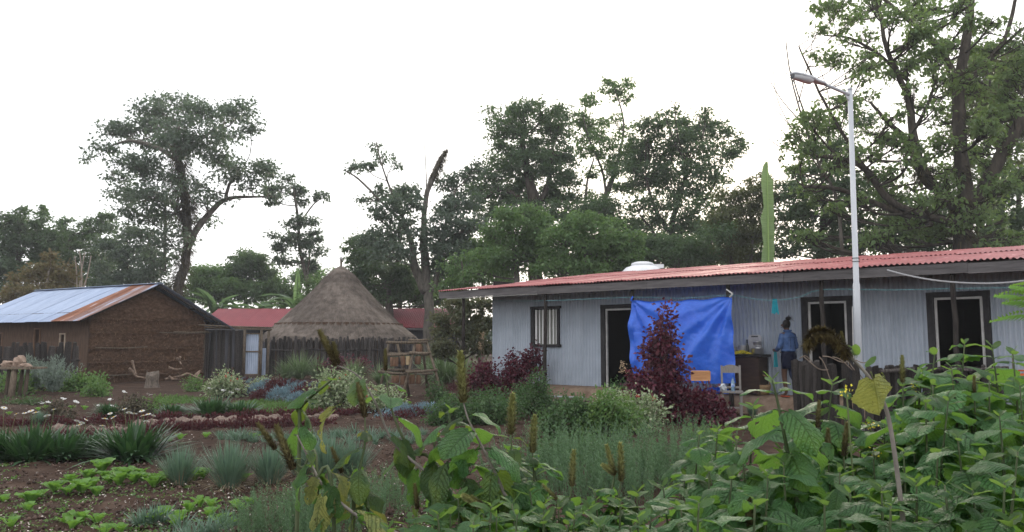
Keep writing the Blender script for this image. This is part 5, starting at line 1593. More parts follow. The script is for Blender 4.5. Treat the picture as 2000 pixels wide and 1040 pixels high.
# silvery sage and fountain grasses
for i, (lb, px, py, n, h) in enumerate([('silvery grey bush left of the pair by the dark fence', 68, 768, 14, 75), ('silvery grey bush right of the pair by the dark fence', 102, 770, 18, 72)]):
    p = onground(px, py)
    s_ = p.y / FPX
    r_ = np.random.default_rng(860 + i)
    rt = T('silver_bush', lb, 'bush', p, 0, 'silvery bushes')
    parts = []
    for k in range(n * 3):
        tip = np.array([r_.normal(0, .32), r_.normal(0, .25), r_.uniform(.5, 1.0) * h * s_])
        m_ = 46
        t = r_.uniform(.15, 1, m_)
        pos = tip[None] * t[:, None] * np.array([1, 1, 1]) + r_.normal(0, .025, (m_, 3))
        parts.append(leaf_cards(pos, r_.normal(0, .5, (m_, 3)) + np.array([0, 0, 1]), r_.normal(0, 1, (m_, 3)), .11, .022))
    V, F = cat_vf(parts)
    P('foliage', mesh_np('foliage', V, F), g_sage, rt)
for lb, px, py, sc in (('fountain grass tuft left of the pot rack before the hut fence', 585, 742, 1.1), ('fountain grass tuft behind the brown forked spike', 620, 742, .9), ('fountain grass tuft just left of the pot rack', 690, 745, .9), ('large fountain grass right of the pot rack', 868, 752, 1.35), ('large fountain grass behind the left porch post', 905, 745, 1.2), ('small fountain grass at the gate side of the hut fence', 560, 742, .8), ('fountain grass between pot rack and rusty bush', 840, 745, 1.1), ('fountain grass at the house corner', 940, 752, .9), ('thin grass tuft under the pot rack', 745, 752, .8)):
    place(pick(v_fount, px), 'fountain_grass', lb, 'grass', px, py, sc, 'fountain grasses', part='blades')
# ------------------------------------------------------------------ things on and around the porch
def loft(rings, n=16, cap=True):
    """rings: (centre, rx, ry, tilt_axis_z) ellipses stacked; returns MB"""
    mb = MB()
    V, F = [], []
    for c, rx, ry, rz in rings:
        for k in range(n):
            t = 2 * math.pi * k / n
            x_, y_ = rx * math.cos(t), ry * math.sin(t)
            V.append((c[0] + x_ * math.cos(rz) - y_ * math.sin(rz), c[1] + x_ * math.sin(rz) + y_ * math.cos(rz), c[2]))
    for i in range(len(rings) - 1):
        for k in range(n):
            F.append((i * n + k, i * n + (k + 1) % n, (i + 1) * n + (k + 1) % n, (i + 1) * n + k))
    if cap:
        F.append(tuple(reversed(range(n))))
        F.append(tuple(range((len(rings) - 1) * n, len(rings) * n)))
    return mb.add(V, F)


# blue tarpaulin tied between two porch posts
ty = PY - .17
tx0, tx1 = H(1232, ty), H(1427, ty)
p0 = Hw(tx0, ty)
tarp = T('tarpaulin', 'bright blue tarpaulin tied between two porch posts as a screen', 'tarpaulin', p0, HROT)
TW = tx1 - tx0
nu, nv = 110, 90
U, Vv = np.meshgrid(np.linspace(0, 1, nu), np.linspace(0, 1, nv))
TTOP = [2.56, 2.56]
zt = 2.565 - .05 * np.sin(np.pi * U) ** .7 + .015 * np.sin(U * 23)
zb_ = .70 + .05 * np.sin(U * 5 + 1)
Zt = zt + (zb_ - zt) * Vv
Xt = U * TW + (-.09 * np.sin(np.pi * np.clip(Vv * 1.05, 0, 1)) * (1 - U) ** 2) + .06 * Vv * U ** 3
y = np.zeros_like(U)
# tension folds radiating from the two top corners
aR = np.arctan2(Vv * 1.0 + 1e-3, (1 - U) * 1.35 + 1e-3)
dR = np.hypot(Vv, (1 - U) * 1.35)
aL = np.arctan2(Vv + 1e-3, U * 1.35 + 1e-3)
dL = np.hypot(Vv, U * 1.35)
y += .032 * np.sin(aR * 17 + 1.2 * np.sin(dR * 3)) * np.exp(-((dR - .55) / .6) ** 2) * np.clip(aR, 0, 1.4)
y += .028 * np.sin(aL * 12 + .7) * np.exp(-((dL - .45) / .4) ** 2)
y += .025 * np.sin(Xt * 3.1 + Vv * 2) * Vv + .018 * np.sin(U * 40 + Vv * 9) * np.exp(-dR * 2.5) + .05 * np.abs(fbm(U * 7 + Vv * 3, Vv * 5 - U * 4, 3, 71)) + .012 * np.abs(np.sin(U * 11 + 1)) ** 8
y += -.10 * np.sin(np.pi * Vv) * np.sin(np.pi * U)
y += np.where(U < .06, .05 * np.sin(Vv * 14), 0) + np.where(U > .93, .03 * np.sin(Vv * 18 + 1) * (U - .93) / .07, 0)
y += .02 * np.sin(Vv * 60) * np.exp(-Vv * 30)
for cr_ in (.26, .51, .77):
    y += .005 * np.clip(1 - np.abs(U - cr_ - .01 * np.sin(Vv * 5)) / .010, 0, 1)
y += .006 * np.clip(1 - np.abs(Vv - .42 + .015 * np.sin(U * 4)) / .012, 0, 1)
y += .030 * np.clip(1 - np.abs((1 - U) * 1.1 - Vv * .95 - .03 * np.sin(Vv * 7)) / .10, 0, 1) * np.exp(-dR * .9) - .025 * np.clip(1 - np.abs((1 - U) * 1.1 - Vv * .62) / .07, 0, 1) + .022 * np.clip(1 - np.abs(U * 1.0 - Vv * .8) / .06, 0, 1) * np.exp(-dL * 1.5)
idx = np.arange(nu * nv).reshape(nv, nu)
F = np.stack([idx[:-1, :-1], idx[:-1, 1:], idx[1:, 1:], idx[1:, :-1]], -1).reshape(-1, 4)
P('sheet', mesh_np('sheet', np.stack([Xt, y, Zt], -1), F), m_tarp, tarp, True)
P('tie', MB().tube([(TW - .02, 0, 2.54), (TW + .03, .05, 2.62), (TW - .08, -.03, 2.72)], [.02, .025, .012], 6), m_white, tarp, True)
P('tie', MB().tube([(0, 0, 2.55), (.02, .06, 2.66)], .02, 6), m_tarp, tarp, True)
# dark cabinet with kitchen things
cxm = H(1459, -.32)
cab = T('cabinet', 'dark brown wooden cabinet against the tin wall with pots on top', 'cabinet', Hw(cxm, -.32, PF), HROT)
m_cab = mat('dark_cabinet', (.030, .016, .011), (.055, .030, .020), rough=.55, scale=3, stretch=(1, 1, 5), spec=.4)
P('body', MB().box((.06, 0, .43), (.56, .48, .80)), m_cab, cab)
P('top', MB().box((.0, 0, .865), (.82, .56, .05)), mat('cabinet_top', (.02, .017, .016), rough=.5), cab)
P('leg', MB().box((-.36, -.22, .42), (.05, .05, .83)), m_cab, cab)
TZ = PF + .892
m_alu = mat('aluminium', (.55, .55, .57), (.65, .65, .67), rough=.3, metal=.85, scale=6)


def hx(px, yl):
    return H(px, yl)


o = T('cooking_pot', 'round aluminium cooking pot at the right end of the cabinet top', 'pot', Hw(hx(1477, -.40), -.40, TZ), HROT)
P('pot', MB().lathe([(.10, 0), (.135, .03), (.14, .13), (.15, .135), (.145, .14)], n=20), m_alu, o, True)
P('lid', MB().lathe([(.14, .141), (.09, .165), (.012, .175), (.012, .195), (.018, .2)], n=16), m_alu, o, True)
o = T('small_pot', 'small lidded aluminium pot stacked on the cooking pot', 'pot', Hw(hx(1477, -.40), -.40, TZ + .2), HROT)
P('pot', MB().lathe([(.075, 0), (.09, .02), (.09, .075), (.1, .08), (.06, .095), (.015, .1), (.015, .12)], n=18), m_alu, o, True)
o = T('cutting_board', 'white plastic board with a handle slot leaning on the wall', 'board', Hw(hx(1472, -.10), -.10, TZ), HROT)
rb = []
for k in range(20):
    a = k * 2 * math.pi / 20
    rb.append((.155 * max(-1, min(1, 1.35 * math.cos(a))), .22 + .22 * max(-1, min(1, 1.25 * math.sin(a)))))
P('plate', MB().add([(a, 0, b) for a, b in rb] + [(a, .02, b) for a, b in rb], [tuple(range(20)), tuple(reversed(range(20, 40)))] + [(k, (k + 1) % 20 + 0, (k + 1) % 20 + 20, k + 20) for k in range(20)]), m_white, o)
P('handle_slot', MB().box((0, -.004, .40), (.16, .006, .025)), m_black, o)
o = T('white_bucket', 'cream enamel bucket on the left part of the cabinet top', 'bucket', Hw(hx(1447, -.30), -.30, TZ), HROT)
P('bucket', MB().lathe([(.07, 0), (.085, .01), (.09, .19), (.095, .2), (.08, .2)], n=18), m_white, o, True)
P('handle', MB().tube([(-.09, 0, .16), (-.12, 0, .12), (-.09, 0, .06)], .006, 5), m_alu, o)
o = T('dark_bottle', 'dark glass bottle between the bucket and the white board', 'bottle', Hw(hx(1457, -.24), -.24, TZ), HROT)
P('bottle', MB().lathe([(.035, 0), (.038, .02), (.038, .18), (.015, .24), (.014, .31), (.018, .312), (.016, .33)], n=12), mat('dark_glass', (.01, .012, .011), rough=.15, spec=.6), o, True)
o = T('tin_jar', 'small grey jar at the left end of the cabinet top', 'jar', Hw(hx(1433, -.22), -.22, TZ), HROT)
P('jar', MB().lathe([(.055, 0), (.06, .01), (.06, .14), (.05, .16), (.055, .17)], n=14), mat('dull_jar', (.30, .29, .26), rough=.5), o, True)
o = T('yellow_bag', 'crumpled yellow plastic bag on the cabinet edge', 'bag', Hw(hx(1447, -.50), -.50, TZ), HROT)
r_ = np.random.default_rng(5)
V, F = [], []
for i in range(9):
    for j in range(22):
        a = (i / 8 - .5) * 2
        b = (j / 21 - .5) * 2
        V.append((b * .24, a * .08 - .02, max(.0, .075 * (1 - b * b) * (1 - a * a) + .03 * (r_.random() - .3)) + (.0 if abs(a) < .9 else -.0) + .004))
for i in range(8):
    for j in range(21):
        F.append((i * 22 + j, i * 22 + j + 1, (i + 1) * 22 + j + 1, (i + 1) * 22 + j))
P('bag', MB().add(V, F), mat('yellow_plastic', (.62, .50, .03), (.02, .02, .02), (.62, .50, .03), rough=.4, scale=9, stops=(.52, .56, .62)), o, True)
# grey wooden chair
m_gch = mat('grey_painted_wood', (.19, .175, .16), (.26, .24, .225), rough=.6, scale=6, stretch=(4, 4, 1), bump=.2)
cp = Vector(((1424 - 1000) / FPX * 16.55, 16.55, 0))
ch = T('grey_chair', 'grey wooden chair with an arched back standing before the porch', 'chair', (cp.x, cp.y, gh(cp.x, cp.y) + .05), R(-14))
P('seat', MB().box((0, -.02, .475), (.46, .44, .035)), m_gch, ch)
for sx in (-1, 1):
    P('leg', MB().box((sx * .19, -.19, .22), (.045, .045, .475)), m_gch, ch)
    P('leg', MB().box((sx * .185, .19, .50), (.042, .042, 1.04)), m_gch, ch)
arc = [(-.165 + .33 * i / 12, .10 + .045 * math.sin(math.pi * i / 12)) for i in range(13)]
V = [(a, .175, .86) for a, b in arc] + [(a, .175, .86 + b + .03) for a, b in arc] + [(a, .205, .86) for a, b in arc] + [(a, .205, .86 + b + .03) for a, b in arc]
F = [(i, i + 1, 14 + i, 13 + i) for i in range(12)] + [(27 + i, 26 + i, 39 + i, 40 + i) for i in range(12)] + [(13 + i, 14 + i, 40 + i, 39 + i) for i in range(12)] + [(1 + i, i, 26 + i, 27 + i) for i in range(12)]
P('backrest', MB().add(V, F), m_gch, ch)
P('rail', MB().box((0, .19, .56), (.33, .028, .04)), m_gch, ch)
P('stretcher', MB().box((0, -.19, .16), (.335, .025, .035)), m_gch, ch)
P('stretcher', MB().box((-.19, 0, .20), (.025, .335, .03)), m_gch, ch)
P('stretcher', MB().box((.19, 0, .20), (.025, .335, .03)), m_gch, ch)
cz = ch.location.z + .4935


def on_chair(dx_, dy_):
    v = Matrix.Rotation(R(-14), 3, 'Z') @ Vector((dx_, dy_, 0)) + Vector(ch.location)
    v.z = cz
    return v


m_pet = mat('clear_bottle', (.35, .55, .75), rough=.1, spec=.5, trans=.5)
o = T('water_bottle', 'clear plastic water bottle standing on the grey chair seat', 'bottle', on_chair(.03, -.1))
b = P('bottle', MB().lathe([(.034, 0), (.038, .015), (.036, .08), (.038, .12), (.037, .2), (.018, .25), (.016, .262)], n=14), m_pet, o, True)
P('cap', MB().lathe([(.018, .262), (.018, .285), (.005, .287)], n=10), mat('cap_blue', (.05, .15, .5), rough=.4), o)
P('paper_band', MB().lathe([(.0385, .09), (.0395, .095), (.0395, .15), (.0385, .155)], n=14, cap=False), mat('band_blue', (.08, .22, .62), (.5, .6, .75), scale=14, rough=.4), o)
o = T('plastic_bag', 'crumpled white plastic bag on the left of the chair seat', 'bag', on_chair(-.17, -.05))
pts = []
mb = MB()
for i in range(8):
    th = math.pi * i / 7
    for k in range(12):
        ph = 2 * math.pi * k / 12
        rr_ = .07 * (1 + .35 * math.sin(3 * ph + i) + .2 * math.cos(5 * ph - 2 * i))
        pts.append((rr_ * math.sin(th) * math.cos(ph), rr_ * math.sin(th) * math.sin(ph), .075 - .075 * math.cos(th) + .03 * math.sin(th) * math.sin(2 * ph)))
mb.add(pts, [(i * 12 + k, (i + 1) * 12 + k, (i + 1) * 12 + (k + 1) % 12, i * 12 + (k + 1) % 12) for i in range(7) for k in range(12)])
P('bag', mb, mat('white_plastic', (.65, .68, .72), rough=.35, tr=(.6, .65, .7), tw=.3), o)
# plywood school chair
cp = Vector(((1366 - 1000) / FPX * 16.9, 16.9, 0))
sc_ = T('plywood_chair', 'small chair with an orange plywood back before the tarpaulin', 'chair', (cp.x, cp.y, gh(cp.x, cp.y) + .03), R(-10))
m_ply = mat('orange_plywood', (.42, .20, .085), (.52, .27, .12), rough=.45, scale=3, stretch=(1, 8, 8), spec=.4)
arc = [(math.cos(k * math.pi / 10 + math.pi) * 0 + (-.21 + .42 * k / 10), .03 * ((k / 5 - 1) ** 2)) for k in range(11)]
V = [(a, .17 - b + t, z) for t in (0, .012) for z in (.72, .745, .915, .94) for a, b in [(a * (.9 if z in (.72, .94) else 1), b) for a, b in arc]]
F = []
for t in (0, 44):
    for r0 in range(3):
        for k in range(10):
            F.append((t + r0 * 11 + k, t + r0 * 11 + k + 1, t + r0 * 11 + k + 12, t + r0 * 11 + k + 11))
for k in range(10):
    F.append((k, k + 1, 45 + k, 44 + k))
    F.append((33 + k, 34 + k, 78 + k, 77 + k))
P('backrest', MB().add(V, F), m_ply, sc_, True)
P('seat', MB().box((0, -.02, .45), (.40, .38, .015)), m_ply, sc_)
m_steel = mat('thin_steel', (.10, .10, .11), rough=.4, metal=.6)
for sx in (-1, 1):
    P('leg', MB().tube(smooth_path([(sx * .12, .175, .80), (sx * .125, .17, .55), (sx * .15, .15, .42), (sx * .18, .20, 0)], 3), .011, 6), m_steel, sc_, True)
    P('leg', MB().tube([(sx * .15, .15, .435), (sx * .16, -.15, .435), (sx * .18, -.2, 0)], .011, 6), m_steel, sc_, True)
# blue cloth heap, basket, purple cloth
o = T('blue_bundle', 'heap of spare blue tarpaulin on the ledge under the screen', 'tarpaulin', Hw(H(1394, -.4), -.36, PF - .01), HROT)
pts, n1, n2 = [], 9, 16
r_ = np.random.default_rng(8)
for i in range(n1):
    th = math.pi / 2 * i / (n1 - 1)
    for k in range(n2):
        ph = 2 * math.pi * k / n2
        w_ = 1 + .3 * (r_.random() - .5)
        pts.append((.42 * math.cos(th) * math.cos(ph) * w_, .16 * math.cos(th) * math.sin(ph) * w_, .13 * math.sin(th) * w_))
P('cloth', MB().add(pts, [(i * n2 + k, i * n2 + (k + 1) % n2, (i + 1) * n2 + (k + 1) % n2, (i + 1) * n2 + k) for i in range(n1 - 1) for k in range(n2)]), m_tarp, o)
o = T('woven_basket', 'tan woven basket with a hoop handle beside the cabinet', 'basket', Hw(H(1483, -.36), -.36, PF), HROT)
m_wick = mat('wicker', (.22, .14, .075), (.36, .25, .14), rough=.85, scale=30, stretch=(1, 1, 3), bump=.8, bscale=60)
P('bowl', MB().lathe([(.13, 0), (.16, .06), (.19, .16), (.2, .22), (.185, .225), (.17, .16)], n=18), m_wick, o, True)
P('handle', MB().tube([(-.19 * math.cos(math.pi * t / 8), 0, .2 + .24 * math.sin(math.pi * t / 8)) for t in range(9)], .016, 6), m_wick, o, True)
o = T('purple_cloth', 'small dark purple cloth lying by the basket', 'cloth', Hw(H(1462, -.42), -.42, PF - .005), HROT)
P('cloth', MB().add([((j - 4) * .05, (i - 2) * .04, .03 + .02 * math.sin(i * 2 + j * 1.7)) for i in range(5) for j in range(9)], [(i * 9 + j, i * 9 + j + 1, i * 9 + j + 10, i * 9 + j + 9) for i in range(4) for j in range(8)]), mat('purple_fabric', (.04, .02, .09), rough=.9), o, True)
# clothes line with a turquoise cloth
m_line = mat('cyan_cord', (.16, .36, .40), rough=.7)
yl = PY - .03
pts = []
for px, py in ((962, 588), (1066, 588), (1236, 581), (1330, 583), (1423, 577), (1470, 584), (1513, 587), (1560, 581), (1607, 566), (1735, 567), (1864, 564), (2010, 562), (2120, 560)):
    yy = .0 if px == 962 else yl
    xx = H(px, yy)
    w = Hw(xx, yy)
    pts.append(at(px, py, w.y))
setp(P('clothes_line', MB().tube(smooth_path(pts, 3), .006, 4), m_line), 'thin cyan clothes line strung along the porch posts', 'line')
w = Hw(H(1513, yl), yl)
w = at(1513, 587, w.y)
o = T('hanging_cloth', 'small turquoise cloth pegged on the clothes line', 'cloth', w, HROT)
V = []
for i in range(10):
    for j in range(13):
        a = j / 12 - .5
        V.append((a * (.09 + .07 * i / 9), .02 * math.sin(j * 1.6) * (1 + i * .15), .03 - .31 * i / 9 + .025 * math.sin(j * .9) * i / 9))
P('cloth', MB().add(V, [(i * 13 + j, i * 13 + j + 1, i * 13 + j + 14, i * 13 + j + 13) for i in range(9) for j in range(12)]), mat('turquoise_cloth', (.03, .42, .52), (.06, .50, .60), rough=.8, scale=4, tr=(.05, .5, .6), tw=.25), o, True)
# lamp post with a tilted lamp head
LB = at(1678, 760, 14.0)
LB.z = 0
lamp = T('street_lamp', 'tall pale grey lamp post with a single tilted lamp head', 'street lamp', LB)
m_lamp = mat('grey_white_steel', (.44, .46, .50), (.55, .57, .60), rough=.5, scale=2, stretch=(3, 3, .4), spec=.4)
ptop = at(1660, 176, 14.0) - LB
P('pole', MB().tube([(0, 0, -.1), Vector((0, 0, 2.6)) + Vector((ptop.x * .45, 0, 0)), Vector((0, 0, 2.62)) + Vector((ptop.x * .45, 0, 0)), ptop], [.064, .060, .050, .043], 14), m_lamp, lamp, True)
P('cap', MB().lathe([(.052, 0), (.04, .03), (.005, .04)], c=tuple(ptop), n=12), m_lamp, lamp, True)
a0 = ptop + Vector((0, 0, -.10))
a1 = at(1604, 162, 13.7) - LB
P('arm', MB().tube([a0, a1], [.03, .03], 10), m_lamp, lamp, True)
P('brace', MB().tube([ptop + Vector((0, 0, -.26)), a0.lerp(a1, .2)], .012, 6), m_lamp, lamp, True)
h0 = at(1612, 165, 13.72) - LB
h1 = at(1545, 144, 13.35) - LB
dh = (h1 - h0).normalized()
up = Vector((0, 0, 1)) - dh * dh.z
up.normalize()
sd = dh.cross(up)
V = []
hl_ = (h1 - h0).length
prof = [(0, .035, .03), (.06, .055, .05), (.32, .07, .055), (.42, .105, .065), (.72, .11, .06), (.93, .085, .045), (1, .03, .02)]
nn = 12
for t, w_, hh in prof:
    for k in range(nn):
        a = 2 * math.pi * k / nn
        z_ = math.sin(a)
        V.append(h0 + dh * (t * hl_) + sd * (w_ * math.cos(a)) + up * (hh * (z_ if z_ > 0 else z_ * .55)))
F = [(i * nn + k, i * nn + (k + 1) % nn, (i + 1) * nn + (k + 1) % nn, (i + 1) * nn + k) for i in range(len(prof) - 1) for k in range(nn)]
hd_ = P('lamp_head', MB().add(V, F + [tuple(range(nn)), tuple(range((len(prof) - 1) * nn, len(prof) * nn))]), m_lamp, lamp, True)
V = []
for t, w_ in ((.44, .09), (.6, .10), (.8, .09), (.95, .05)):
    for k in range(7):
        a = math.pi + math.pi * k / 6
        V.append(h0 + dh * (t * hl_) + sd * (w_ * math.cos(a)) + up * (.075 * math.sin(a) - .012))
P('diffuser', MB().add(V, [(i * 7 + k, i * 7 + k + 1, i * 7 + k + 8, i * 7 + k + 7) for i in range(3) for k in range(6)]), mat('lamp_glass', (.75, .78, .82), rough=.25, spec=.5), hd_, True)
for zz in (1.18, 1.24):
    P('strap', MB().lathe([(.066, 0), (.068, .006), (.066, .012)], c=(ptop.x * .58, 0, 3.0 + zz - 1.18), n=14, cap=False), m_black, lamp)
P('cable', MB().tube([(-.09, -.03, .0), (-.085, -.03, 1.5), (-.07, -.03, 2.2)], .008, 5), m_white, lamp)
# power cable from the eave towards the right
pts = [at(1733, 528, 14.6), at(1775, 539, 14.2), at(1825, 548, 13.8), at(1880, 553, 13.5), at(1940, 554, 13.1), at(2000, 549, 12.8), at(2080, 535, 12.4)]
setp(P('power_cable', MB().tube(smooth_path(pts, 4), .016, 6), mat('grey_cable', (.30, .30, .31), rough=.6)), 'thick grey cable sagging in front of the porch roof at right', 'cable')
# white water tank on a stand behind the house
tp = at(1256, 600, 34)
tank = T('water_tank', 'white plastic water tank showing above the red roof', 'tank', (tp.x, 34, 0))
mt_ = mat('white_tank', (.66, .68, .70), (.74, .75, .77), rough=.35, scale=2)
P('barrel', MB().lathe([(.98, 3.15), (1.0, 3.2), (1.0, 4.45), (.92, 4.62), (.72, 4.82), (.55, 4.88), (.48, 4.9)], n=28), mt_, tank, True)
P('lid', MB().lathe([(.48, 4.9), (.5, 4.95), (.46, 5.02), (.3, 5.07), (.05, 5.09)], n=20), mt_, tank, True)
P('inlet_box', MB().box((.62, -.2, 4.86), (.5, .3, .16)), mt_, tank)
for a, b in ((-.7, -.7), (.7, -.7), (.7, .7), (-.7, .7)):
    P('leg', MB().tube([(a, b, -.1), (a, b, 3.1)], .08, 6), m_wood_dark, tank)
P('platform', MB().box((0, 0, 3.11), (2.1, 2.1, .07)), m_wood_dark, tank)
# red jerrycan and stick by the wall
o = T('red_jerrycan', 'orange red plastic jerrycan by the wall at the right edge', 'jerrycan', Hw(H(1992, -.5), -.5, PF), HROT)
P('body', loft([((0, 0, 0), .15, .11, 0), ((0, 0, .02), .17, .125, 0), ((0, 0, .48), .17, .125, 0), ((0, 0, .56), .12, .09, 0), ((0, 0, .6), .05, .05, 0)], 14), mat('orange_plastic', (.55, .10, .035), (.62, .14, .05), rough=.45, scale=4), o, True)
P('handle', MB().tube([(-.1, 0, .52), (-.08, 0, .65), (.08, 0, .65), (.1, 0, .52)], .018, 6), MATS['orange_plastic'], o, True)
o = T('leaning_stick', 'brown stick leaning on the wall beside the jerrycan', 'stick', Hw(H(1970, -.25), -.25, PF), HROT)
P('stick', MB().tube([(0, -.1, 0), (.01, .0, .5), (.0, .1, .95)], [.025, .02, .018], 6), m_pole_wood, o, True)
# grey pipe along the porch ledge
pts = [gnd(1060, 773, .16), gnd(1110, 776, .15), gnd(1185, 777, .15)]
setp(P('water_pipe', MB().tube(smooth_path(pts, 4), .022, 8), mat('grey_pvc', (.33, .35, .38), rough=.4)), 'grey water pipe lying along the porch ledge stones', 'pipe')
# ------------------------------------------------------------------ pot rack of rough poles
RY_ = 22.4
rc = at(805, 740, RY_)
rack = T('pot_rack', 'stepped rack of rough poles holding log planters', 'rack', (rc.x, RY_, 0))
RO = Vector((rc.x, RY_, 0))


def rk(px, py, dy=0.0):
    return at(px, py, RY_ + dy) - RO


for a, b, d0_, d1_ in (((811, 671), (784, 774), 0, -.45), ((833, 668), (866, 782), .0, -.55), ((759, 672), (738, 778), .3, .1), ((776, 672), (800, 768), .35, .9), ((824, 672), (836, 766), .35, .8)):
    A_, B_ = rk(*a, d0_), rk(*b, d1_)
    B_.z = -.05
    P('leg', MB().tube([A_, A_.lerp(B_, .5) + Vector((.02, 0, 0)), B_], [.035, .04, .045], 7), m_pole_wood, rack, True)
for (x0, y0), (x1, y1), dy in (((754, 669), (834, 669), -.05), ((798, 665), (836, 664), .3), ((756, 694), (806, 691), -.22), ((800, 689), (842, 690), -.24), ((752, 690), (800, 691), .45), ((812, 693), (840, 692), .4), ((738, 726), (794, 731), -.35), ((792, 727), (855, 723), -.4), ((744, 722), (822, 723), .6), ((810, 730), (846, 730), .5)):
    P('shelf_pole', MB().tube([rk(x0, y0, dy), rk((x0 + x1) / 2, (y0 + y1) / 2 + 1, dy), rk(x1, y1, dy)], [.042, .04, .036], 7), m_pole_wood, rack, True)
m_log = mat('orange_log', (.10, .055, .034), (.19, .11, .07), rough=.85, scale=5, stretch=(3, 3, .6), bump=.5, rand=.2)
for i, (px, py, w_, h_, lb) in enumerate([(770, 716, 16, 18, 'wide log planter at the left of the middle shelf'), (787, 714, 9, 18, 'narrow log planter in the middle of the middle shelf'), (797, 713, 9, 17, 'pale bamboo planter behind the rack leg on the middle shelf'), (818, 689, 13, 17, 'log planter on the top shelf right of the leg'), (816, 712, 12, 16, 'shaded log planter at the right of the middle shelf'),
                                         (772, 748, 15, 14, 'wide log planter low at the left'), (787, 752, 10, 18, 'narrow log planter low beside the rack leg'), (804, 750, 12, 18, 'log planter low right of the rack leg'), (817, 750, 9, 17, 'slim log planter low at the right')]):
    dy = .0 if py < 730 else -.05
    a = at(px, py, RY_ + dy)
    r0, hh = w_ * RY_ / FPX / 2, h_ * RY_ / FPX
    rt = T('log_planter', lb, 'planter', a, 0, 'planters on the rack')
    P('log', MB().lathe([(r0 * .95, 0), (r0, .02), (r0 * 1.03, hh * .5), (r0 * .98, hh), (r0 * .8, hh), (r0 * .78, hh - .05)], n=12), m_log if 'bamboo' not in lb else mat('pale_bamboo', (.42, .30, .17), (.52, .40, .25), rough=.6, scale=4), rt, True)
    r_ = np.random.default_rng(900 + i)
    n = 40
    V, F = blades(np.stack([r_.normal(0, r0 * .4, n), r_.normal(0, r0 * .4, n), 0 * r_.random(n) + hh - .05], 1), r_.normal(0, .6, (n, 3)) * np.array([1, 1, 0]) + np.array([0, 0, 1.0]), r_.uniform(.08, .2, n), .014, .4, 3)
    P('plant', mesh_np('plant', V, F), g_shrub_l if i % 2 else g_onion, rt)
# ------------------------------------------------------------------ table with stones, stump, firewood at the mud house
tb = gnd(22, 779)
tbl = T('rough_table', 'rough plank table on stump legs at the left edge', 'table', (tb.x, tb.y, 0))
s_ = tb.y / FPX
zt_ = .84
P('top', MB().box((-.28, .25, zt_), (1.75, .75, .05), 0).box((.45, .0, zt_ + .03), (.34, .12, .03), .1), m_pole_wood, tbl)
for x_, y_, r0 in ((.02, 0, .085), (.30, .15, .05), (-.36, .35, .05), (-.1, .55, .05), (-.9, .1, .07)):
    P('leg', MB().tube([(x_ - .04, y_, -.08), (x_, y_, .4), (x_ + .03, y_, zt_ - .02)], [r0 * 1.05, r0, r0 * .95], 9), m_pole_wood, tbl, True)
m_tan = mat('tan_rock', (.22, .15, .11), (.36, .27, .215), rough=.85, scale=6, bump=.5)
for i, (x_, y_, sx, lb) in enumerate(((.05, .2, (.17, .16, .30), 'tall pale pinkish rock in the middle of the rough table'), (.24, .12, (.16, .12, .10), 'flat tan rock at the right end of the rough table'), (-.30, .2, (.20, .16, .16), 'rounded tan rock at the left of the rough table'), (.42, .05, (.12, .08, .06), 'small flat chip of rock on the table corner'))):
    rt = T('table_rock', lb, 'rock', (tb.x + x_, tb.y + y_, zt_ + .025 + sx[2] * .5), .5 * i)
    me = stone_me[i].copy()
    me.materials.clear()
    P('rock', me, m_tan, rt, scl=sx)
sp_ = gnd(296, 757)
st = T('tree_stump', 'small grey tree stump in front of the mud house', 'stump', (sp_.x, sp_.y, 0))
r_ = np.random.default_rng(4)
V, nn = [], 14
for i, (r0, z) in enumerate(((.27, -.05), (.22, .08), (.20, .28), (.21, .40), (.19, .46))):
    for k in range(nn):
        a = 2 * math.pi * k / nn
        q_ = 1 + .16 * math.sin(3 * a + 1) + .08 * math.sin(7 * a)
        V.append((r0 * q_ * math.cos(a), r0 * q_ * math.sin(a), z + (.10 * math.sin(2 * a + 1) + .05 * r_.random() if i == 4 else 0)))
P('trunk', MB().add(V, [(i * nn + k, i * nn + (k + 1) % nn, (i + 1) * nn + (k + 1) % nn, (i + 1) * nn + k) for i in range(4) for k in range(nn)] + [tuple(range(4 * nn, 5 * nn))]), mat('stump_bark', (.07, .055, .045), (.17, .14, .115), rough=.95, scale=6, stretch=(3, 3, 1), bump=.8), st, True)
m_root = mat('pale_dead_root', (.16, .11, .08), (.34, .25, .19), rough=.9, scale=4, stretch=(2, 2, 2), bump=.5)
for lb, pth in (('curved pale dead branch leaning on the mud wall', [[(252, 720), (262, 728), (266, 735), (280, 738), (298, 742)], [(258, 705), (262, 720), (266, 732)]]),
                ('tangle of pale dead roots at the right of the mud wall', [[(322, 744), (338, 738), (352, 735), (362, 732)], [(335, 742), (345, 746), (352, 748)], [(330, 736), (340, 742), (343, 750)], [(350, 738), (365, 730), (380, 735), (395, 745)], [(380, 735), (390, 725), (383, 740)], [(385, 738), (392, 744), (400, 742)], [(330, 718), (345, 722), (355, 720)]]),
                ('short split branch standing against the mud wall', [[(346, 700), (350, 705), (354, 712)], [(352, 698), (350, 706)]])):
    Yb = 30.9 if 'curved' in lb else 32.3
    p0 = at(*pth[0][0], Yb)
    rt = T('dead_branch', lb, 'branch', (p0.x, Yb, 0))
    for pp in pth:
        w = [at(a, b, Yb + .15 * math.sin(i * 2.0)) - Vector((p0.x, Yb, 0)) for i, (a, b) in enumerate(pp)]
        for v_ in w:
            v_.z = max(v_.z, .06)
        P('limb', MB().tube(smooth_path(w, 3), list(np.linspace(.055, .02, (len(w) - 1) * 3 + 1)), 6), m_root, rt, True)
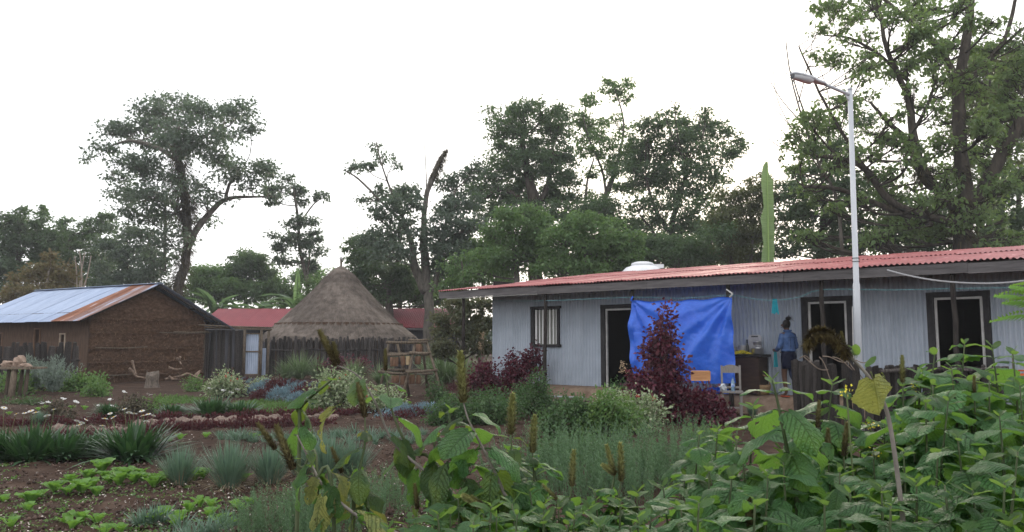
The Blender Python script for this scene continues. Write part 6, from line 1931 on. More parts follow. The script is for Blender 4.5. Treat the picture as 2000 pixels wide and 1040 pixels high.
# ------------------------------------------------------------------ person on the porch
m_skin = mat('brown_skin', (.075, .038, .024), (.095, .05, .032), rough=.5, scale=9, spec=.35)
m_denim = mat('denim_blue', (.035, .075, .19), (.06, .115, .26), (.10, .16, .32), rough=.85, scale=9, bump=.4, bscale=40, stops=(.35, .55, .75))
m_navy = mat('navy_cloth', (.007, .008, .020), (.012, .015, .032), rough=.95, scale=8, spec=.08)
m_jean = mat('dark_jean', (.018, .030, .075), (.03, .045, .10), rough=.9, scale=10)
m_hair = mat('black_hair', (.008, .007, .007), (.016, .013, .012), rough=.6, scale=20, spec=.3)
m_sandal = mat('red_sandal', (.42, .07, .03), rough=.6)
pp = Hw(H(1536, -.42), -.42, PF - .012)
person = T('person', 'person in a denim jacket and dark shorts, seen from behind, walking', 'person', pp, R(28))
# joints: local +y is the way the person faces, x to the person's right
J = [((0, 0, .90), .125), ((0, -.005, 1.02), .105), ((0, -.01, 1.18), .12), ((0, -.005, 1.31), .115), ((0, 0, 1.40), .055), ((-.01, .015, 1.47), .052),
     ((-.015, .03, 1.545), .088), ((-.02, .035, 1.60), .075),
     ((-.15, 0, 1.335), .06), ((-.205, .03, 1.10), .043), ((-.13, .21, .99), .032), ((-.10, .27, 1.0), .028),
     ((.15, -.01, 1.335), .06), ((.215, -.02, 1.09), .043), ((.14, .15, .98), .032), ((.10, .21, .99), .028),
     ((-.085, 0, .84), .095), ((-.09, .05, .47), .058), ((-.09, .03, .30), .052), ((-.09, .0, .075), .034), ((-.095, .10, .03), .03), ((-.095, .16, .022), .024),
     ((.085, -.01, .84), .095), ((.09, -.03, .47), .058), ((.095, -.12, .33), .052), ((.10, -.22, .13), .034), ((.10, -.16, .055), .032), ((.10, -.10, .025), .024)]
E = [(0, 1), (1, 2), (2, 3), (3, 4), (4, 5), (5, 6), (6, 7), (3, 8), (8, 9), (9, 10), (10, 11), (3, 12), (12, 13), (13, 14), (14, 15), (0, 16), (16, 17), (17, 18), (18, 19), (19, 20), (20, 21), (0, 22), (22, 23), (23, 24), (24, 25), (25, 26), (26, 27)]
# five bent fingers rooted in each palm
for hnd, sgn in ((11, 1), (15, -1)):
    c = Vector(J[hnd][0])
    for k in range(4):
        b = c + Vector((.022 * sgn * (k - 1.5) * .6, .025, .018 * (1.5 - k)))
        m_ = b + Vector((.012 * sgn, .035, -.012))
        t_ = m_ + Vector((.012 * sgn, .012, -.026 + .003 * k))
        i0 = len(J)
        J += [(tuple(b), .0095), (tuple(m_), .0085), (tuple(t_), .007)]
        E += [(hnd, i0), (i0, i0 + 1), (i0 + 1, i0 + 2)]
    i0 = len(J)
    J += [(tuple(c + Vector((.02 * sgn, .01, .028))), .010), (tuple(c + Vector((.03 * sgn, .04, .034))), .008)]
    E += [(hnd, i0), (i0, i0 + 1)]
me = bpy.data.meshes.new('body')
me.from_pydata([j[0] for j in J], E, [])
me.update()
body = bpy.data.objects.new('body', me)
COL.objects.link(body)
body.parent = person
md = body.modifiers.new('Skin', 'SKIN')
md.use_smooth_shade = True
for i, j in enumerate(J):
    sv = me.skin_vertices[0].data[i]
    sv.radius = (j[1], j[1])
    sv.use_root = (i == 0)
sb = body.modifiers.new('Subdivision', 'SUBSURF')
sb.levels = sb.render_levels = 2
me.materials.append(m_skin)
# face details
fc = Vector((-.02, .035, 1.56))
P('nose', MB().lathe([(.016, -.02), (.014, 0), (.005, .02)], n=8), m_skin, person, True, loc=(fc.x - .02, fc.y + .088, fc.z - .01))
for sx in (-1, 1):
    P('ear', loft([((0, 0, -.028), .004, .008, 0), ((0, 0, -.01), .01, .017, 0), ((0, 0, .015), .01, .02, 0), ((0, 0, .03), .004, .01, 0)], 8), m_skin, person, True, loc=(fc.x + sx * .085, fc.y + .0, fc.z - .02))
    P('eye', MB().lathe([(.001, -.01), (.009, -.005), (.011, 0), (.009, .005), (.001, .01)], n=8), m_white, person, True, loc=(fc.x - .012 + sx * .03, fc.y + .082, fc.z + .012))
P('mouth', MB().box((fc.x - .018, fc.y + .082, fc.z - .055), (.045, .012, .014)), mat('lip', (.12, .045, .04), rough=.5), person)
# hair pulled up into a bun with loose ends
hb = []
for i in range(9):
    t = i / 8
    z = 1.49 + .175 * t
    r0 = .098 * math.sqrt(max(.02, 1 - ((t - .42) / .62) ** 2))
    hb.append(((-.017, .008 - .01 * t, z), r0 * .93, r0 * .93 * (.78 + .22 * t), 0))
hair = P('hair', loft(hb, 16), m_hair, person, True)
bun = MB()
for i in range(7):
    th = math.pi * i / 6
bun.lathe([(.01, -.045), (.045, -.03), (.058, 0), (.048, .03), (.015, .05)], c=(-.005, -.035, 1.685), n=12)
P('hair_bun', bun, m_hair, hair, True)
r_ = np.random.default_rng(2)
n = 70
bs = np.array([[.0, -.05, 1.70]]) + r_.normal(0, .018, (n, 3))
V, F = blades(bs, np.array([[.75, -.35, .3]]) + r_.normal(0, .4, (n, 3)), r_.uniform(.06, .13, n), .012, .3, 3)
P('loose_hair', mesh_np('loose_hair', V, F), m_hair, hair)
# jacket: torso, collar and sleeves
jk = loft([((0, -.005, .995), .165, .128, 0), ((0, -.005, 1.01), .172, .134, 0), ((0, -.005, 1.06), .165, .126, 0), ((0, -.01, 1.15), .168, .128, 0), ((0, -.01, 1.25), .182, .132, 0), ((0, -.008, 1.33), .186, .122, 0), ((0, -.003, 1.375), .150, .098, 0), ((0, 0, 1.40), .085, .08, 0), ((0, .0, 1.415), .07, .07, 0)], 22)
jacket = P('jacket', jk, m_denim, person, True)
P('collar', loft([((0, 0, 1.395), .082, .078, 0), ((0, -.003, 1.43), .078, .074, 0), ((0, -.005, 1.445), .088, .084, 0), ((0, -.005, 1.41), .10, .095, 0)], 16, cap=False), m_denim, jacket, True)
P('hem_band', loft([((0, -.005, .975), .166, .13, 0), ((0, -.005, .98), .176, .138, 0), ((0, -.005, 1.02), .177, .139, 0), ((0, -.005, 1.025), .168, .132, 0)], 22, cap=False), m_denim, jacket, True)
P('seam', MB().box((0, -.142, 1.28), (.30, .006, .008)).box((-.07, -.139, 1.15), (.006, .006, .24)).box((.07, -.139, 1.15), (.006, .006, .24)), mat('denim_seam', (.02, .04, .10), rough=.9), jacket)
for a, b, c, d in ((8, 9, 10, -1), (12, 13, 14, 1)):
    A_, B_, C_ = (Vector(J[k][0]) for k in (a, b, c))
    pth = [A_ + Vector((-.015 * d, 0, .0)), A_.lerp(B_, .3), A_.lerp(B_, .7), B_ + Vector((.01 * d, 0, -.01)), B_.lerp(C_, .4), B_.lerp(C_, .85)]
    P('sleeve', MB().tube(smooth_path(pth, 3), list(np.interp(np.linspace(0, 1, 16), [0, .3, .6, 1], [.074, .066, .058, .046])), 12), m_denim, jacket, True)
# dark shorts, the right leg in a long jean, the left bare below the knee
sh_ = loft([((0, -.005, 1.0), .150, .118, 0), ((0, -.008, .94), .168, .138, 0), ((0, -.012, .86), .182, .150, 0), ((0, -.008, .78), .182, .142, 0), ((0, 0, .66), .172, .122, 0), ((.0, .005, .60), .165, .115, 0), ((0, .005, .602), .15, .10, 0)], 20)
P('shorts', sh_, m_navy, person, True)
A_, B_, C_, D_ = (Vector(J[k][0]) for k in (22, 23, 24, 25))
P('trouser_leg', MB().tube(smooth_path([A_.lerp(B_, .5), B_, C_, D_ + Vector((0, 0, .02))], 4), list(np.interp(np.linspace(0, 1, 13), [0, .4, .75, 1], [.09, .074, .062, .05])), 12), m_jean, person, True)
for k0, k1, dz in ((19, 21, 0), (25, 27, 1)):
    a, b = Vector(J[k0][0]), Vector(J[k1][0])
    if dz == 0:
        P('sandal', loft([((a.x, a.y + .04, .0), .042, .125, 0), ((a.x, a.y + .04, .012), .045, .13, 0), ((a.x, a.y + .04, .022), .042, .125, 0)], 14), m_sandal, person, True)
    else:
        P('sandal', MB().box((.10, -.17, .045), (.085, .22, .022), tilt=(R(-42), 0, 0)), m_sandal, person)
# turquoise cloth held in the left hand
hc = Vector(J[11][0])
cl = T('held_cloth', 'turquoise cloth strip held in the left hand of the person', 'cloth', pp, R(28))
V = []
for i in range(12):
    for j in range(7):
        V.append((hc.x + .02 + (j - 3) * .012 * (1 + i * .08), hc.y + .02 + .012 * math.sin(j * 2), hc.z - .01 - .36 * i / 11))
P('cloth', MB().add(V, [(i * 7 + j, i * 7 + j + 1, i * 7 + j + 8, i * 7 + j + 7) for i in range(11) for j in range(6)]), MATS['turquoise_cloth'], cl, True)
# ------------------------------------------------------------------ foreground leafy bushes
def leaf_material(name, top, edge, veinc, tr, tw, spots=0.0, rand=.30):
    m = bpy.data.materials.new(name)
    m.use_nodes = True
    n, l = m.node_tree.nodes, m.node_tree.links
    b, out = n['Principled BSDF'], n['Material Output']
    b.inputs['Roughness'].default_value = .55
    b.inputs['Specular IOR Level'].default_value = .34
    uv = n.new('ShaderNodeUVMap')
    sx = n.new('ShaderNodeSeparateXYZ')
    l.new(uv.outputs[0], sx.inputs[0])

    def M(op, a, b_=None, c=None):
        k = n.new('ShaderNodeMath')
        k.operation = op
        for i, v in enumerate((a, b_, c)):
            if v is None:
                continue
            if isinstance(v, (int, float)):
                k.inputs[i].default_value = v
            else:
                l.new(v, k.inputs[i])
        return k.outputs[0]
    a = M('ABSOLUTE', M('MULTIPLY_ADD', sx.outputs[0], 2.0, -1.0))
    # side veins: run forward from the midrib, curving
    ph = M('SUBTRACT', sx.outputs[1], M('MULTIPLY', M('POWER', a, 1.3), .26))
    w = M('ABSOLUTE', M('SINE', M('MULTIPLY', ph, math.pi * 8.5)))
    vein = M('POWER', M('SUBTRACT', 1.0, w), 5.0)
    rib = M('POWER', M('MAXIMUM', M('SUBTRACT', 1.0, M('MULTIPLY', a, 16.0)), 0.0), 1.0)
    v = M('MAXIMUM', vein, rib)
    tc = n.new('ShaderNodeTexCoord')
    oi = n.new('ShaderNodeObjectInfo')
    addv = n.new('ShaderNodeVectorMath')
    addv.operation = 'MULTIPLY_ADD'
    cmb = n.new('ShaderNodeCombineXYZ')
    for i in range(3):
        l.new(oi.outputs['Random'], cmb.inputs[i])
    l.new(cmb.outputs[0], addv.inputs[0])
    addv.inputs[1].default_value = (31, 47, 13)
    l.new(tc.outputs['Object'], addv.inputs[2])
    nz = n.new('ShaderNodeTexNoise')
    nz.inputs['Scale'].default_value = 5
    nz.inputs['Detail'].default_value = 5
    l.new(addv.outputs[0], nz.inputs['Vector'])
    rp = n.new('ShaderNodeValToRGB')
    e = rp.color_ramp.elements
    e[0].position, e[0].color = .36, (*top, 1)
    e[1].position, e[1].color = .66, (*edge, 1)
    l.new(nz.outputs['Fac'], rp.inputs['Fac'])
    mx = n.new('ShaderNodeMix')
    mx.data_type = 'RGBA'
    l.new(M('MULTIPLY', v, .8), mx.inputs['Factor'])
    l.new(rp.outputs['Color'], mx.inputs[6])
    mx.inputs[7].default_value = (*veinc, 1)
    col = mx.outputs[2]
    if spots:
        ns = n.new('ShaderNodeTexNoise')
        ns.inputs['Scale'].default_value = 9
        ns.inputs['Detail'].default_value = 2
        l.new(addv.outputs[0], ns.inputs['Vector'])
        cr = n.new('ShaderNodeValToRGB')
        cr.color_ramp.elements[0].position = .70 - spots
        cr.color_ramp.elements[1].position = .74 - spots
        l.new(ns.outputs['Fac'], cr.inputs['Fac'])
        m2 = n.new('ShaderNodeMix')
        m2.data_type = 'RGBA'
        l.new(cr.outputs['Color'], m2.inputs['Factor'])
        l.new(col, m2.inputs[6])
        m2.inputs[7].default_value = (.035, .018, .01, 1)
        col = m2.outputs[2]
    hs = n.new('ShaderNodeHueSaturation')
    mr = n.new('ShaderNodeMapRange')
    mr.inputs['To Min'].default_value, mr.inputs['To Max'].default_value = 1 - rand, 1 + rand
    l.new(oi.outputs['Random'], mr.inputs['Value'])
    l.new(mr.outputs[0], hs.inputs['Value'])
    l.new(col, hs.inputs['Color'])
    l.new(hs.outputs[0], b.inputs['Base Color'])
    bp = n.new('ShaderNodeBump')
    bp.inputs['Strength'].default_value = .9
    bp.inputs['Distance'].default_value = .03
    nf = n.new('ShaderNodeTexVoronoi')
    nf.inputs['Scale'].default_value = 26
    l.new(tc.outputs['Object'], nf.inputs['Vector'])
    hgt = M('SUBTRACT', M('MULTIPLY', M('SUBTRACT', 1.0, nf.outputs['Distance']), .35), v)
    l.new(hgt, bp.inputs['Height'])
    l.new(bp.outputs[0], b.inputs['Normal'])
    t = n.new('ShaderNodeBsdfTranslucent')
    t.inputs['Color'].default_value = (*tr, 1)
    ms = n.new('ShaderNodeMixShader')
    ms.inputs[0].default_value = tw
    l.new(b.outputs[0], ms.inputs[1])
    l.new(t.outputs[0], ms.inputs[2])
    l.new(ms.outputs[0], out.inputs['Surface'])
    return m


f_green = leaf_material('bush_leaf', (.070, .178, .066), (.098, .220, .076), (.028, .082, .028), (.26, .50, .07), .30)
f_old = leaf_material('old_leaf', (.062, .13, .062), (.10, .165, .06), (.028, .06, .026), (.26, .38, .05), .34, spots=.03)
f_yellow = leaf_material('yellow_leaf', (.20, .25, .085), (.33, .34, .10), (.10, .14, .045), (.40, .42, .09), .34, spots=.05)
f_young = leaf_material('young_leaf', (.10, .215, .065), (.13, .25, .08), (.18, .31, .11), (.28, .46, .08), .36)


def broad_leaf(bend, fold, cup, wav, seed, W=.40, tip=.68, curl=0.0, tears=0.0):
    q = np.random.default_rng(seed)
    n1, n2 = 17, 9
    V, UV = [], []
    # midrib path after the petiole
    pts, ang, p = [], 0.0, np.array([.20, 0.0])
    for i in range(n1):
        t = i / (n1 - 1)
        pts.append(p.copy())
        ang = -.32 - bend * t ** .9
        p = p + np.array([math.cos(ang), math.sin(ang)]) / (n1 - 1)
    for i in range(n1):
        t = i / (n1 - 1)
        ang = -.32 - bend * t ** .9
        w = W * 2.05 * (t + .012) ** .50 * max(0, 1 - t) ** tip * .93
        w *= 1 + (.05 if i % 2 else -.03) + q.normal(0, .02)
        for j in range(n2):
            a = (j / (n2 - 1) - .5) * 2
            aa = abs(a)
            slant = .16 * aa ** 1.2 * math.sin(math.pi * min(1, t + .12)) * .5 - (.10 * aa ** 1.5 if t < .12 else 0)
            up_ = fold * aa * w - cup * (aa ** 2) * w + wav * math.sin(t * 9 + 2.4 * np.sign(a) + seed) * aa ** 2 + .02 * math.sin((t - .2 * aa) * math.pi * 17) * aa * (1.25 - aa)
            lat = a * w * (1 - curl * aa)
            x_ = pts[i][0] + slant * math.cos(ang) - up_ * math.sin(ang)
            z_ = pts[i][1] + slant * math.sin(ang) + up_ * math.cos(ang)
            V.append((x_, lat, z_))
            UV.append((j / (n2 - 1), t))
    F = [(i * n2 + j, i * n2 + j + 1, (i + 1) * n2 + j + 1, (i + 1) * n2 + j) for i in range(n1 - 1) for j in range(n2 - 1)]
    if tears:
        F = [f for k_, f in enumerate(F) if q.random() > tears or k_ % 8 in (3, 4)]
    mb = MB().add(V, F)
    nb = len(V)
    mb.tube([(0, 0, 0), (.10, 0, .02), (.205, 0, -.004)], [.016, .013, .012], 5, cap=False)
    me = mb.mesh('leaf', True)
    uvl = me.uv_layers.new(name='UVMap')
    li = np.zeros(len(me.loops), np.int32)
    me.loops.foreach_get('vertex_index', li)
    UV = np.array(UV + [(.5, 0)] * (len(me.vertices) - nb))
    uvl.data.foreach_set('uv', UV[li].astype(np.float32).ravel())
    return me


def with_mat(mes, m):
    out = []
    for me in mes:
        c = me.copy()
        c.materials.append(m)
        out.append(c)
    return out


base_leaf = [broad_leaf(b, f, c, w, i, W, tears=.03 if i in (2, 6) else 0) for i, (b, f, c, w, W) in enumerate([(.8, .10, .15, .03, .40), (1.0, .12, .22, .04, .43), (1.2, .06, .22, .05, .42), (.6, .20, .05, .03, .39), (1.1, .16, .12, .06, .44), (.9, -.04, .2, .05, .42), (1.3, .05, .3, .05, .42), (.5, .12, .15, .05, .41)])]
droop_leaf = [broad_leaf(b, f, c, w, 20 + i, W, curl=cu, tears=.05 if i % 2 else 0) for i, (b, f, c, w, W, cu) in enumerate([(1.0, .15, .40, .06, .38, .15), (1.25, .28, .1, .07, .36, .2), (.8, -.10, .35, .07, .40, .12), (1.1, .1, .3, .08, .41, .2)])]
young_leaf = [broad_leaf(b, .25, .05, .02, 40 + i, W, tip=.75) for i, (b, W) in enumerate([(.2, .30), (.5, .32), (-.1, .28)])]
LV = {'g': with_mat(base_leaf, f_green), 'o': with_mat(droop_leaf, f_old), 'y': with_mat(droop_leaf, f_yellow), 'n': with_mat(young_leaf, f_young), 'd': with_mat(droop_leaf, f_green)}
m_fstem = mat('green_brown_stem', (.055, .085, .035), (.10, .12, .06), rough=.7, scale=7, bump=.2)
m_fwood = mat('grey_woody_stem', (.13, .115, .10), (.24, .215, .19), rough=.9, scale=6, stretch=(3, 3, 1), bump=.4)
m_fdark = mat('dark_dry_stem', (.030, .022, .018), (.07, .055, .04), rough=.9, scale=6)


def spike_mesh(seed, bend=0.0):
    q = np.random.default_rng(seed)
    n = 1100
    t = q.random(n)
    r0 = .17 * (1 - .5 * t ** 3) * (.85 + .15 * np.sin(t * 45))
    az = q.uniform(0, 2 * np.pi, n)
    e = np.stack([np.cos(az), np.sin(az), 0 * az], 1)
    pos = e * (r0 * .45)[:, None]
    pos[:, 2] = t
    pos[:, 0] += bend * t ** 2
    d = e + np.array([0, 0, .55]) + q.normal(0, .25, (n, 3))
    V, F = blades(pos, d, r0 * q.uniform(.4, 1.1, n) + .01, .022, -.1, 2)
    # core
    k = 10
    core = []
    for i in range(8):
        tt = i / 7
        for j in range(k):
            a = 2 * np.pi * j / k
            rr_ = .085 * (1 - .6 * tt ** 3)
            core.append((rr_ * np.cos(a) + bend * tt * tt, rr_ * np.sin(a), tt))
    cf = [[i * k + j, i * k + (j + 1) % k, (i + 1) * k + (j + 1) % k, (i + 1) * k + j] for i in range(7) for j in range(k)]
    return cat_vf([(V, F), (np.array(core), np.array(cf))])


def spike_mat(name, lo, hi):
    m = bpy.data.materials.new(name)
    m.use_nodes = True
    n, l = m.node_tree.nodes, m.node_tree.links
    b = n['Principled BSDF']
    b.inputs['Roughness'].default_value = .95
    b.inputs['Specular IOR Level'].default_value = .1
    tc = n.new('ShaderNodeTexCoord')
    sp = n.new('ShaderNodeSeparateXYZ')
    l.new(tc.outputs['Object'], sp.inputs[0])
    gi = n.new('ShaderNodeNewGeometry')
    ad = n.new('ShaderNodeMath')
    ad.operation = 'MULTIPLY_ADD'
    ad.inputs[1].default_value, ad.inputs[2].default_value = .55, -.28
    l.new(gi.outputs['Random Per Island'], ad.inputs[0])
    a2 = n.new('ShaderNodeMath')
    a2.operation = 'ADD'
    l.new(ad.outputs[0], a2.inputs[0])
    l.new(sp.outputs[2], a2.inputs[1])
    rp = n.new('ShaderNodeValToRGB')
    e = rp.color_ramp.elements
    e[0].position, e[0].color = .05, (*lo, 1)
    e[1].position, e[1].color = .75, (*hi, 1)
    l.new(a2.outputs[0], rp.inputs['Fac'])
    l.new(rp.outputs[0], b.inputs['Base Color'])
    return m


sm_olive = spike_mat('olive_spike', (.075, .058, .030), (.27, .275, .105))
sm_brown = spike_mat('brown_spike', (.040, .028, .018), (.18, .16, .07))
SPK = {}
for nm, mm in (('o', sm_olive), ('b', sm_brown)):
    SPK[nm] = []
    for s in range(3):
        me = mesh_np('flower_spike', *spike_mesh(60 + s, .06 * (s - 1)))
        me.materials.append(mm)
        SPK[nm].append(me)

FQ = random.Random(99)


def add_spike(root, p0, p1, kind, fat=1.0):
    d = p1 - p0
    L = d.length
    o = P('flower_spike', SPK[kind][FQ.randrange(3)], None, root)
    o.matrix_basis = Matrix.Translation(p0) @ d.to_track_quat('Z', 'Y').to_matrix().to_4x4() @ Matrix.Diagonal((L * fat * .82, L * fat * .82, L, 1))
    return o


def add_leaf(root, p, az, el, size, kind, roll=None, me=None):
    o = P('leaf', me or FQ.choice(LV[kind]), None, root, loc=p, scl=(size, size, size))
    o.rotation_euler = Euler((FQ.uniform(-.25, .25) if roll is None else roll, -el, az), 'XYZ')
    return o


NODE_D = [.004, .020, .052, .105, .17, .24, .315, .395, .48, .57, .67]
NODE_S = [.20, .36, .62, .92, 1.0, 1.02, 1.0, .95, .9, .85, .75]
NODE_E = [1.0, .75, .45, .2, .02, -.08, -.15, -.22, -.28, -.3, -.3]


def fstem(root, path, Y, leaf=.159, kinds='g', spike=None, skind='o', nodes=11, first=0, woody=False, r0=.007, dens=1.0, fat=1.0, spin=None):
    """path: photograph pixels from low to tip (or (px,py,Y) triples); leaves in opposite pairs downwards from the tip"""
    org = Vector(root.location)
    pts = [at(p[0], p[1], p[2] if len(p) > 2 else Y) for p in path]
    # carry the stem on down to the soil
    lo = pts[0]
    foot = Vector((lo.x + FQ.uniform(-.06, .06) + (lo.x - pts[1].x) * .4, lo.y + FQ.uniform(-.05, .05), -.03))
    sp = smooth_path([foot] + pts, 6)
    rd = list(np.linspace(r0 * 1.4, r0 * .32, len(sp)))
    P('stem', MB().tube([p - org for p in sp], rd, 6), m_fwood if woody else m_fstem, root, True)
    tip = sp[-1]
    if spike:
        e = at(spike[0], spike[1], Y + FQ.uniform(-.03, .03))
        add_spike(root, tip - org, e - org, skind, fat)
    # walk down from the tip
    acc, i = 0.0, len(sp) - 1
    az0 = FQ.uniform(0, math.pi) if spin is None else spin
    k = 0
    while i > 0 and k < nodes:
        seg = (sp[i] - sp[i - 1]).length
        while k < nodes and NODE_D[k] <= acc + seg:
            f = (NODE_D[k] - acc) / max(seg, 1e-6)
            p = sp[i].lerp(sp[i - 1], f) - org
            if k >= first:
                for s in (0, 1):
                    if FQ.random() > dens:
                        continue
                    kd = FQ.choice(kinds)
                    if k < 2 and kd == 'g':
                        kd = 'n'
                    add_leaf(root, p, az0 + k * math.pi / 2 + s * math.pi + FQ.uniform(-.35, .35), NODE_E[k] + FQ.uniform(-.2, .2) - (.3 if kd in 'oyd' else 0), leaf * NODE_S[k] * FQ.uniform(.82, 1.15), kd)
            k += 1
        acc += seg
        i -= 1


def bush(label, px, Y, group=None, name='leafy_bush'):
    b = at(px, 900, Y)
    return T(name, label, 'bush', (b.x, Y, 0), 0, group)


def tips(root, lst, leaf=.178, kinds='gggggggd', **kw):
    for t in lst:
        px, py, Y = t[:3]
        if px > 1340:
            py -= 22
        dx_ = FQ.uniform(-40, 40)
        fstem(root, [(px + dx_, max(py + 330, 1090)), (px + dx_ * .45, py + 150), (px, py)], Y, leaf=leaf * FQ.uniform(.92, 1.1), kinds=kinds, **kw)
        if FQ.random() < .55:
            px, py, Y = px + FQ.uniform(-30, 30), py + FQ.uniform(25, 90), Y + FQ.uniform(-.2, .35)
            fstem(root, [(px + dx_, max(py + 330, 1090)), (px + dx_ * .45, py + 150), (px, py)], Y, leaf=leaf * FQ.uniform(.9, 1.15), kinds=kinds, **kw)


GR = 'broad leaved bushes in the foreground'
b = bush('leafy bush low at the bottom between the centre spikes and the tall stem', 1280, 2.6, GR)
tips(b, [(1245, 962, 2.5), (1295, 950, 2.8), (1338, 930, 3.0), (1272, 1005, 2.3), (1205, 990, 2.5), (1330, 990, 2.3), (1230, 1030, 2.1)])
b = bush('leafy bush with pale new tips left of the tall single stem', 1400, 2.9, GR)
tips(b, [(1366, 872, 3.0), (1402, 860, 3.2), (1440, 880, 2.9), (1385, 935, 2.6), (1430, 950, 2.5), (1365, 1005, 2.2), (1340, 905, 3.2)])
b = bush('leafy bush whose tallest stem stands before the person', 1505, 2.7, GR)
fstem(b, [(1560, 1010), (1545, 920), (1522, 800), (1508, 742)], 2.6, leaf=.171, kinds='g', r0=.008, spin=.2)
tips(b, [(1472, 815, 3.1), (1545, 855, 2.9), (1530, 925, 2.5), (1475, 1000, 2.2), (1500, 950, 2.4), (1450, 905, 2.8)])
b = bush('leafy bush with brown spikes in front of the stake fence corner', 1620, 3.0, GR)
tips(b, [(1626, 768, 3.4), (1600, 830, 3.4), (1655, 900, 3.1), (1580, 935, 2.7), (1640, 945, 2.5), (1610, 1000, 2.2), (1682, 900, 3.3), (1570, 880, 3.2), (1660, 985, 2.3)])
for (x0, y0), (x1, y1) in (((1597, 835), (1598, 783)), ((1618, 895), (1617, 838)), ((1648, 890), (1655, 826))):
    fstem(b, [(x0 + 8, 1040), (x0 + 3, y0 + 70), (x0, y0)], 2.85, leaf=.127, kinds='gd', spike=(x1, y1), skind='b', first=2, nodes=8, fat=.95)
b = bush('leafy bush right of the yellowed leaf, below the lower stake fence', 1750, 3.0, GR)
tips(b, [(1728, 850, 3.3), (1755, 815, 3.5), (1792, 838, 3.0), (1705, 905, 2.9), (1765, 905, 2.6), (1722, 975, 2.2), (1790, 965, 2.3), (1700, 850, 3.5), (1740, 1010, 2.1)])
fstem(b, [(1770, 1000), (1766, 850), (1763, 748)], 3.1, leaf=.140, kinds='g', spike=(1762, 695), first=1, nodes=9)
b = bush('tall leafy bush with high tips in front of the right doorway', 1850, 3.1, GR)
tips(b, [(1826, 710, 3.4), (1858, 738, 3.1), (1884, 694, 3.4), (1822, 775, 3.0), (1852, 805, 2.8), (1870, 875, 2.5), (1832, 905, 2.6), (1800, 760, 3.5), (1845, 970, 2.2), (1890, 760, 3.2)])
b = bush('tall leafy bush filling the bottom right corner', 1950, 2.9, GR)
tips(b, [(1938, 700, 3.4), (1978, 708, 3.2), (1932, 765, 3.0), (1992, 775, 2.8), (1952, 835, 2.6), (1988, 905, 2.3), (1922, 915, 2.4), (1962, 965, 2.1), (1900, 980, 2.2), (2010, 840, 2.7), (2020, 740, 3.0), (1915, 840, 3.0)])
fstem(b, [(1910, 980), (1906, 850), (1903, 772)], 3.0, leaf=.140, kinds='g', spike=(1903, 735), skind='b', first=1, nodes=9)
b = bush('leafy bush of upright olive spikes right of centre at the bottom', 1150, 2.7, GR)
tips(b, [(1090, 985, 2.5), (1150, 995, 2.4), (1035, 960, 2.7), (1000, 985, 2.4), (1110, 1025, 2.2), (1180, 1025, 2.1), (1060, 1015, 2.2)], kinds='ggd')
for (x0, y0), (x1, y1), kd in (((1117, 950), (1119, 880), 'o'), ((1200, 928), (1186, 870), 'o'), ((1213, 940), (1214, 866), 'o'), ((1088, 975), (1060, 947), 'o'), ((1466, 1046), (1466, 968), 'b')):
    fstem(b, [(x0 - 25, 1075), (x0 - 12, y0 + 70), (x0, y0)], 2.55, leaf=.146, kinds='gddo', spike=(x1, y1), skind=kd, first=2, nodes=8, fat=.95)
add_spike(b, at(1200, 925, 2.55) - Vector(b.location), at(1178, 908, 2.5) - Vector(b.location), 'o', 1.1)
b = bush('low leafy bush spreading along the bottom centre under the olive spikes', 1010, 2.3, GR)
tips(b, [(895, 965, 2.5), (960, 990, 2.3), (1010, 1005, 2.2), (1062, 985, 2.4), (1122, 1005, 2.2), (1162, 962, 2.5), (1212, 978, 2.3), (1245, 1010, 2.1), (855, 1005, 2.3), (800, 1015, 2.3), (760, 1030, 2.2), (925, 1020, 2.1), (1170, 1030, 2.0)], leaf=.15)
b = bush('leafy bush with two tall olive spikes in the middle foreground', 1000, 2.8, GR)
tips(b, [(1000, 890, 3.0), (1045, 920, 2.9), (965, 930, 2.8), (930, 970, 2.6), (880, 995, 2.4), (970, 1010, 2.3), (1020, 940, 3.2), (850, 1020, 2.4)], kinds='gggdo')
for (x0, y0), (x1, y1) in (((998, 848), (998, 770)), ((1040, 884), (1042, 812))):
    fstem(b, [(x0 + 25, 1030), (x0 + 6, y0 + 80), (x0, y0)], 2.85, leaf=.159, kinds='ggdo', spike=(x1, y1), first=1, nodes=10)
b = bush('leaning woody stem topped by the biggest olive spike', 940, 2.7, GR)
fstem(b, [(1010, 1060), (983, 961), (945, 880), (915, 820), (905, 786)], 2.65, leaf=.165, kinds='gogd', spike=(899, 688), first=2, nodes=11, woody=True, r0=.0065, dens=.95)
fstem(b, [(925, 1010), (888, 920), (878, 850), (880, 800)], 2.75, leaf=.165, kinds='goodn', first=0, nodes=11, dens=.9)
fstem(b, [(905, 1040), (860, 960), (848, 890), (852, 840)], 2.85, leaf=.152, kinds='good', first=1, nodes=10, dens=.9)
add_spike(b, at(940, 988, 2.45) - Vector(b.location), at(905, 968, 2.4) - Vector(b.location), 'o', 1.2)
add_spike(b, at(815, 995, 2.7) - Vector(b.location), at(810, 945, 2.7) - Vector(b.location), 'b')
b = bush('thin woody stem with hanging spotted leaves and a dark spike', 730, 2.8, GR)
fstem(b, [(870, 990), (846, 936), (770, 867), (735, 790), (700, 735), (658, 714)], 2.8, leaf=.125, kinds='doo', spike=(624, 646), skind='b', first=2, nodes=9, woody=True, r0=.006, dens=.6)
add_spike(b, at(660, 712, 2.8) - Vector(b.location), at(652, 668, 2.8) - Vector(b.location), 'b', 1.3)
fstem(b, [(690, 1000), (700, 930), (712, 870), (713, 815)], 2.7, leaf=.118, kinds='doyo', spike=(701, 748), skind='b', first=2, nodes=8, dens=.6)
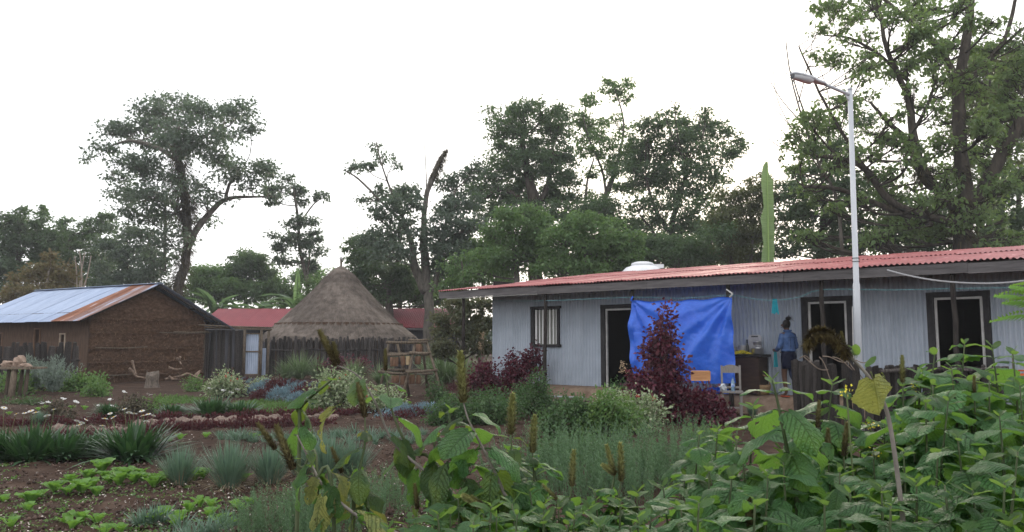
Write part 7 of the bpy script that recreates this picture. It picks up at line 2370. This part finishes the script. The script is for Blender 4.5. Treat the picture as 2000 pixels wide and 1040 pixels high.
fstem(b, [(860, 960), (800, 880), (765, 800), (753, 724)], 2.85, leaf=.125, kinds='ndgo', spike=(752, 682), skind='b', first=1, nodes=9, dens=.7)
fstem(b, [(720, 1020), (706, 960), (668, 924)], 2.7, leaf=.10, kinds='oy', spike=(648, 874), skind='b', first=2, nodes=5, dens=.7)
fstem(b, [(585, 860, 2.95), (585, 800, 2.95), (650, 740, 2.9), (655, 725, 2.9)][::1], 2.9, leaf=.118, kinds='don', first=0, nodes=7, dens=.6)
b = bush('leaning grey branch with brown spikes at the bottom left of centre', 640, 2.6, GR)
fstem(b, [(790, 1100), (735, 1038), (640, 960), (600, 890), (580, 850)], 2.55, leaf=.115, kinds='dogn', first=0, nodes=10, woody=True, r0=.0065, dens=.6)
fstem(b, [(650, 968), (610, 945), (588, 930), (573, 917)], 2.55, leaf=.10, kinds='oyd', spike=(538, 832), skind='b', first=2, nodes=6, dens=.6, r0=.006)
fstem(b, [(620, 935), (590, 915), (560, 895), (538, 878)], 2.6, leaf=.07, kinds='n', spike=(504, 826), skind='b', first=2, nodes=4, dens=.5, r0=.005)
for px, py, Y, az, el, sz, kd in ((640, 960, 2.5, 4.2, -.6, .13, 'y'), (690, 1000, 2.5, -.3, .2, .15, 'y'), (660, 985, 2.5, 3.4, -.4, .14, 'd'), (610, 925, 2.5, 3.6, -.5, .11, 'd'), (700, 1010, 2.45, 1.2, .1, .13, 'g')):
    add_leaf(b, at(px, py, Y) - Vector(b.location), az, el, sz, kd)
# yellowing leaf hanging before the hut garden
add_leaf(b, at(665, 790, 2.85) - Vector(b.location), 3.35, -.55, .17, 'y')
# dead stick with a huge yellowed leaf and an arching dark spike
b = bush('dry stick with one huge yellowed spotted leaf and an arching dark spike', 1745, 2.3, None, 'dry_stalk')
org = Vector(b.location)
Yd = 2.25
pth = [at(1772, 1120, Yd), at(1766, 1040, Yd), at(1752, 920, Yd), at(1734, 810, Yd), at(1712, 762, Yd), at(1692, 730, Yd), at(1668, 705, Yd), at(1650, 686, Yd)]
foot = Vector((pth[0].x, pth[0].y, -.03))
sp = smooth_path([foot] + pth, 5)
P('stem', MB().tube([p - org for p in sp], list(np.linspace(.008, .004, len(sp))), 7), m_fwood, b, True)
def face_leaf(root, org, p, xdir, nrm, size, me):
    x_ = Vector(xdir).normalized()
    z_ = Vector(nrm)
    z_ = (z_ - x_ * z_.dot(x_)).normalized()
    y_ = z_.cross(x_)
    o = P('leaf', me, None, root)
    o.matrix_basis = Matrix.Translation(p - org) @ Matrix((x_, y_, z_)).transposed().to_4x4() @ Matrix.Diagonal((size, size, size, 1))


me = broad_leaf(.5, -.55, .12, .07, 77, W=.52, tip=.55)
me.materials.append(f_yellow)
face_leaf(b, org, at(1700, 726, Yd - .09), (.30, -.12, -1), (-.25, -.75, .65), .115, me)
me = broad_leaf(.6, .05, .25, .08, 78, W=.40, curl=.15, tip=.6)
me.materials.append(f_yellow)
face_leaf(b, org, at(1722, 728, Yd + .03), (.40, .15, -.75), (.55, -.8, .4), .125, me)
for px, py, az in ((1672, 700, 1.2), (1674, 698, 4.3), (1676, 690, 2.6), (1690, 722, .4)):
    add_leaf(b, at(px, py, Yd) - org, az, .9, .05, 'n')
# arching spike as a chain of bristly pieces
ch_ = [(1652, 690), (1640, 672), (1622, 656), (1602, 650), (1586, 655), (1577, 672)]
mbp = []
r_ = np.random.default_rng(6)
cpts = smooth_path([at(a, c, Yd) - org for a, c in ch_], 8)
for p in cpts:
    n = 80
    d = rot_rand(r_, n)
    mbp.append(blades(np.array(p)[None] + d * .007, d + np.array([0, 0, -.2]), r_.uniform(.006, .026, n), .004, .2, 2))
V, F = cat_vf(mbp)
P('flower_spike', mesh_np('flower_spike', V, F), mat('dark_arch_spike', (.028, .019, .012), (.11, .085, .03), scale=50, rough=.95, island=.4), b)
add_spike(b, at(1652, 688, Yd) - org, at(1643, 648, Yd) - org, 'b', 1.0)
# little yellow flowers among the bush leaves
r_ = np.random.default_rng(12)
for i, (px, py, Y, lb) in enumerate([(1653, 762, 2.8, 'yellow flower spray left of the huge yellowed leaf'), (1700, 830, 3.4, 'yellow flower spray right under the huge yellowed leaf'), (1785, 757, 3.5, 'yellow flower spray before the lower stake fence'), (1710, 885, 3.2, 'low yellow flower spray among the bush leaves')]):
    w = at(px, py, Y)
    rt = T('yellow_flower', lb, 'flower', (w.x, w.y, 0), 0, 'small yellow flowers')
    P('stalk', MB().tube([(.05, .02, 0), (.02, 0, w.z * .6), (0, 0, w.z)], .003, 4), g_stem, rt)
    n = 14
    pos = np.array([[0, 0, w.z]]) + r_.normal(0, .012, (n, 3))
    V, F = leaf_cards(pos, r_.normal(0, 1, (n, 3)), r_.normal(0, 1, (n, 3)), .012, .009)
    P('petals', mesh_np('petals', V, F), mat('yellow_petal', (.70, .62, .05), rough=.6), rt)
# jagged frond reaching in from the right edge
w0 = at(2060, 640, 4.2)
rt = T('jagged_plant', 'light green jagged leaf reaching in from the right edge before the porch', 'plant', (w0.x, 4.2, 0))
o0 = Vector((w0.x, 4.2, 0))
P('stem', MB().tube([(0, 0, -.05), (.02, 0, .9), w0 - o0], .012, 6), g_stem, rt)
r_ = np.random.default_rng(15)
for (a0_, a1_) in (((2055, 622), (1936, 628)), ((2050, 600), (1945, 578)), ((2060, 590), (1975, 560)), ((2060, 610), (1960, 592))):
    A_, B_ = at(*a0_, 4.2) - o0, at(*a1_, 4.05) - o0
    n = 34
    t = np.linspace(0, 1, n)
    pos = np.array(A_)[None] * (1 - t[:, None]) + np.array(B_)[None] * t[:, None]
    pos[:, 2] += .03 * np.sin(np.pi * t)
    dirv = np.array((B_ - A_).normalized())
    sdv = np.cross(dirv, np.array([0, .6, .8]))
    sg = np.where(np.arange(n) % 2 == 0, 1, -1)[:, None]
    V, F = leaf_cards(pos, dirv[None] * .9 + sdv[None] * sg, np.array([[0, -.5, .8]]) + r_.normal(0, .2, (n, 3)), .06 * np.sin(np.pi * (t * .85 + .12)) + .012, .018)
    P('leaf', mesh_np('leaf', V, F), mat('frond_green', (.13, .27, .06), (.17, .33, .08), scale=5, tr=(.28, .48, .08), tw=.35), rt)
# ------------------------------------------------------------------ thin haze volume, added to veil the trees as lens glare does
hz = bpy.data.materials.new('glare_haze')
hz.use_nodes = True
hn, hl = hz.node_tree.nodes, hz.node_tree.links
hn.clear()
pv = hn.new('ShaderNodeVolumePrincipled')
pv.inputs['Color'].default_value = (.93, .95, 1.0, 1)
pv.inputs['Density'].default_value = .0008
ho = hn.new('ShaderNodeOutputMaterial')
hl.new(pv.outputs[0], ho.inputs['Volume'])
o = P('haze', MB().box((0, 60, 16), (260, 190, 36)), hz)
setp(o, 'thin pale haze volume added to imitate lens glare over the trees', 'haze', kind='stuff')
o.display_type = 'WIRE'
